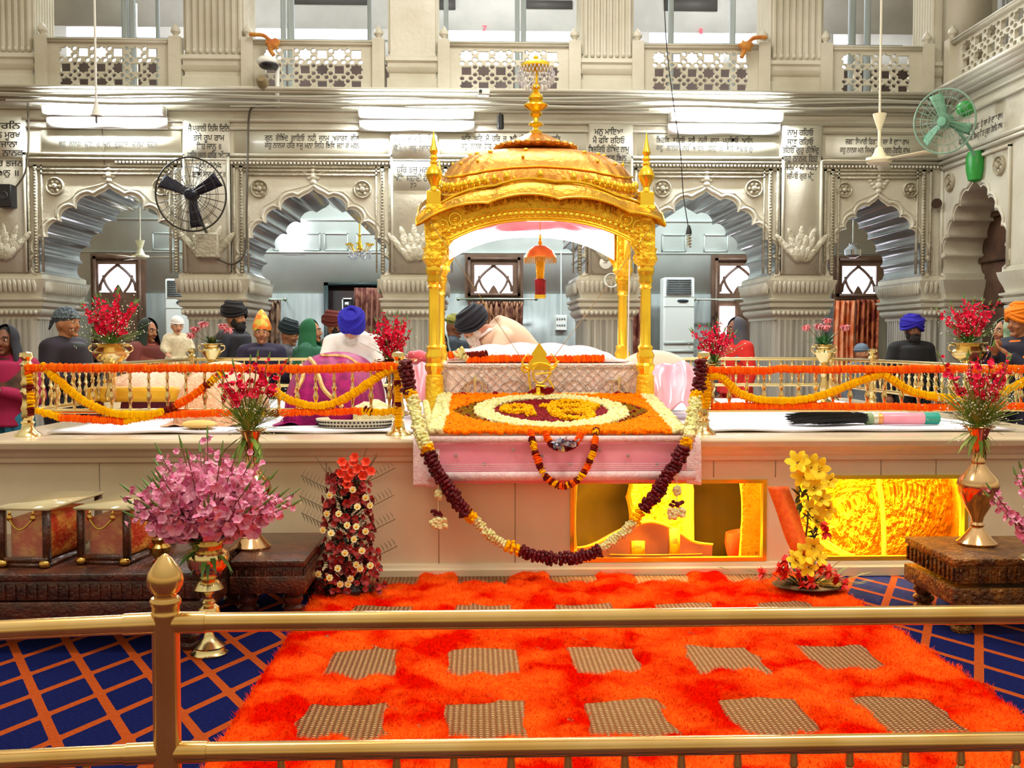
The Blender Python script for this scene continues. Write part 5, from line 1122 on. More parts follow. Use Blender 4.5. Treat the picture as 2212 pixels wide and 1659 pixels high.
# dark red spray standing on the floor
YA_ = 5.95; a0 = np.array([P(752, 1275, YA_)[0], YA_, 0.0]); sp = thing('flower_arrangement', 'tall dark red flower column dotted with small white blooms on the carpet', 'flower arrangement', tuple(a0))
zt_ = P(755, 985, YA_)[2]; DR = mat('dark_red_petal', '5A0E12', .6, island='B81C1A')
mb = MB(); mb.lathe([(.13, 0), (.14, .06), (.11, .08), (.09, .10)], (0, 0, 0), 18); mb.build('bowl', mat('dark_bowl', '2A1A14', .5), sp)
k = 900; z = RNG.uniform(.03, zt_ * .9, k); R_ = np.interp(z, [0, .15, .4, zt_ * .9], [.22, .19, .15, .10]); a = RNG.uniform(0, 6.28, k); rr_ = R_ * np.sqrt(RNG.uniform(.2, 1, k)); C = np.stack([rr_ * np.cos(a), rr_ * np.sin(a) * .8, z], -1)
MB().inst(LEAFT, C, zto(np.stack([np.cos(a), np.sin(a), RNG.uniform(-.3, 1, k)], -1)) @ rx(-math.pi / 2), RNG.uniform(.04, .09, k)).build('foliage', mat('mixed_dark_leaf', '3A1210', .6, island='2E4A24'), sp, kind='stuff')
s_ = RNG.choice(k, 330, replace=False); MB().inst(BLOOM, C[s_] * [1.08, 1.08, 1], zto(np.stack([np.cos(a[s_]), np.sin(a[s_]) - .4, RNG.uniform(-.2, .8, 330)], -1)), RNG.uniform(.016, .032, 330)).build('dark_blossoms', DR, sp, kind='stuff')
wc = [(712, 1070), (732, 1110), (762, 1058), (772, 1095), (750, 1135), (715, 1152), (698, 1145), (770, 1138), (782, 1190), (745, 1195), (712, 1248), (688, 1240), (730, 1228), (757, 1250), (770, 1220), (800, 1092), (790, 1075), (706, 1110), (765, 1165), (800, 1222), (778, 1228), (735, 1262), (752, 1262), (790, 1148)]
for i, (px, py) in enumerate(wc):
    q = P(px, py, YA_ - .2) - a0; MB().inst(t_bloom(7, .25, .4), [q], zto([[RNG.uniform(-.3, .3), -1, RNG.uniform(0, .5)]]), np.array([.021])).build('white_bloom', CREAM, sp).data
    bo = MB().ell(q + [0, -.006, .0], (.007, .005, .007), 8, 6).build('yellow_centre', MARY, sp.children[-1])
for px, py in ((738, 1000), (768, 990), (782, 1030), (748, 1048), (792, 1000), (745, 1010), (758, 1022), (772, 1015), (790, 1010), (735, 1025), (752, 1035), (800, 1020), (765, 1000)):
    q = P(px, py, YA_ - .1) - a0; MB().inst(GLAD, [q], zto([[RNG.uniform(-.5, .5), -1, .5]]), np.array([.03])).build('orange_red_bloom', mat('scarlet_petal', 'F0401E', .5), sp)
mb = MB()
for k in range(16):
    a_ = RNG.uniform(-.65, .65); L_ = RNG.uniform(.12, .3); b_ = np.array([a_ * .12, RNG.uniform(-.05, .05), zt_ * .72]); e_ = b_ + [math.sin(a_) * L_ * 1.2, 0, math.cos(a_) * L_]; mb.tube([b_, (b_ + e_) / 2 + [0, 0, .02], e_], [.004, .003, .002], 4)
for (x_, z_, dx) in ((-.13, .62, -1), (-.14, .50, -1), (-.13, .40, -1), (.14, .66, 1), (.13, .5, 1), (.14, .36, 1), (.15, .2, 1)):
    tip = np.array([x_ + dx * .14, 0, z_ + .10]); b_ = np.array([x_ * .6, 0, z_]); mb.tube([b_, tip], .002, 4)
    k = 14; tt = np.linspace(.3, 1, k)[:, None]; C = b_ * (1 - tt) + tip * tt; D = np.stack([np.zeros(k), np.zeros(k), np.where(np.arange(k) % 2, 1, -1)], -1) + [dx * .5, 0, 0]; mb.inst(LEAFT, C, zto(D) @ rx(-math.pi / 2), np.full((k, 3), .06) * [1.6, 1, 1], mi=1)
mb.build('fern_sprays', [STEM, mat('fern_leaf', '3A4A2A', .6)], sp, kind='stuff')

# yellow lily arrangement with an orange ribbon
YL_ = 5.9; a0 = np.array([P(1745, 1272, YL_)[0], YL_, .05]); ly = thing('flower_arrangement', 'arrangement of yellow lilies and red blooms with a broad orange ribbon, on the shaggy rug', 'flower arrangement', tuple(a0))
mb = MB(); mb.lathe([(.15, 0), (.17, .015), (.16, .02), (0, .015)], (0, 0, 0), 24, sx=1.25); mb.build('tray', mat('wire_tray', '5A4A30', .4, .6), ly)
LIL = mat('yellow_lily', 'FFC814', .6, island='FFE83C', spec=.15); LT = t_bloom(6, .55, .34, 1.1)
for px, py, s_ in ((1722, 1000, .085), (1745, 1010, .10), (1768, 1012, .085), (1735, 1030, .08), (1790, 1040, .06), (1758, 1055, .08), (1770, 1078, .075), (1748, 1100, .07), (1785, 1100, .075), (1762, 1125, .06), (1755, 1180, .075), (1735, 1198, .08), (1718, 1210, .07), (1765, 1205, .07), (1745, 1225, .07)):
    q = P(px, py, YL_ - .05 - (.1 if py > 1150 else 0)) - a0; lb_ = MB().inst(LT, [q], zto([[RNG.uniform(-.6, .6), -1, RNG.uniform(-.1, .7)]]), np.array([s_ * .8])).build('lily', LIL, ly)
    mb = MB()
    for k in range(5): mb.tube([q, q + np.array([RNG.uniform(-.02, .02), -.05, RNG.uniform(-.01, .03)]) * .8], .0015, 4)
    mb.build('stamens', MARD, lb_)
REDC = mat('red_carnation', 'E01414', .55, island='F03A1E')
for px, py, s_ in ((1695, 1212, .045), (1685, 1228, .04), (1697, 1237, .05), (1725, 1240, .04), (1752, 1258, .055), (1775, 1225, .05), (1790, 1235, .045), (1808, 1248, .045), (1785, 1150, .045), (1780, 1135, .035), (1645, 1240, .045), (1712, 1200, .035), (1825, 1262, .04), (1735, 1265, .04)):
    q = P(px, py, YL_ - .1) - a0; k = 36; D = RNG.normal(size=(k, 3)) + [0, -1, .3]; MB().inst(t_leaf(), q + D * .004, zto(D) @ rx(-math.pi / 2), np.full((k, 3), s_ * 1.3) * [1.6, 1, 1]).build('red_bloom', REDC, ly)
k = 160; C = np.stack([RNG.normal(size=k) * .16, RNG.normal(size=k) * .07, np.abs(RNG.normal(size=k)) * .05 + .02], -1); MB().inst(LEAFT, C, zto(C + [0, -.05, .02]) @ rx(-math.pi / 2), RNG.uniform(.06, .13, k)).build('foliage', LEAFD, ly, kind='stuff')
k = 70; t_ = RNG.uniform(0, 1, k); C = np.array([P(1745 + 15 * math.sin(x * 6), 1190 - 150 * x, YL_) - a0 for x in t_]); MB().inst(LEAFT, C, rots(k), RNG.uniform(.04, .09, k)).build('stem_leaves', LEAFD, ly, kind='stuff')
q = [P(1725, 1260, YL_) - a0, P(1745, 1120, YL_) - a0, P(1742, 1010, YL_) - a0]; MB().tube(smooth_path(q, 12), .006, 6).build('main_stem', LEAFD, ly)
rb = smooth_path([P(1682, 1052, YL_ - .02), P(1700, 1100, YL_ - .06), P(1722, 1165, YL_ - .12), P(1740, 1200, YL_ - .15)], 16) - a0; G = np.stack([rb + np.array([-.062, .02, 0]), rb + np.array([0, -.01, .006]), rb + np.array([.062, .02, 0])], 1)
MB().grid(G).build('orange_ribbon', mat('orange_ribbon', 'FF7814', .6, 0, 'F45A0A', 40), ly, solid=.003)

# ---------------------------------------------------------------- carved tables
def low_table(name, label, x0, x1, y0, y1, h, leg=.17, m_=WOOD, hl=.1):
    t = thing(name, label, 'table', ((x0 + x1) / 2, (y0 + y1) / 2, 0)); ox, oy = (x0 + x1) / 2, (y0 + y1) / 2; a, b_ = (x1 - x0) / 2, (y1 - y0) / 2
    MB().box(-a, a, -b_, b_, h - .035, h).build('table_top', m_, t, bevel=.006, smooth=False)
    mb = MB(); mb.box(-a + .015, a - .015, -b_ + .015, b_ - .015, h - .13, h - .035); mb.box(-a - .0, a + .0, -b_ - .0, b_ + .0, leg, leg + .09)
    for k in range(int(2 * a / .05)):
        xx = -a + .03 + k * .05; mb.box(xx, xx + .012, -b_ + .003, -b_ + .016, h - .125, h - .05)
    for k in range(int(2 * b_ / .05)):
        yy = -b_ + .03 + k * .05
        for s_ in (-1, 1): mb.box(s_ * (a - .009) - .006, s_ * (a - .009) + .006, yy, yy + .012, h - .125, h - .05)
    mb.build('apron', m_, t, bevel=.004, smooth=False)
    for sx_ in (-1, 1):
        for sy_ in (-1, 1): MB().lathe([(.05, 0), (.055, .02), (.04, .035), (.055, .055), (.058, .07), (.04, .085), (.055, .11), (.055, .125), (.042, .14), (.05, leg)], (sx_ * (a - .08), sy_ * (b_ - .08), 0), 16).build('leg', m_, t)
    return t
STW = mat('gilded_carved_wood', '8A5A1E', .35, .35, '4A2A10', 14, bump=1.4, bscale=45)
zst = P(2110, 1176, YV2)[2]; xs0 = P(2063, 1190, 5.05)[0]
low_table('carved_stool', 'low carved wooden stool with spiral legs carrying a tall vase beside the lit opening', xs0, xs0 + .95, 5.05, 5.66, zst, .15, STW)
ztb = b1[2]
low_table('carved_table', 'low dark carved table carrying the tall vase and next to the dark red flower column', P(490, 1200, 5.35)[0], P(655, 1200, 5.35)[0], 5.4, 6.2, ztb, .16)
ztc = P(200, 1235, 4.95)[2]
low_table('carved_table', 'long dark carved display table with glass cases on it, behind the front railing post', -3.2, P(440, 1250, 4.95)[0], 4.9, 5.95, ztc, .16)
MB()
# glass cases on the display table
GLC = mat('case_glass', 'E8D8B8', .06, 0, alpha=.12)
CRED = mat('crimson_brocade', 'D03A10', .6, 0, 'F0A040', 12, 4, bump=.6, bscale=50, lo=.42, hi=.62)
def case(label, cx0, y0, ang, w_, d_, h):
    t = thing('glass_case', label, 'display case', (cx0, y0, ztc), ang); a = w_ / 2
    MB().box(-a, a, 0, d_, 0, .02).build('base_board', WOOD, t, smooth=False)
    mb = MB()
    for x in (-a, a - .03):
        for y in (0, d_ - .03): mb.box(x, x + .03, y, y + .03, .02, h - .012)
    mb.box(-a, a, 0, .02, .02, .05); mb.build('corner_posts', WOOD, t, smooth=False)
    MB().box(-a - .01, a + .01, -.01, d_ + .01, h - .012, h).build('glass_top', mat('top_glass', 'E8D8A8', .05, 0, trans=.45), t, smooth=False)
    MB().box(-a + .03, a - .03, .012, .016, .05, h - .012).build('front_glass', GLC, t, smooth=False)
    MB().box(-a + .035, a - .035, .035, d_ - .05, .02, h * .82).build('brocade_block', CRED, t, smooth=False, bevel=.03)
    mb = MB(); mb.tube([(-.06 + .12 * u, -.012 - .015 * math.sin(math.pi * u), h * .82 - .05 * math.sin(math.pi * u)) for u in np.linspace(0, 1, 14)], .006, 6)
    for s_ in (-1, 1): mb.lathe([(.014, 0), (.016, .01), (0, .02)], (s_ * .06, -.004, h * .83), 10, R=rx(math.pi / 2)); mb.ell((s_ * .06, -.01, h * .90), (.008, .006, .014), 8, 6)
    mb.build('handle', BRASS, t); mb = MB()
    for s_ in (-1, 1): mb.ell((s_ * (a - .02), -.005, .02), (.03, .02, .02), 10, 7)
    mb.build('brass_corner', BRASS, t); return t
hcs = P(100, 1100, 5.0)[2] - ztc
case('glass case with a brass handle at the frame edge on the dark display table', P(50, 1200, 5.05)[0], 5.05, -.12, .26, .55, hcs)
case('glass case with a brass handle nearer the pink gladioli on the dark display table', P(222, 1200, 5.10)[0], 5.10, -.14, .27, .55, hcs - .01)
q = P(345, 1165, 5.15); tag(MB().lathe([(.03, 0), (.035, .01), (.02, .02), (.05, .05), (.055, .08), (.035, .10), (.045, .12), (0, .11)], (q[0], q[1], ztc), 16).build('brass_pot', BRASS), 'small brass pot on the display table beneath the pink gladioli', 'pot')
q = P(315, 1110, 5.5); tag(MB().lathe([(.05, 0), (.06, .01), (.09, .06), (.10, .11), (.09, .11), (0, .03)], (q[0], q[1], ztc), 18).build('copper_bowl', mat('copper', 'B84A1E', .25, .9)), 'copper bowl behind the glass cases near the pink gladioli', 'bowl')
q = P(140, 1118, 5.35); lm = thing('small_lamp', 'little glowing orange lamp between the two glass cases', 'lamp', (q[0], 5.45, ztc)); MB().lathe([(.04, 0), (.04, .01), (.008, .02), (.008, .13)], (0, 0, 0), 12).build('stand', BRASS, lm); MB().ell((0, 0, .16), (.025, .025, .032), 12, 9).build('bulb', mat('amber_bulb', 'FF9A28', .5, emit=4), lm)

# ---------------------------------------------------------------- things lying on the dais
ZS2 = ZP + .02
ch = thing('fly_whisk', 'black-haired fly whisk with a pink wrapped handle lying on the white sheet', 'fly whisk', (0, 0, 0))
wy = 7.1; c0_, c1_ = P(1698, 903, wy), P(1870, 903, wy); k = 900; t_ = RNG.uniform(0, 1, k); s0 = c1_ + np.stack([np.zeros(k), RNG.normal(size=k) * .02, RNG.normal(size=k) * .014], -1); ln = RNG.uniform(.35, 1, k); env = RNG.normal(size=(k, 2)) * [.035, .016]
mb = MB(); ax = c0_ - c1_
mb.lathe([(.01, 0), (.04, .06), (.05, .2), (.048, .36), (.035, .5), (.01, .56)], (c1_[0], c1_[1], ZS2 + .042), 16, R=ry(-math.pi / 2), sx=.75); 
for i in range(k): e_ = s0[i] + ax * ln[i] + [0, env[i, 0], env[i, 1]]; e_[2] = max(ZS2 + .003, e_[2]); mb.tube([s0[i], (s0[i] + e_) / 2 + [0, env[i, 0] * .5, .012], e_], .0016, 3)
mb.build('hair', mat('black_hair', '0C0A0E', .45), ch, kind='stuff')
hx = [P(x, 903, wy)[0] for x in (1868, 1884, 1895, 1905, 1995, 2027)]
for a, b_, m_, nm in ((0, 1, mat('pale_green_cloth', '8AA07A', .6), 'collar'), (1, 2, mat('silver_collar', 'D8D0B8', .3, .6), 'collar'), (2, 3, mat('gold_collar', 'E8A060', .4, .5), 'collar'), (3, 4, PINKC, 'grip'), (4, 5, mat('teal_cloth', '1E9A8A', .5), 'end_cap')):
    mb = MB(); r_ = .042; mb.lathe([(r_ * .9, hx[a] - hx[0]), (r_, hx[a] - hx[0] + .005), (r_ * 1.02, hx[b_] - hx[0] - .005), (r_ * .9, hx[b_] - hx[0])], (hx[0], wy, ZS2 + .043), 20, R=ry(math.pi / 2)); mb.build(nm, m_, ch)
bsk = thing('lace_tray', 'shallow tray with a black and white lace border behind the marigold post', 'tray', tuple(np.array([P(765, 905, 7.0)[0], 7.05, ZS2])))
mb = MB(); W_ = .27; mb.lathe([(W_ * .86, 0), (W_, .055), (W_ * .98, .06), (W_ * .84, .01), (0, .008)], (0, 0, 0), 40, sy=.6); mb.build('tray_body', mat('tray_cream', 'DCD4BC', .6), bsk)
mb = MB()
for k in range(60):
    a = k * 2 * math.pi / 60; 
    for j in range(2): mb.ell(((W_ * (.90 + .06 * j)) * math.cos(a + j * .05) * 1.012, W_ * (.90 + .06 * j) * .6 * math.sin(a + j * .05) * 1.02, .014 + .024 * j), (.009, .006, .007), 6, 4)
mb.build('lace_dots', DARK, bsk)
tag(MB().ell((P(805, 870, 7.1)[0], 7.15, ZS2 + .075), (.15, .11, .10), 20, 14, fn=lambda V: V * (1 + .12 * np.sin(V[:, :1] * 8 + V[:, 1:2] * 5) * np.cos(V[:, 2:] * 6))).build('cream_cloth', mat('cream_lace', 'EEE6C0', .7, 0, 'DCCF98', 14, bump=1, bscale=40)), 'heap of cream lace cloth in the black and white tray', 'cloth')
def mound(name, label, m_, px0, px1, pyt, pyb, Y0, Y1, pw=.5, trim=None, folds=14, amp=.02):
    x0, x1 = P(px0, pyb, Y0)[0], P(px1, pyb, Y0)[0]; zt_ = P((px0 + px1) / 2, pyt, (Y0 + Y1) / 2)[2]; n_ = 64; G = np.zeros((n_, n_, 3))
    for i in range(n_):
        for j in range(n_):
            a, b_ = i / (n_ - 1) * 2 - 1, j / (n_ - 1) * 2 - 1; r_ = (abs(a) ** 3 + abs(b_) ** 3) ** (1 / 3); h = max(0, 1 - r_ ** 2.2) ** pw
            an = math.atan2(b_, a); G[i, j] = ((x0 + x1) / 2 + a * (x1 - x0) / 2, (Y0 + Y1) / 2 + b_ * (Y1 - Y0) / 2, ZS2 + (zt_ - ZS2) * h + amp * math.sin(an * folds) * r_ ** 2 * (1 - .5 * r_) + .005)
    G[:, :, 2] = np.maximum(G[:, :, 2], ZS2 + .002); return tag(MB().grid(G).build(name, m_, solid=.006), label, 'covered bundle')
PEACH = mat('peach_brocade', 'E8A880', .5, 0, 'F0C09A', 26, 3, bump=.8, bscale=60); YEL = mat('yellow_velvet', 'E8B41A', .6, 0, 'D89A10', 6)
MAG = mat('magenta_brocade', 'A40466', .6, 0, '780450', 18, 3, bump=.3, bscale=50, spec=.2)
mound('covered_bundle', 'peach brocade cover mounded over a seat behind the yellow garland swag', PEACH, 345, 512, 782, 905, 7.1, 8.6, .45)
mound('covered_bundle', 'pale peach cloth spread on the long low seat beside the yellow velvet band', PEACH, 178, 360, 803, 870, 8.0, 9.3, .3)
tag(MB().box(P(188, 840, 7.9)[0], P(385, 840, 7.9)[0], 7.85, 8.0, P(280, 868, 7.9)[2], P(280, 836, 7.9)[2]).build('yellow_bolster', YEL, bevel=.03), 'yellow velvet band in front of the peach spread, behind the brass balusters', 'bolster')
tag(MB().box(P(188, 840, 7.95)[0], P(385, 840, 7.95)[0], 7.98, 9.2, ZS2, P(280, 868, 7.9)[2] + .02).build('low_seat', mat('wine_cloth', '6A1430', .7)), 'low wine-red seat under the peach spread', 'seat')
mg = mound('covered_bundle', 'large bundle under a magenta brocade cover with gold borders beside the blue turban', MAG, 588, 805, 762, 905, 7.15, 8.75, .38, folds=11, amp=.035)
from mathutils.bvhtree import BVHTree
bv = BVHTree.FromPolygons([tuple(v.co) for v in mg.data.vertices], [tuple(p.vertices) for p in mg.data.polygons]); mb = MB()
def onto(px, py):
    h = bv.ray_cast(Vector((0, 0, HC)), Vector(ray(px, py)).normalized()); return None if h[0] is None else np.array(h[0]) + np.array(h[1]) * .004 * (1 if h[1].y < 0 else -1)
for pl in (((640, 772), (650, 790), (655, 815), (640, 850)), ((664, 768), (680, 790), (690, 815), (702, 845), (740, 880)), ((625, 790), (645, 772), (664, 764), (700, 770), (745, 772), (775, 790))):
    pts = [onto(*q[1:]) for q in smooth_path([(0, a, b_) for a, b_ in pl], 24)]; pts = [q for q in pts if q is not None]
    if len(pts) > 3: mb.tube(pts, .017, 6)
mb.build('gold_border', mat('gold_border_cloth', 'E0B87A', .5, .2, 'C89850', 30), mg)
tag(MB().ell((P(426, 905, 6.9)[0], 6.95, ZS2 + .028), (.12, .09, .03), 20, 10).build('yellow_cushion', mat('pale_yellow_cloth', 'E8C070', .7)), 'little pale yellow cushion on the sheet under the bottom rail', 'cushion')
tag(MB().lathe([(.04, 0), (.045, .01), (.055, .13), (.06, .15), (.055, .15), (.045, .02), (0, .015)], (P(243, 885, 7.4)[0], 7.4, ZS2), 20).build('small_bucket', mat('pale_bucket', 'D8C8A0', .4)), 'pale bucket standing in front of the yellow velvet band', 'bucket')
# ================================================================ shaggy rug
rug = thing('shaggy_rug', 'orange-red shaggy rug with knitted beige squares in front of the platform', 'rug')
RX0, RX1, RY0, RY1 = -.96, 2.17, 2.9, 6.42
KN = mat('knitted_beige', 'E8C088', .9, 0, 'C89460', 40); n, L, b = nodes(KN)
vt = n.new('ShaderNodeTexCoord'); wv = n.new('ShaderNodeTexWave'); wv.bands_direction = 'X'; wv.inputs['Scale'].default_value = 13; wv.inputs['Distortion'].default_value = 1.2; wv.inputs['Detail Scale'].default_value = 6
w2 = n.new('ShaderNodeTexWave'); w2.bands_direction = 'Y'; w2.inputs['Scale'].default_value = 17; w2.inputs['Distortion'].default_value = 3
L.new(vt.outputs['Object'], wv.inputs[0]); L.new(vt.outputs['Object'], w2.inputs[0]); mm = n.new('ShaderNodeMath'); mm.operation = 'MULTIPLY'; L.new(wv.outputs[1], mm.inputs[0]); L.new(w2.outputs[1], mm.inputs[1])
mx = n.new('ShaderNodeMix'); mx.data_type = 'RGBA'; mx.inputs[6].default_value = lin('8A5220'); mx.inputs[7].default_value = lin('FFD090'); L.new(mm.outputs[0], mx.inputs[0]); L.new(mx.outputs[2], b.inputs['Base Color'])
bp = n.new('ShaderNodeBump'); bp.inputs['Distance'].default_value = .01; L.new(mm.outputs[0], bp.inputs['Height']); L.new(bp.outputs[0], b.inputs['Normal'])
MB().box(RX0 + .02, RX1 - .02, RY0, RY1, .001, .016).build('knitted_base', KN, rug, smooth=False)
PCX = [-.525 + .56 * k for k in range(5)]; PCY = [3.10, 3.93, 4.66, 5.48, 6.36]
def bare(x, y):                         # >0 inside a bare knitted square
    r_ = np.full(np.shape(x), -1.0)
    for i, cy in enumerate(PCY):
        for cx in PCX: r_ = np.maximum(r_, np.minimum(.150 + .008 * np.sin(y * 11 + cx * 7) - np.abs(x - cx - .008 * np.sin(y * 9)), .19 + .02 * np.sin(x * 13 + cy * 3) - np.abs(y - cy)))
    return r_
def rh(x, y): return .030 + .012 * np.sin(x * 17 + 2 * np.sin(y * 9)) * np.sin(y * 13 + 1.5 * np.sin(x * 7)) + .008 * np.sin(x * 41 + y * 23)
gx, gy = np.linspace(RX0, RX1, 210), np.linspace(RY0, RY1, 220); X, Y = np.meshgrid(gx, gy, indexing='ij'); Bd = bare(X, Y); ed = np.minimum(np.minimum(X - RX0, RX1 - X), np.minimum(Y - RY0 + .1, RY1 - Y + .1))
Z = rh(X, Y) * np.clip(-Bd / .035, 0, 1) ** .5 * np.clip(ed / .04, .0, 1) ** .5 + .004
keep = (Bd[:-1, :-1] < .0) | (Bd[1:, 1:] < .0) | (Bd[:-1, 1:] < 0); i, j = np.nonzero(keep); nn = 220
mb = MB(); mb.add(np.stack([X, Y, Z], -1), np.stack([i * nn + j, (i + 1) * nn + j, (i + 1) * nn + j + 1, i * nn + j + 1], -1))
SH = mat('orange_red_pile', 'D81000', .95, 0, 'F85A14', 3.6, 6, spec=.0, lo=.40, hi=.60)
mb.build('pile_base', SH, rug)
K = 230000; x = RNG.uniform(RX0 + .012, RX1 - .012, K); y = RX0 * 0 + RY0 + (RY1 - RY0 + .01) * RNG.uniform(0, 1, K) ** 1.15; m_ = bare(x, y) < -.004; x, y = x[m_], y[m_]; K = len(x)
edg = np.clip(-bare(x, y) / .035, 0, 1) ** .5; z = rh(x, y) * edg; a = RNG.uniform(0, 6.28, K); l_ = RNG.uniform(.012, .03, K); wv_ = .0022
base = np.stack([x, y, z - .004], -1); tip = base + np.stack([np.cos(a) * l_ * .8, np.sin(a) * l_ * .8, l_ * .8], -1); sd = np.stack([-np.sin(a), np.cos(a), 0 * a], -1) * wv_
V = np.stack([base - sd, base + sd, tip], 1).reshape(-1, 3); mb = MB(); mb.add(V, np.arange(K * 3).reshape(-1, 3)); mb.build('pile_fibres', SH, rug, smooth=False, kind='stuff')

# ================================================================ front railing
RB = BRASSR; fr = thing('brass_barrier', 'thick brass tube railing with a domed post crossing in front of the carpet', 'railing')
pp0 = P(358, 1345, 2.60); zt1 = pp0[2]; zl1 = P(358, 1625, 2.60)[2]; px_, py_ = pp0[0], pp0[1]
r_ = .0345; zf = P(358, 1195, 2.6)[2]
mb = MB().lathe([(r_ * 1.8, 0), (r_ * 1.8, .01), (r_ * 1.1, .03), (r_, .05), (r_, zf - .165), (r_ * 1.03, zf - .16), (r_ * 1.03, zf - .152), (r_ * 1.0, zf - .15), (r_ * 1.0, zf - .135), (r_ * 1.12, zf - .13), (r_ * 1.14, zf - .12), (r_ * 1.0, zf - .113)], (px_, py_, 0), 40); mb.build('post', RB, fr)
mb = MB().lathe([(r_ * .8, zf - .113), (r_ * .82, zf - .104), (r_ * 1.05, zf - .097), (r_ * 1.28, zf - .08), (r_ * 1.33, zf - .068), (r_ * 1.22, zf - .05), (r_ * .9, zf - .032), (r_ * .5, zf - .013), (r_ * .18, zf - .003), (0, zf)], (px_, py_, 0), 40); mb.build('finial', RB, fr)
rt = .0248
for z0, pyl, pyr in ((zt1, 1364, 1326), (zl1, 1645, 1600)):
    z0 = z0 
    def at(px, py): return PZ(px, py, z0)
    L0, R0 = at(-60, pyl), at(2300, pyr); c0_ = np.array([px_, py_, z0])
    for e_, nm in ((L0, 'rail'), (R0, 'rail')):
        d = (e_ - c0_) / np.linalg.norm(e_ - c0_); e2 = c0_ + d * (np.linalg.norm(e_ - c0_) + .3); MB().tube([c0_ + d * r_ * .6, e2], rt, 28).build(nm, RB, fr)
        MB().tube([c0_ + d * r_ * .55, c0_ + d * .102, c0_ + d * .1025], [rt * 1.12, rt * 1.12, rt * 1.0], 28).build('collar', RB, fr)
# small balusters under the lower rail
L0, R0 = PZ(-60, 1645, zl1), PZ(2300, 1600, zl1); c0_ = np.array([px_, py_, zl1]); d = (R0 - c0_) / np.linalg.norm(R0 - c0_); dl = (L0 - c0_) / np.linalg.norm(L0 - c0_)
bm = MB().lathe([(.01, 0), (.012, .03), (.008, .06), (.013, .12), (.013, .24), (.008, .32), (.008, .345), (.015, .358), (.017, .368), (.013, .378), (.008, .385), (.013, .392), (.009, zl1 - rt * .8 - .0)], (0, 0, 0), 14)
b0 = None
for k in range(17):
    q = c0_ + d * (.30 + k * .148 - .01 + (0 if k else 0))
    if b0 is None: b0 = bm.build('baluster', RB, fr); o = b0
    else: o = b0.copy(); COL.objects.link(o)
    o.parent = fr; o.location = (q[0], q[1], 0)
for k in range(2):
    q = c0_ + dl * (.20 + k * .148); o = b0.copy(); COL.objects.link(o); o.parent = fr; o.location = (q[0], q[1], 0)

# ================================================================ lamps, fans and fittings on the far wall
TB = mat('fluorescent_tube', 'F2FAFF', .5, emit=330)
for a, b2, py, lb in ((95, 358, 243, 'long bright fluorescent lamp on the cornice above the arch beside the black wall fan'), (775, 1025, 245, 'long bright fluorescent lamp on the cornice just beside the canopy finial'), (1446, 1690, 247, 'long bright fluorescent lamp on the cornice above the arch next to the ceiling fan')):
    Y = YW - .22; t = thing('fluorescent_lamp', lb, 'lamp', (0, 0, 0), 0, 'fluorescent lamps along the cornice'); x0, x1, z = xw(a, Y), xw(b2, Y), zw(py, Y)
    for dz in (.03, -.03): MB().tube([(x0 + .03, Y, z + dz), (x1 - .03, Y, z + dz)], .014, 8).build('tube', TB, t)
    MB().box(x0, x1, Y + .05, YW - .04, z - .05, z + .05).build('fitting', WHITE, t, smooth=False); MB().box(x0, x1, YW - .09, YW - .065, z - .20, z + .04).build('reflector', WHITE, t, smooth=False)
    mb = MB()
    for xx in (x0, x1 - .02): mb.box(xx, xx + .02, Y - .02, Y + .06, z - .05, z + .05)
    mb.build('end_cap', WHITE, t, smooth=False)
# cables and pipes along the cornice
mb = MB()
for py, r_, a, b2 in ((211, .018, -40, 2035), (216, .012, -40, 2035), (228, .02, 20, 2030), (232, .010, 500, 1400)):
    mb.tube([(x_, YW - .30 - .01 * math.sin(x_ * 3), zw(py, 12.7) + .012 * math.sin(x_ * 2.3 + py)) for x_ in np.linspace(xw(a, 12.7), xw(b2, 12.7), 40)], r_, 6)
tag(mb.build('cable_run', mat('pale_grey_cable', 'A8A698', .5)), 'bundle of pale cables and pipes running along the cornice', 'cable')
def cable(pl, Y, r_, m_, lb, name='cable'): return tag(MB().tube(smooth_path([P(a, b2, Y) for a, b2 in pl], 40), r_, 6).build(name, m_), lb, 'cable')
BRC = mat('brown_cable', '4A4030', .5)
cable([(600, 225), (555, 228), (538, 250), (535, 350), (533, 450), (530, 540), (505, 570), (470, 560)], YW - .12, .014, BRC, 'thick dark cable running down the pier beside the black wall fan')
cable([(60, 222), (62, 300), (55, 370), (30, 410)], YW - .12, .011, BRC, 'dark cable looping down to the black box at the frame edge')
cable([(1432, -60), (1440, 100), (1455, 225), (1470, 330), (1476, 420), (1488, 497)], 12.2, .006, DARK, 'thin dark cable holding the hanging bulb')
cable([(220, 262), (226, 360), (232, 400)], YW - .03, .005, BRC, 'thin wire down to the point of the arch by the black wall fan')

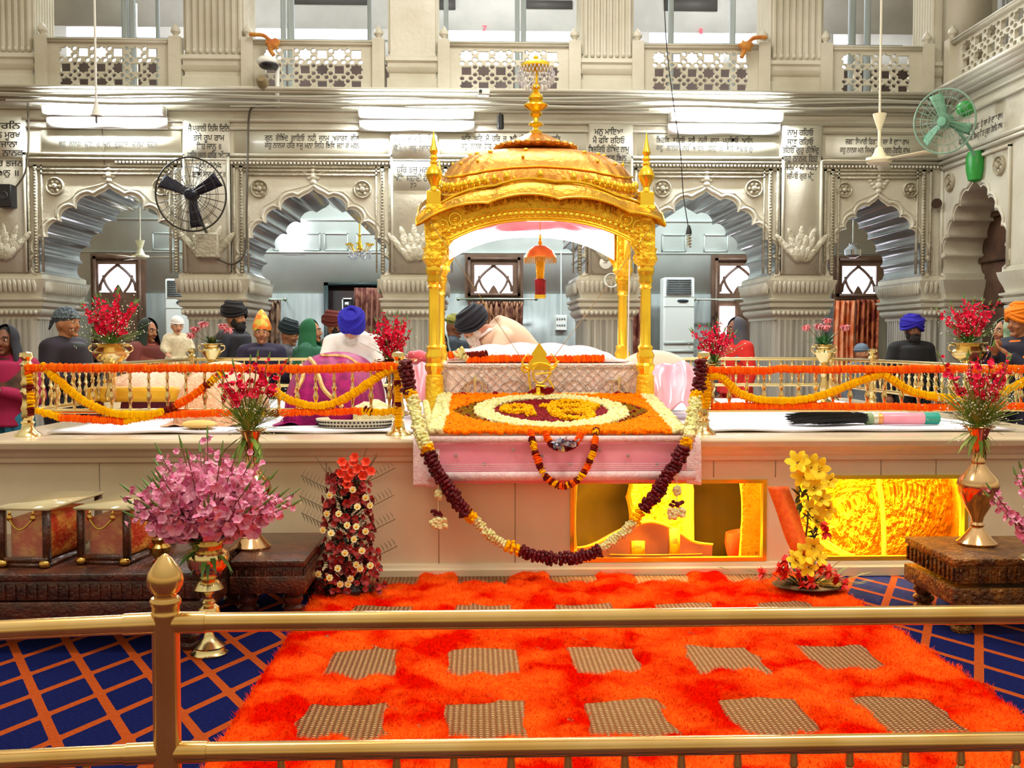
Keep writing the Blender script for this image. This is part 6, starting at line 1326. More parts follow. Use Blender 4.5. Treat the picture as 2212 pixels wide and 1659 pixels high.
def wall_fan(label, c, R, m_, hub, mount, look, blades=(100, 215, 330)):
    t = thing('wall_fan', label, 'fan', tuple(c)); c = np.zeros(3); Rm = Matrix(zto([look])[0]); mb = MB()
    A = np.array(Rm)
    mb.tube([A @ (R * math.cos(t_), R * math.sin(t_), 0) for t_ in np.linspace(0, 2 * math.pi, 49)[:-1]], .011, 6, closed=True)
    for rr in (.25, .5, .75):
        for s_ in (-1, 1): mb.tube([A @ (R * rr * math.cos(t_), R * rr * math.sin(t_), s_ * .07 * (1 - rr ** 2)) for t_ in np.linspace(0, 2 * math.pi, 33)[:-1]], .003, 4, closed=True)
    for k in range(26):
        a = k * 2 * math.pi / 26
        for s_ in (-1, 1): mb.tube([A @ (R * u * math.cos(a), R * u * math.sin(a), s_ * .07 * (1 - u * u)) for u in (.12, .5, .8, 1)], .0028, 4)
    mb.build('cage', m_[0], t); mb = MB()
    for bdeg in blades:
        a0_ = math.radians(bdeg); G = np.zeros((10, 4, 3))
        for i_, u in enumerate(np.linspace(.12, .90, 10)):
            for j_, v in enumerate(np.linspace(-1, 1, 4)):
                w_ = .13 * (.5 + .8 * u) * v; x_, y_ = R * u, R * w_ * 1.2; aa = a0_ + .1 * u; G[i_, j_] = A @ (x_ * math.cos(aa) - y_ * math.sin(aa), x_ * math.sin(aa) + y_ * math.cos(aa), .03 * v)
        b_ = MB().grid(G).build('blade', m_[1], t, solid=.006)
    MB().lathe([(.0, .08), (.05, .075), (.07, .03), (.08, -.06), (.06, -.14), (0, -.15)], c, 20, R=A).build('motor', m_[1], t)
    h0 = A @ (0, 0, -.1); MB().tube(smooth_path([h0] + [np.array(q) - np.array(t.location) for q in hub], 12), .018, 8).build('arm', m_[1], t)
    return t
GRN = mat('green_enamel', '2A9A3A', .4); GRNP = mat('pale_green_wire', '7A9A84', .5)
wall_fan('black caged wall fan on the pier between the first two arches', P(412, 420, 12.25), .43, (mat('dark_wire', '3A3830', .4, .5), mat('dark_navy_blade', '15142A', .4)), [P(432, 470, 12.3), P(447, 505, 12.9)], None, (-.12, -1, -.12), (22, 150, 272))
wall_fan('green wall fan with a wire cage reaching out from the side wall', P(2040, 262, 11.6), .36, (GRNP, mat('pale_green_blade', '6FA486', .5)), [P(2075, 290, 11.7), P(2106, 336, 11.75)], None, (-.75, -.62, -.15))
tag(MB().ell(P(2085, 235, 11.7), (.10, .10, .09), 14, 10).build('fan_motor_cover', GRN), 'green motor housing behind the cage of the green wall fan', 'motor')
tag(MB().box(xw(424, 12.9), xw(475, 12.9), 12.80, 12.99, zw(560, 12.9), zw(506, 12.9)).build('fan_bracket', STONE2, bevel=.02), 'square plate holding the black wall fan to the pier', 'bracket')
q = PX(2106, 360, XR - .06); tag(MB().lathe([(.0, .19), (.10, .17), (.125, .1), (.12, -.05), (.09, -.16), (0, -.19)], q, 16, sx=.8).build('green_cover', GRN, smooth=True), 'rounded bright green cover fixed to the side wall below the green fan', 'cover')
def ceiling_fan(px, ptop, pcup, pmot, Y, label, wb=.5, blades=(0,), w_=.095):
    z0, z1 = zw(pmot, Y), zw(pcup, Y); x_ = P(px, pmot, Y)[0]; t = thing('ceiling_fan', label, 'fan', (x_, Y, z0)); h = z1 - z0
    mb = MB(); mb.lathe([(.012, h + .06), (.012, min(9.15, zw(ptop, Y) + 3) - z0)], (0, 0, 0), 10); mb.build('long_rod', mat('cream_rod', 'D8D4C0', .5), t)
    mb = MB(); mb.lathe([(.02, h - .10), (.03, h - .07), (.06, h + .02), (.07, h + .06), (.0, h + .065)], (0, 0, 0), 16); mb.build('upper_cup', mat('cream_enamel', 'EDE8C8', .35), t)
    mb = MB(); mb.lathe([(.016, .09), (.016, h - .08)], (0, 0, 0), 10); mb.lathe([(.075, .035), (.07, .05), (.05, .09), (.035, .13), (.015, .15)], (0, 0, 0), 18); mb.build('neck', MATS['cream_enamel'], t)
    mb = MB(); mb.lathe([(.0, -.035), (.11, -.03), (.135, 0), (.13, .03), (.06, .04), (0, .04)], (0, 0, 0), 24); mb.build('motor', MATS['cream_enamel'], t)
    for k in blades:
        a = math.radians(k); V = np.array([(.12, -.02, .0), (.16, -.06, .0), (wb, -.075, .008), (wb, .065, -.008), (.16, .05, -.008), (.12, .02, 0)]); V = V @ rz(a).T
        mb = MB(); mb.add(V, [(0, 1, 2, 3, 4, 5)]); mb.build('blade', MATS['cream_enamel'], t, solid=.006, smooth=False)
    return t
ceiling_fan(1899, 0, 252, 342, 10.5, 'white ceiling fan on a long rod in front of the narrow arch', .58, (182, 62, 302))
ceiling_fan(303, 440, 530, 558, 15.9, 'white ceiling fan in the corridor seen through the first arch', .62, (5, 125, 245))
bf = thing('ceiling_rod', 'long white rod ending in a small bell cup, before the first fluorescent lamp', 'rod', (P(208, 240, 10.0)[0], 10.0, zw(270, 10.0)))
MB().lathe([(.011, .17), (.011, 9.1 - zw(270, 10.0))], (0, 0, 0), 10).build('rod', mat('white_rod', 'DCDCD4', .5), bf); MB().lathe([(.055, .06), (.045, .08), (.02, .17), (.014, .2), (0, .2)], (0, 0, 0), 16).build('bell_cup', MATS['white_rod'], bf); MB().lathe([(0, -.02), (.012, 0), (.01, .06)], (0, 0, 0), 10).build('hook', mat('grey_metal', '7A7A80', .4, .5), bf)
q = P(1488, 495, 12.2); hb2 = thing('hanging_bulb', 'spiral bulb hanging on a thin cable before the fourth arch', 'bulb', tuple(q)); MB().lathe([(.008, .05), (.02, .03), (.034, -.02), (.036, -.06), (.0, -.062)], (0, 0, 0), 14).build('lamp_holder', DARK, hb2); MB().tube([(.026 * math.cos(a), .026 * math.sin(a), -.07 - .011 * a / 2) for a in np.linspace(0, 26, 90)], .009, 6).build('spiral_tube', mat('unlit_tube', 'A8A48C', .4), hb2)
# cameras and small boxes
q = P(1045, 200, 12.72); cm = thing('security_camera', 'small white security camera on the cornice behind the canopy finial', 'camera', tuple(q)); MB().box(-.075, .075, -.06, .10, -.035, .035).build('housing', WHITE, cm, bevel=.01); MB().lathe([(.02, 0), (.02, .02), (0, .02)], (-.04, -.06, 0), 12, R=rx(math.pi / 2)).build('lens', DARK, cm)
q = P(1081, 262, 12.8); sk = thing('wall_camera', 'short dark cylindrical camera hanging under the cornice beside the second fluorescent lamp', 'camera', tuple(q)); MB().lathe([(.03, -.10), (.045, -.09), (.04, .08), (.02, .09)], (0, 0, 0), 14).build('body', DARK, sk); MB().tube([(0, 0, .09), (.0, .1, .12)], .01, 6).build('bracket', DARK, sk)
q = P(583, 145, 12.75); c2_ = thing('dome_camera', 'pair of striped bullet cameras on a white pole at the end of the second balustrade', 'camera', tuple(q))
mb = MB(); mb.ell((-.02, -.05, .05), (.13, .15, .07), 16, 10); mb.build('hood', WHITE, c2_); MB().ell((.0, -.06, 0), (.12, .14, .045), 16, 8).build('dark_band', DARK, c2_)
MB().lathe([(.04, .10), (.07, .04), (.075, -.05), (.06, -.10), (.055, -.10), (0, -.08)], (-.08, -.06, -.20), 16, R=rx(1.3)).build('lower_camera', mat('tan_housing', '8A7A58', .4), c2_); MB().box(.06, .11, 0, .04, -.48, .02).build('pole', WHITE, c2_, smooth=False)
q = P(17, 425, 12.9); sp2 = thing('loudspeaker', 'black wall loudspeaker on the pier at the frame edge', 'speaker', tuple(q)); MB().box(-.09, .09, -.12, .1, -.14, .14).build('cabinet', DARK, sp2, bevel=.01); MB().lathe([(.055, 0), (.05, .01), (0, .0)], (0, -.12, 0), 18, R=rx(math.pi / 2)).build('cone', mat('dark_grille', '2A2A30', .6), sp2)
mb = MB(); q = P(2038, 440, 12.9)
for s_ in (-1, 1): mb.lathe([(.06, 0), (.065, .03), (.03, .10), (0, .1)], (q[0] + s_ * .10, 12.85, q[2]), 14, R=rx(-math.pi / 2))
mb.tube([(q[0] - .1, 12.88, q[2]), (q[0], 12.97, q[2] + .03), (q[0] + .1, 12.88, q[2])], .015, 6); tag(mb.build('twin_spotlight', mat('brown_metal', '4A342A', .4, .4)), 'pair of dark unlit spotlights in the corner beside the narrow arch', 'spotlight')
q = P(1308, 568, 12.92); ck = thing('wall_clock', 'round white wall clock on the pier behind the rear canopy pillar', 'clock', tuple(q)); MB().lathe([(.078, 0), (.078, .03), (.07, .035), (0, .03)], (0, 0, 0), 28, R=rx(math.pi / 2)).build('dial', WHITE, ck); MB().box(-.03, .02, -.036, -.033, -.002, .003).build('hand', DARK, ck, smooth=False)
mb = MB(); q = P(1320, 606, 12.9)
for k in range(3): mb.tube([(q[0] + (.075 + .008 * k) * math.cos(a), 12.88 - .01 * k, q[2] + .085 * math.sin(a)) for a in np.linspace(0, 2 * math.pi, 26)[:-1]], .008, 6, closed=True)
tag(mb.build('cable_coil', WHITE), 'coil of white cable hanging under the wall clock', 'cable')
Y = YB - .05; q = P(1212, 697, Y); sb = thing('switchboard', 'white switch box on the grey dado behind the canopy', 'switchboard', tuple(q)); MB().box(-.10, .10, -.03, .03, -.135, .135).build('box', WHITE, sb, bevel=.008); mb = MB()
for k in range(4):
    for dz in (.05, -.06): mb.box(-.08 + k * .042, -.055 + k * .042, -.038, -.03, dz, dz + .04)
mb.build('switches', mat('grey_plastic', '9AA0A0', .5), sb, smooth=False)
tag(MB().tube([P(1212, 684, Y), P(1212, 540, Y)], .012, 6).build('conduit', PAINT), 'vertical white conduit rising from the switch box', 'conduit')
def aircon(px0, px1, py0, Y, label):
    x0, x1, z1 = P(px0, 700, Y)[0], P(px1, 700, Y)[0], zw(py0, Y); a = (x1 - x0) / 2; t = thing('air_conditioner', label, 'air conditioner', ((x0 + x1) / 2, Y, 0))
    MB().box(-a, a, 0, .35, 0, z1).build('body', mat('white_plastic', 'E4E8E2', .35), t, bevel=.03)
    MB().box(-a * .8, a * .78, -.012, .0, z1 - .30, z1 - .03).build('grille_panel', mat('grille_grey', '6A7072', .5), t, smooth=False)
    mb = MB()
    for k in range(9): mb.box(-a * .78, a * .76, -.022, -.008, z1 - .29 + k * .03, z1 - .283 + k * .03)
    mb.build('louvre', MATS['grey_plastic'], t, smooth=False)
    MB().ell((a * .25, -.002, z1 - .40), (a * .38, .015, .03), 16, 6).build('display', mat('navy_display', '2A3440', .3), t)
    mb = MB(); mb.box(-a, a, -.004, 0, z1 - .50, z1 - .49); mb.box(-a, a, -.004, 0, z1 - .335, z1 - .33)
    for k in range(3): mb.box(-a * .97, a * .97, -.006, 0, z1 - 1.15 - k * .14, z1 - 1.09 - k * .14)
    mb.build('seam', mat('seam_grey', 'AEB4AC', .5), t, smooth=False); return t
aircon(1433, 1500, 598, 17.3, 'tall white floor air conditioner seen through the fourth arch')
aircon(357, 412, 603, 17.3, 'tall white floor air conditioner partly hidden by the pier behind the baby')
def chandelier(c, R, label):
    t = thing('chandelier', label, 'chandelier', tuple(c)); MB().lathe([(.01, 4.60 - c[2]), (.012, .22), (.03, .2), (.015, .15), (.03, .05), (.05, -.02), (0, -.08)], (0, 0, 0), 12).build('stem', GOLD, t); mb = MB()
    for k in range(8):
        a = k * math.pi / 4; mb.tube(smooth_path([(0, 0, .0), (R * .5 * math.cos(a), R * .5 * math.sin(a), -.06), (R * math.cos(a), R * math.sin(a), .04)], 8), .007, 5)
        mb.lathe([(.03, 0), (.035, .02), (0, .02)], (R * math.cos(a), R * math.sin(a), .04), 8)
    mb.build('arms', GOLD, t); mb = MB()
    for k in range(110):
        a = RNG.uniform(0, 6.28); u = RNG.uniform(.2, 1); mb.ell((R * u * math.cos(a), R * u * math.sin(a), -.05 - RNG.uniform(0, .12)), (.012, .012, .02), 5, 4)
    mb.build('crystals', CRY, t, smooth=False, kind='stuff'); return t
chandelier(P(777, 535, 15.8), .19, 'gold and crystal chandelier seen in the second arch'); 
q = P(1842, 540, 15.5); hl = thing('glass_lantern', 'clear glass lantern hanging in the narrow arch', 'lantern', tuple(q)); MB().lathe([(.01, 4.60 - q[2]), (.01, .12), (.06, .1), (.05, .06)], (0, 0, 0), 12).build('stem', mat('silver_metal', 'D0D4D8', .15, 1), hl); MB().lathe([(.05, .08), (.13, 0), (.12, -.08), (.05, -.12), (0, -.12)], (0, 0, 0), 20).build('shade', mat('grey_glass', 'D8E0E4', .1, .6), hl)
# orange cloths tied on the balustrades
OC = mat('orange_knotted_cloth', 'C8923C', .8, 0, 'B8622A', 8)
for px, py, lb in ((588, 95, 'orange cloth knotted on the newel by the wall cameras'), (1610, 100, 'orange cloth tied at the end of the fourth balustrade')):
    q = P(px, py, 12.85); mb = MB(); mb.ell(q, (.09, .05, .07), 12, 8, fn=lambda V: V * (1 + .2 * np.sin(V[:, :1] * 7 + V[:, 2:] * 5))); mb.tube(smooth_path([q, q + [.1 if px > 1000 else -.1, 0, .1], q + [.27 if px > 1000 else -.28, .02, .12]], 10), .025, 6); mb.tube(smooth_path([q, q + [-.02, 0, -.08], q + [-.05 if px > 1000 else .02, 0, -.14]], 8), [.04] * 4 + [.03] * 4, 6); tag(mb.build('tied_cloth', OC), lb, 'cloth')
# ================================================================ people
SKIN = [mat('brown_skin', 'A8704C', .55, sub=.1), mat('dark_skin', '7A4A32', .55), mat('fair_skin', 'C89070', .5)]
EYEW = mat('eye_white', 'E8E2DA', .3); IRIS = mat('dark_iris', '20120C', .2); BROW = mat('dark_hair', '1A1412', .8); LIP = mat('lip', '8A4238', .5); WHB = mat('white_beard', 'C8C0B4', .9, 0, 'E0DCD4', 30)
def head_fn(V):
    V = V.copy(); z = V[:, 2]; f = -V[:, 1]
    k = np.where(z < 0, 1 + .34 * z * np.abs(z) ** .3, 1 - .06 * z); V[:, 0] *= k; V[:, 1] = np.where(f > 0, V[:, 1] * (1 - .10 * (z > .2) * z), V[:, 1])
    V[:, 1] -= .10 * np.clip(-z - .3, 0, 1) * (f > 0); return V
def figure(label, loc, rzv, J, skin, cloth, s=1.0, head_pitch=0, head_yaw=0, wear=None, beard=None, collar=None, shawl=None, lower=None, sleeves=True, hs=1.0):
    t = thing('person', label, 'person', tuple(loc), rzv); SK = SKIN[skin]; J = {k: np.array(v, float) * s for k, v in J.items()}
    HR = rz(head_yaw) @ rx(head_pitch); hc = J['head']; H = lambda p: hc + HR @ (np.array(p) * s * hs)
    body = MB(); ell = lambda p, r, n_=12, m_=8: body.ell(H(p), np.array(r) * s * hs, n_, m_, R=HR)
    body.ell(hc, np.array([.076, .096, .118]) * s * hs, 28, 22, R=HR, fn=head_fn)
    ell((0, -.098, -.012), (.013, .020, .024)); ell((0, -.106, -.026), (.018, .014, .011)); ell((0, -.086, .03), (.05, .016, .012)); ell((0, -.078, -.095), (.026, .022, .018)); ell((.035, -.072, -.03), (.024, .022, .02)); ell((-.035, -.072, -.03), (.024, .022, .02))
    for sx_ in (-1, 1): ell((sx_ * .077, .005, -.01), (.010, .020, .032))
    body.tube([J['chest'] + (J['neck'] - J['chest']) * .5, J['neck'], hc + HR @ (np.array([0, .015, -.07]) * s * hs)], np.array([.07, .055, .052]) * s, 14)
    up = J['neck'] - J['pelvis']; 
    tor = smooth_path([J['pelvis'], (J['pelvis'] + J['chest']) / 2, J['chest'], J['neck'] - up * .06], 14); body.tube(tor, np.interp(np.linspace(0, 1, 14), [0, .35, .75, 1], [.14, .125, .15, .08]) * s, 20)
    for sd, sg in (('l', -1), ('r', 1)):
        sh, el, ha = J['sh' + sd], J['el' + sd], J['ha' + sd]; body.tube(smooth_path([J['chest'] * .5 + sh * .5, sh, (sh + el) / 2, el, (el + ha) / 2, ha], 18), np.interp(np.linspace(0, 1, 18), [0, .2, .55, .65, 1], [.07, .06, .042, .042, .027]) * s, 12)
        d = ha - el; d /= np.linalg.norm(d); side = np.cross(d, [0, 0, 1.]); side = side / (np.linalg.norm(side) + 1e-9) if np.linalg.norm(side) > .1 else np.array([sg * 1., 0, 0]); nrm = np.cross(side, d); pc = ha + d * .045 * s
        body.ell(pc, np.array([.040, .018, .050]) * s, 12, 8, R=np.stack([side, nrm, d], -1))
        for k, ln in enumerate((.070, .080, .075, .058)):
            b_ = pc + side * (.028 - .019 * k) * s + d * .03 * s; body.tube(smooth_path([b_, b_ + d * ln * .5 * s, b_ + d * ln * .95 * s + nrm * .018 * s], 6), np.array([.0095, .0095, .009, .0085, .008, .006]) * s, 7)
        b_ = pc + side * .034 * s - d * .02 * s; body.tube([b_, b_ + side * .02 * s + d * .03 * s, b_ + side * .022 * s + d * .058 * s], np.array([.012, .010, .007]) * s, 7)
        body.tube(smooth_path([J['pelvis'], J['hip' + sd], J['kn' + sd], J['an' + sd]], 16), np.interp(np.linspace(0, 1, 16), [0, .3, .66, 1], [.12, .10, .06, .04]) * s, 12); body.ell(J['an' + sd] + np.array([0, -.05, -.03]) * s, np.array([.045, .12, .035]) * s, 10, 8)
    bo = body.build('body', SK, t); q = bo.modifiers.new('r', 'REMESH'); q.mode = 'VOXEL'; q.voxel_size = .0085; q.use_smooth_shade = True; q = bo.modifiers.new('s', 'SMOOTH'); q.iterations = 2
    ey = MB(); ir = MB(); br = MB()
    for sx_ in (-1, 1):
        ey.ell(H((sx_ * .031, -.084, .012)), np.array([.015, .009, .008]) * s * hs, 10, 8, R=HR); ir.ell(H((sx_ * .031, -.092, .012)), np.array([.007, .004, .007]) * s * hs, 8, 6, R=HR)
        br.tube([H((sx_ * .012, -.094, .034)), H((sx_ * .032, -.096, .040)), H((sx_ * .054, -.082, .034))], .005 * s, 5)
    ey.build('eyes', EYEW, bo); ir.build('iris', IRIS, bo); br.build('eyebrows', BROW if beard != 'white' else WHB, bo)
    mb = MB(); mb.ell(H((0, -.094, -.056)), np.array([.024, .010, .006]) * s * hs, 12, 6, R=HR); mb.ell(H((0, -.092, -.064)), np.array([.020, .010, .007]) * s * hs, 12, 6, R=HR); mb.build('lips', LIP, bo)
    # clothing
    g = MB(); g.tube(smooth_path([J['pelvis'] - up * .12, J['pelvis'], (J['pelvis'] + J['chest']) / 2, J['chest'], J['neck'] - up * .08, J['neck'] - up * .02], 20), np.interp(np.linspace(0, 1, 20), [0, .35, .65, .8, .93, 1], [.19, .165, .185, .18, .10, .07]) * s, 22)
    g.tube(smooth_path([J['shl'], (J['shl'] + J['shr']) / 2 + np.array([0, 0, .02]) * s, J['shr']], 10), .085 * s, 14)
    for sd in 'lr':
        sh, el, ha = J['sh' + sd], J['el' + sd], J['ha' + sd]; g.tube(smooth_path([sh, (sh + el) / 2, el, (el + ha) / 2, ha * .97 + el * .03], 16), np.interp(np.linspace(0, 1, 16), [0, .5, 1], [.085, .064, .046]) * s, 14); g.ell(sh, np.array([.09, .085, .08]) * s)
    go = g.build('clothing', cloth, t); q = go.modifiers.new('r', 'REMESH'); q.mode = 'VOXEL'; q.voxel_size = .016; q.use_smooth_shade = True; q = go.modifiers.new('s', 'SMOOTH'); q.iterations = 3
    g = MB()
    for sd in 'lr': g.tube(smooth_path([J['pelvis'] * .6 + J['hip' + sd] * .4, J['hip' + sd], J['kn' + sd], J['an' + sd]], 16), np.interp(np.linspace(0, 1, 16), [0, .3, .66, 1], [.17, .135, .09, .07]) * s, 14)
    g.build('trousers', lower or cloth, t)
    if collar is not None:
        nk = J['neck']; g = MB(); 
        for sg in (-1, 1): g.tube([nk + np.array([0, .06, .02]) * s, nk + np.array([sg * .07, .0, .0]) * s, nk + np.array([sg * .05, -.10, -.07]) * s], np.array([.02, .022, .016]) * s, 6, flat=.7)
        g.build('collar', collar, t)
    if shawl is not None:
        n_ = 24; G = np.zeros((n_, 12, 3)); a_, b_ = J['shl'], J['shr']
        for i_ in range(n_):
            for j_ in range(12):
                u = i_ / (n_ - 1) * 2 * math.pi; v = j_ / 11; c_ = J['neck'] * (1 - v) + (J['chest'] * .7 + J['pelvis'] * .3) * v; rr = np.array([.09 + .20 * v ** .6, .08 + .13 * v ** .7]) * s * (1 + .04 * math.sin(6 * u)); G[i_, j_] = c_ + [rr[0] * math.cos(u), rr[1] * math.sin(u), .0]
        G = np.concatenate([G, G[:1]]); MB().grid(G).build('shawl', shawl, t, solid=.008)
    if beard:
        m_ = WHB if beard == 'white' else BROW; mb = MB(); mb.ell(H((0, -.062, -.085)), np.array([.062, .052, .065]) * s * hs, 20, 14, R=HR, fn=lambda V: V * (1 + .06 * np.sin(V[:, :1] * 23) * np.cos(V[:, 2:] * 17))); mb.ell(H((0, -.055, -.13)), np.array([.045, .04, .06]) * s * hs, 16, 10, R=HR)
        mb.tube([H((-.036, -.090, -.062)), H((-.015, -.108, -.044)), H((.015, -.108, -.044)), H((.036, -.090, -.062))], .009 * s, 6)
        for sg in (-1, 1): mb.ell(H((sg * .064, -.02, -.045)), np.array([.018, .035, .05]) * s * hs, 10, 8, R=HR)
        mb.build('beard', m_, t)
    if wear:
        kind, m_ = wear[0], wear[1]; z0 = .045
        if kind == 'turban':
            fat = wear[2] if len(wear) > 2 else 1.0; mb = MB(); mb.ell(H((0, .018, .085)), np.array([.118 * fat, .135 * fat, .088]) * s * hs, 28, 16, R=HR); w_ = mb.build('turban', m_, t); mb = MB()
            for k in range(8):
                tl = (-1 if k % 2 else 1) * (.42 - .035 * k); zz = .050 + .015 * k; rr_ = (.104 - .0065 * k * (k > 3)) * fat
                Rt = rx(.10) @ ry(tl); mb.tube([H(np.array([0, .015, zz]) + Rt @ np.array([rr_ * math.cos(a), (rr_ + .017) * math.sin(a), .016 * (1 - abs(math.cos(a))) ])) for a in np.linspace(0, 2 * math.pi, 33)[:-1]], .024 * s * hs, 8, closed=True, flat=.75)
            mb.build('turban_folds', m_, w_)
        elif kind == 'cap':
            mb = MB(); mb.ell(H((0, .012, .055)), np.array([.088, .107, .085]) * s * hs, 24, 14, R=HR); mb.tube([H((.087 * math.cos(a), .012 + .106 * math.sin(a), .045)) for a in np.linspace(0, 2 * math.pi, 25)[:-1]], .012 * s * hs, 6, closed=True); w_ = mb.build('cap', m_, t)
            if len(wear) > 2 and wear[2] == 'knot': MB().tube([H((0, .11, .04)), H((.02, .16, .02)), H((.03, .20, -.05))], np.array([.016, .02, .008]) * s, 6).build('knot', m_, w_)
        elif kind == 'cone':
            mb = MB(); mb.lathe([(.098, .03), (.103, .06), (.095, .10), (.075, .16), (.045, .22), (.012, .26), (0, .262)], (0, 0, 0), 22, flute=(5, .05)); V = mb.v[0]; mb.v[0] = np.array([H(v + np.array([0, .01, 0])) for v in V]); mb.build('pointed_hat', m_, t)
        elif kind == 'scarf':
            n_ = 26; G = []
            for i_ in range(n_ + 1):
                a = -2.35 + 4.7 * i_ / n_; row = []
                for j_ in range(18):
                    v = j_ / 17
                    if v < .55: th = v / .55 * 1.75; p_ = np.array([.096 * math.sin(th) * math.sin(a), .014 + .118 * math.sin(th) * math.cos(a), .02 + .125 * math.cos(th)]); q_ = H(p_)
                    else: u = (v - .55) / .45; q0 = H(np.array([.096 * math.sin(a), .014 + .118 * math.cos(a), -.005])); q1 = J['chest'] + np.array([.20 * math.sin(a), .15 * math.cos(a) - .01, .02 - .05 * abs(math.sin(a))]) * s; q_ = q0 * (1 - u) + q1 * u; q_ = q_ + (np.array([math.sin(a), math.cos(a), 0]) * .012 * math.sin(a * 9) * u)
                    row.append(q_)
                G.append(row)
            MB().grid(np.array(G)).build('headscarf', m_, t, solid=.006)
            MB().ell(H((0, .02, .03)), np.array([.082, .094, .098]) * s * hs, 18, 12, R=HR).build('hair', BROW, t)
    return t
def standing(arms='down'):
    J = dict(pelvis=(0, 0, .95), chest=(0, .005, 1.27), neck=(0, .01, 1.46), head=(0, -.015, 1.60), shl=(-.175, .01, 1.40), shr=(.175, .01, 1.40), hipl=(-.09, 0, .90), hipr=(.09, 0, .90), knl=(-.10, -.02, .50), knr=(.10, -.02, .50), anl=(-.10, .02, .09), anr=(.10, .02, .09))
    if arms == 'down': J.update(ell=(-.25, .02, 1.12), elr=(.25, .02, 1.12), hal=(-.26, -.06, .88), har=(.26, -.06, .88))
    elif arms == 'fold': J.update(ell=(-.26, -.02, 1.12), elr=(.26, -.02, 1.12), hal=(-.04, -.26, 1.20), har=(.04, -.26, 1.20))
    elif arms == 'hold': J.update(ell=(-.25, -.06, 1.12), elr=(.25, -.06, 1.12), hal=(-.10, -.30, 1.08), har=(.12, -.30, 1.02))
    elif arms == 'raise': J.update(ell=(-.26, -.08, 1.15), elr=(.26, -.08, 1.15), hal=(-.06, -.22, 1.36), har=(.10, -.24, 1.34))
    return J
FR = 0; RIGHT = math.pi / 2; LEFT = -math.pi / 2       # facing the camera / the viewer's right / left
def person(label, px, py_top, Y, face, skin, cloth, top=.115, arms='down', **kw):   # py_top: where the crown of the head is
    zt_ = P(px, py_top, Y)[2]; s_ = zt_ / (1.60 + top); x_ = P(px, 720, Y)[0]; return figure(label, (x_, Y, 0), face, standing(arms), skin, cloth, s=s_, **kw)
C_ = lambda n_, a, b2=None, sc=20: mat(n_, a, .8, 0, b2, sc) if b2 else mat(n_, a, .8)
person('woman in a dark hood, patterned brown scarf and magenta top at the frame edge', 14, 708, 8.1, FR, 1, C_('magenta_wool', 'A0104A'), wear=('scarf', C_('dark_hood', '1A1A26')), shawl=C_('brown_patterned_shawl', '5A3420', '2A1A12', 14), lower=C_('teal_cotton', '2A7A9A'), arms='fold')
person('man in a spotted black bandana and dark jacket looking towards the canopy', 142, 668, 8.7, RIGHT - .3, 0, C_('black_jacket', '141018', '241828', 8), wear=('cap', C_('spotted_bandana', '141820', '6A7A86', 60), 'knot'), collar=C_('olive_lining', '8A8A68'), arms='fold')
person('woman in a dark headscarf and rust shawl carrying the baby', 318, 692, 11.3, RIGHT - .5, 0, C_('maroon_wool', '6A2A22'), wear=('scarf', C_('dark_green_scarf', '1E2A1E')), shawl=C_('rust_shawl', 'A04A34', '7A3428', 9), arms='hold', head_pitch=.15)
BJ = dict(pelvis=(0, 0, .25), chest=(0, 0, .50), neck=(0, 0, .66), head=(0, -.02, .83), shl=(-.15, 0, .62), shr=(.15, 0, .62), ell=(-.24, -.05, .45), elr=(.24, -.05, .45), hal=(-.20, -.20, .36), har=(.20, -.20, .36), hipl=(-.09, -.02, .22), hipr=(.09, -.02, .22), knl=(-.12, -.22, .18), knr=(.12, -.22, .18), anl=(-.1, -.25, .0), anr=(.1, -.25, .0))
zb0 = P(380, 688, 10.95)[2]; sb_ = .62
figure('baby in a white knitted cap held up by the woman in a rust shawl', (P(381, 720, 10.95)[0], 10.97, zb0 - .955 * sb_), .5, BJ, 2, C_('cream_fleece', 'E0D4B8', 'C8BC9C', 30), s=sb_, hs=1.25, wear=('cap', C_('white_knit', 'E6E4E2')), head_pitch=.2)
person('tall bearded man in a black turban beside the urn of chrysanthemums', 506, 664, 11.65, RIGHT - .35, 0, C_('black_jersey', '141218', '30303A', 6), wear=('turban', C_('black_cloth', '100C12'), 1.0), beard='dark', collar=C_('white_stripe_collar', 'D8D8C8'))
person('man in a pointed orange foil hat and navy coat', 565, 697, 11.15, FR + .2, 0, C_('navy_coat', '1C1430', '2A2040', 8), wear=('cone', mat('orange_foil_hat', 'F07A2A', .4, .2, 'D8C050', 16, lo=.45, hi=.55)), collar=C_('brown_muffler', '5A3A2C'), arms='fold')
person('man in a dark teal turban wearing a pale checked shawl', 622, 702, 11.6, RIGHT - .2, 0, C_('grey_wool', '5A5A60'), wear=('turban', C_('dark_teal_cloth', '0E2228'), .88), shawl=C_('checked_shawl', 'B8B4AC', '2A2A34', 12), head_pitch=.2)
person('woman in a bright green headscarf beside the magenta bundle', 670, 694, 11.15, RIGHT - .1, 0, C_('green_shawl_wool', '1E5A42'), wear=('scarf', C_('green_scarf', '0E5A34')), shawl=C_('green_shawl', '1E5A42'))
person('man in a rust red turban partly hidden by the blue turbaned reader', 722, 684, 11.7, RIGHT - .3, 0, C_('brown_coat', '5A3A30'), wear=('turban', C_('rust_cloth_turban', '5E1A12'), 1.0), beard='dark')
person('man in a yellow-green bandana behind the canopy pillar', 980, 682, 11.75, RIGHT, 1, C_('slate_jacket', '2A3440'), wear=('cap', C_('yellow_green_bandana', '9A9A3A', '4A4A24', 14), 'knot'), head_pitch=.3)
person('child in a pale grey scarf behind the first canopy pillar', 952, 722, 11.25, FR + .2, 1, C_('teal_jacket', '2E7A6A'), wear=('scarf', C_('pale_grey_scarf', '8AA0A0')))
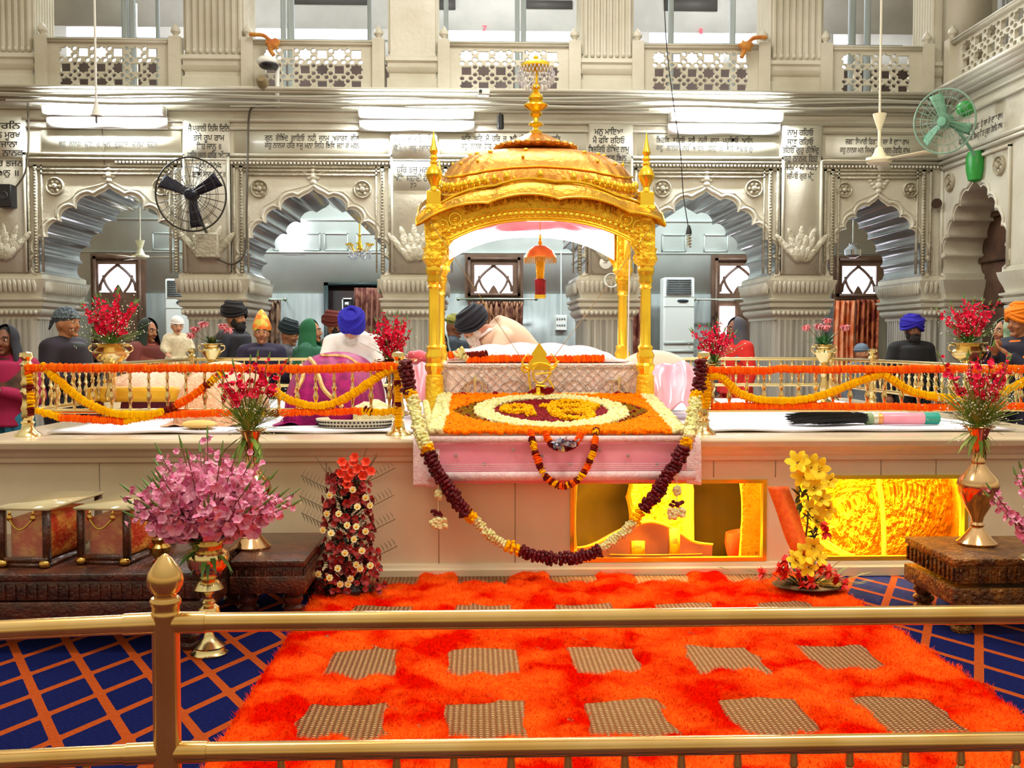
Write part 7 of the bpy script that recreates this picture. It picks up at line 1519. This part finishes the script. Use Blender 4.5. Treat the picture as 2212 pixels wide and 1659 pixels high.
person('person in a grey-blue cap and red shawl standing beside the red gladioli and window', 1592, 690, 11.4, LEFT + .3, 1, C_('red_wool', 'C81E14'), wear=('scarf', C_('grey_blue_scarf', '3A4660', '5A5048', 6)))
person('child in a slate blue cap just showing above the rail at the orange curtain', 1861, 745, 11.4, FR + .4, 0, C_('grey_cotton', '6A7480'), wear=('cap', C_('slate_cap', '5E7084')))
person('bearded man in a royal blue turban and black coat facing the front', 1970, 692, 11.2, FR, 1, C_('black_coat', '0C0C10', '16161C', 6), wear=('turban', C_('royal_blue_cloth', '1E0EA0'), 1.08), beard='dark', collar=C_('white_collar', 'A8A0A0'))
person('person in an orange turban and orange shawl at the frame edge', 2206, 668, 8.5, LEFT + .35, 0, C_('navy_kurta', '1A1A30'), wear=('turban', C_('orange_turban_cloth', 'F0840A'), 1.0), shawl=C_('orange_shawl_cloth', 'F07A0A'), arms='raise')
person('woman in a pale green scarf between the urn and the orange turbaned person', 2172, 692, 9.6, LEFT + .2, 0, C_('plum_wool', '5A2A4A'), wear=('scarf', C_('pale_green_scarf', 'A8B8A0', '4A7A5A', 8)), arms='raise')
# the two readers on the dais
KJ = dict(pelvis=(0, .18, .22), chest=(0, -.10, .50), neck=(0, -.28, .60), head=(0, -.40, .64), shl=(-.19, -.20, .54), shr=(.19, -.20, .54), ell=(-.30, -.32, .30), elr=(.30, -.32, .30), hal=(-.12, -.50, .16), har=(.12, -.50, .16), hipl=(-.12, .12, .16), hipr=(.12, .12, .16), knl=(-.24, -.28, .10), knr=(.24, -.28, .10), anl=(-.10, .25, .06), anr=(.10, .25, .06))
zk = P(760, 700, 9.5)[2] - .70; figure('bearded man in a royal blue turban and white robe bowed over the magenta bundle', (P(762, 720, 9.75)[0], 9.85, ZP + .0), .05, {**KJ, 'chest': (0, -.05, .52), 'neck': (0, -.16, .70), 'head': (0, -.30, .76), 'shl': (-.21, -.10, .62), 'shr': (.21, -.10, .62)}, 2, C_('white_cotton', 'EDEAE6'), s=(P(760, 690, 9.5)[2] - ZP) / .84, head_pitch=.75, wear=('turban', C_('ultramarine_cloth', '1A12A8'), 1.12), beard='white')
figure('bearded man in a navy turban and cream shawl bowing low over the cot', (P(1060, 720, 9.4)[0] + .18, 9.5, ZP + .0), -math.pi / 2 + .35, {**KJ, 'chest': (0, -.0, .58), 'neck': (0, -.22, .68), 'head': (0, -.34, .70), 'shl': (-.19, -.13, .62), 'shr': (.19, -.13, .62), 'pelvis': (0, .30, .30)}, 2, C_('cream_robe', 'E6CCB0', 'DCBE9E', 4), s=(P(1020, 683, 9.4)[2] - ZP) / .80, head_pitch=.55, wear=('turban', C_('navy_cloth', '0C1420'), 1.15), beard='white', collar=C_('white_edge', 'F0ECE8'))
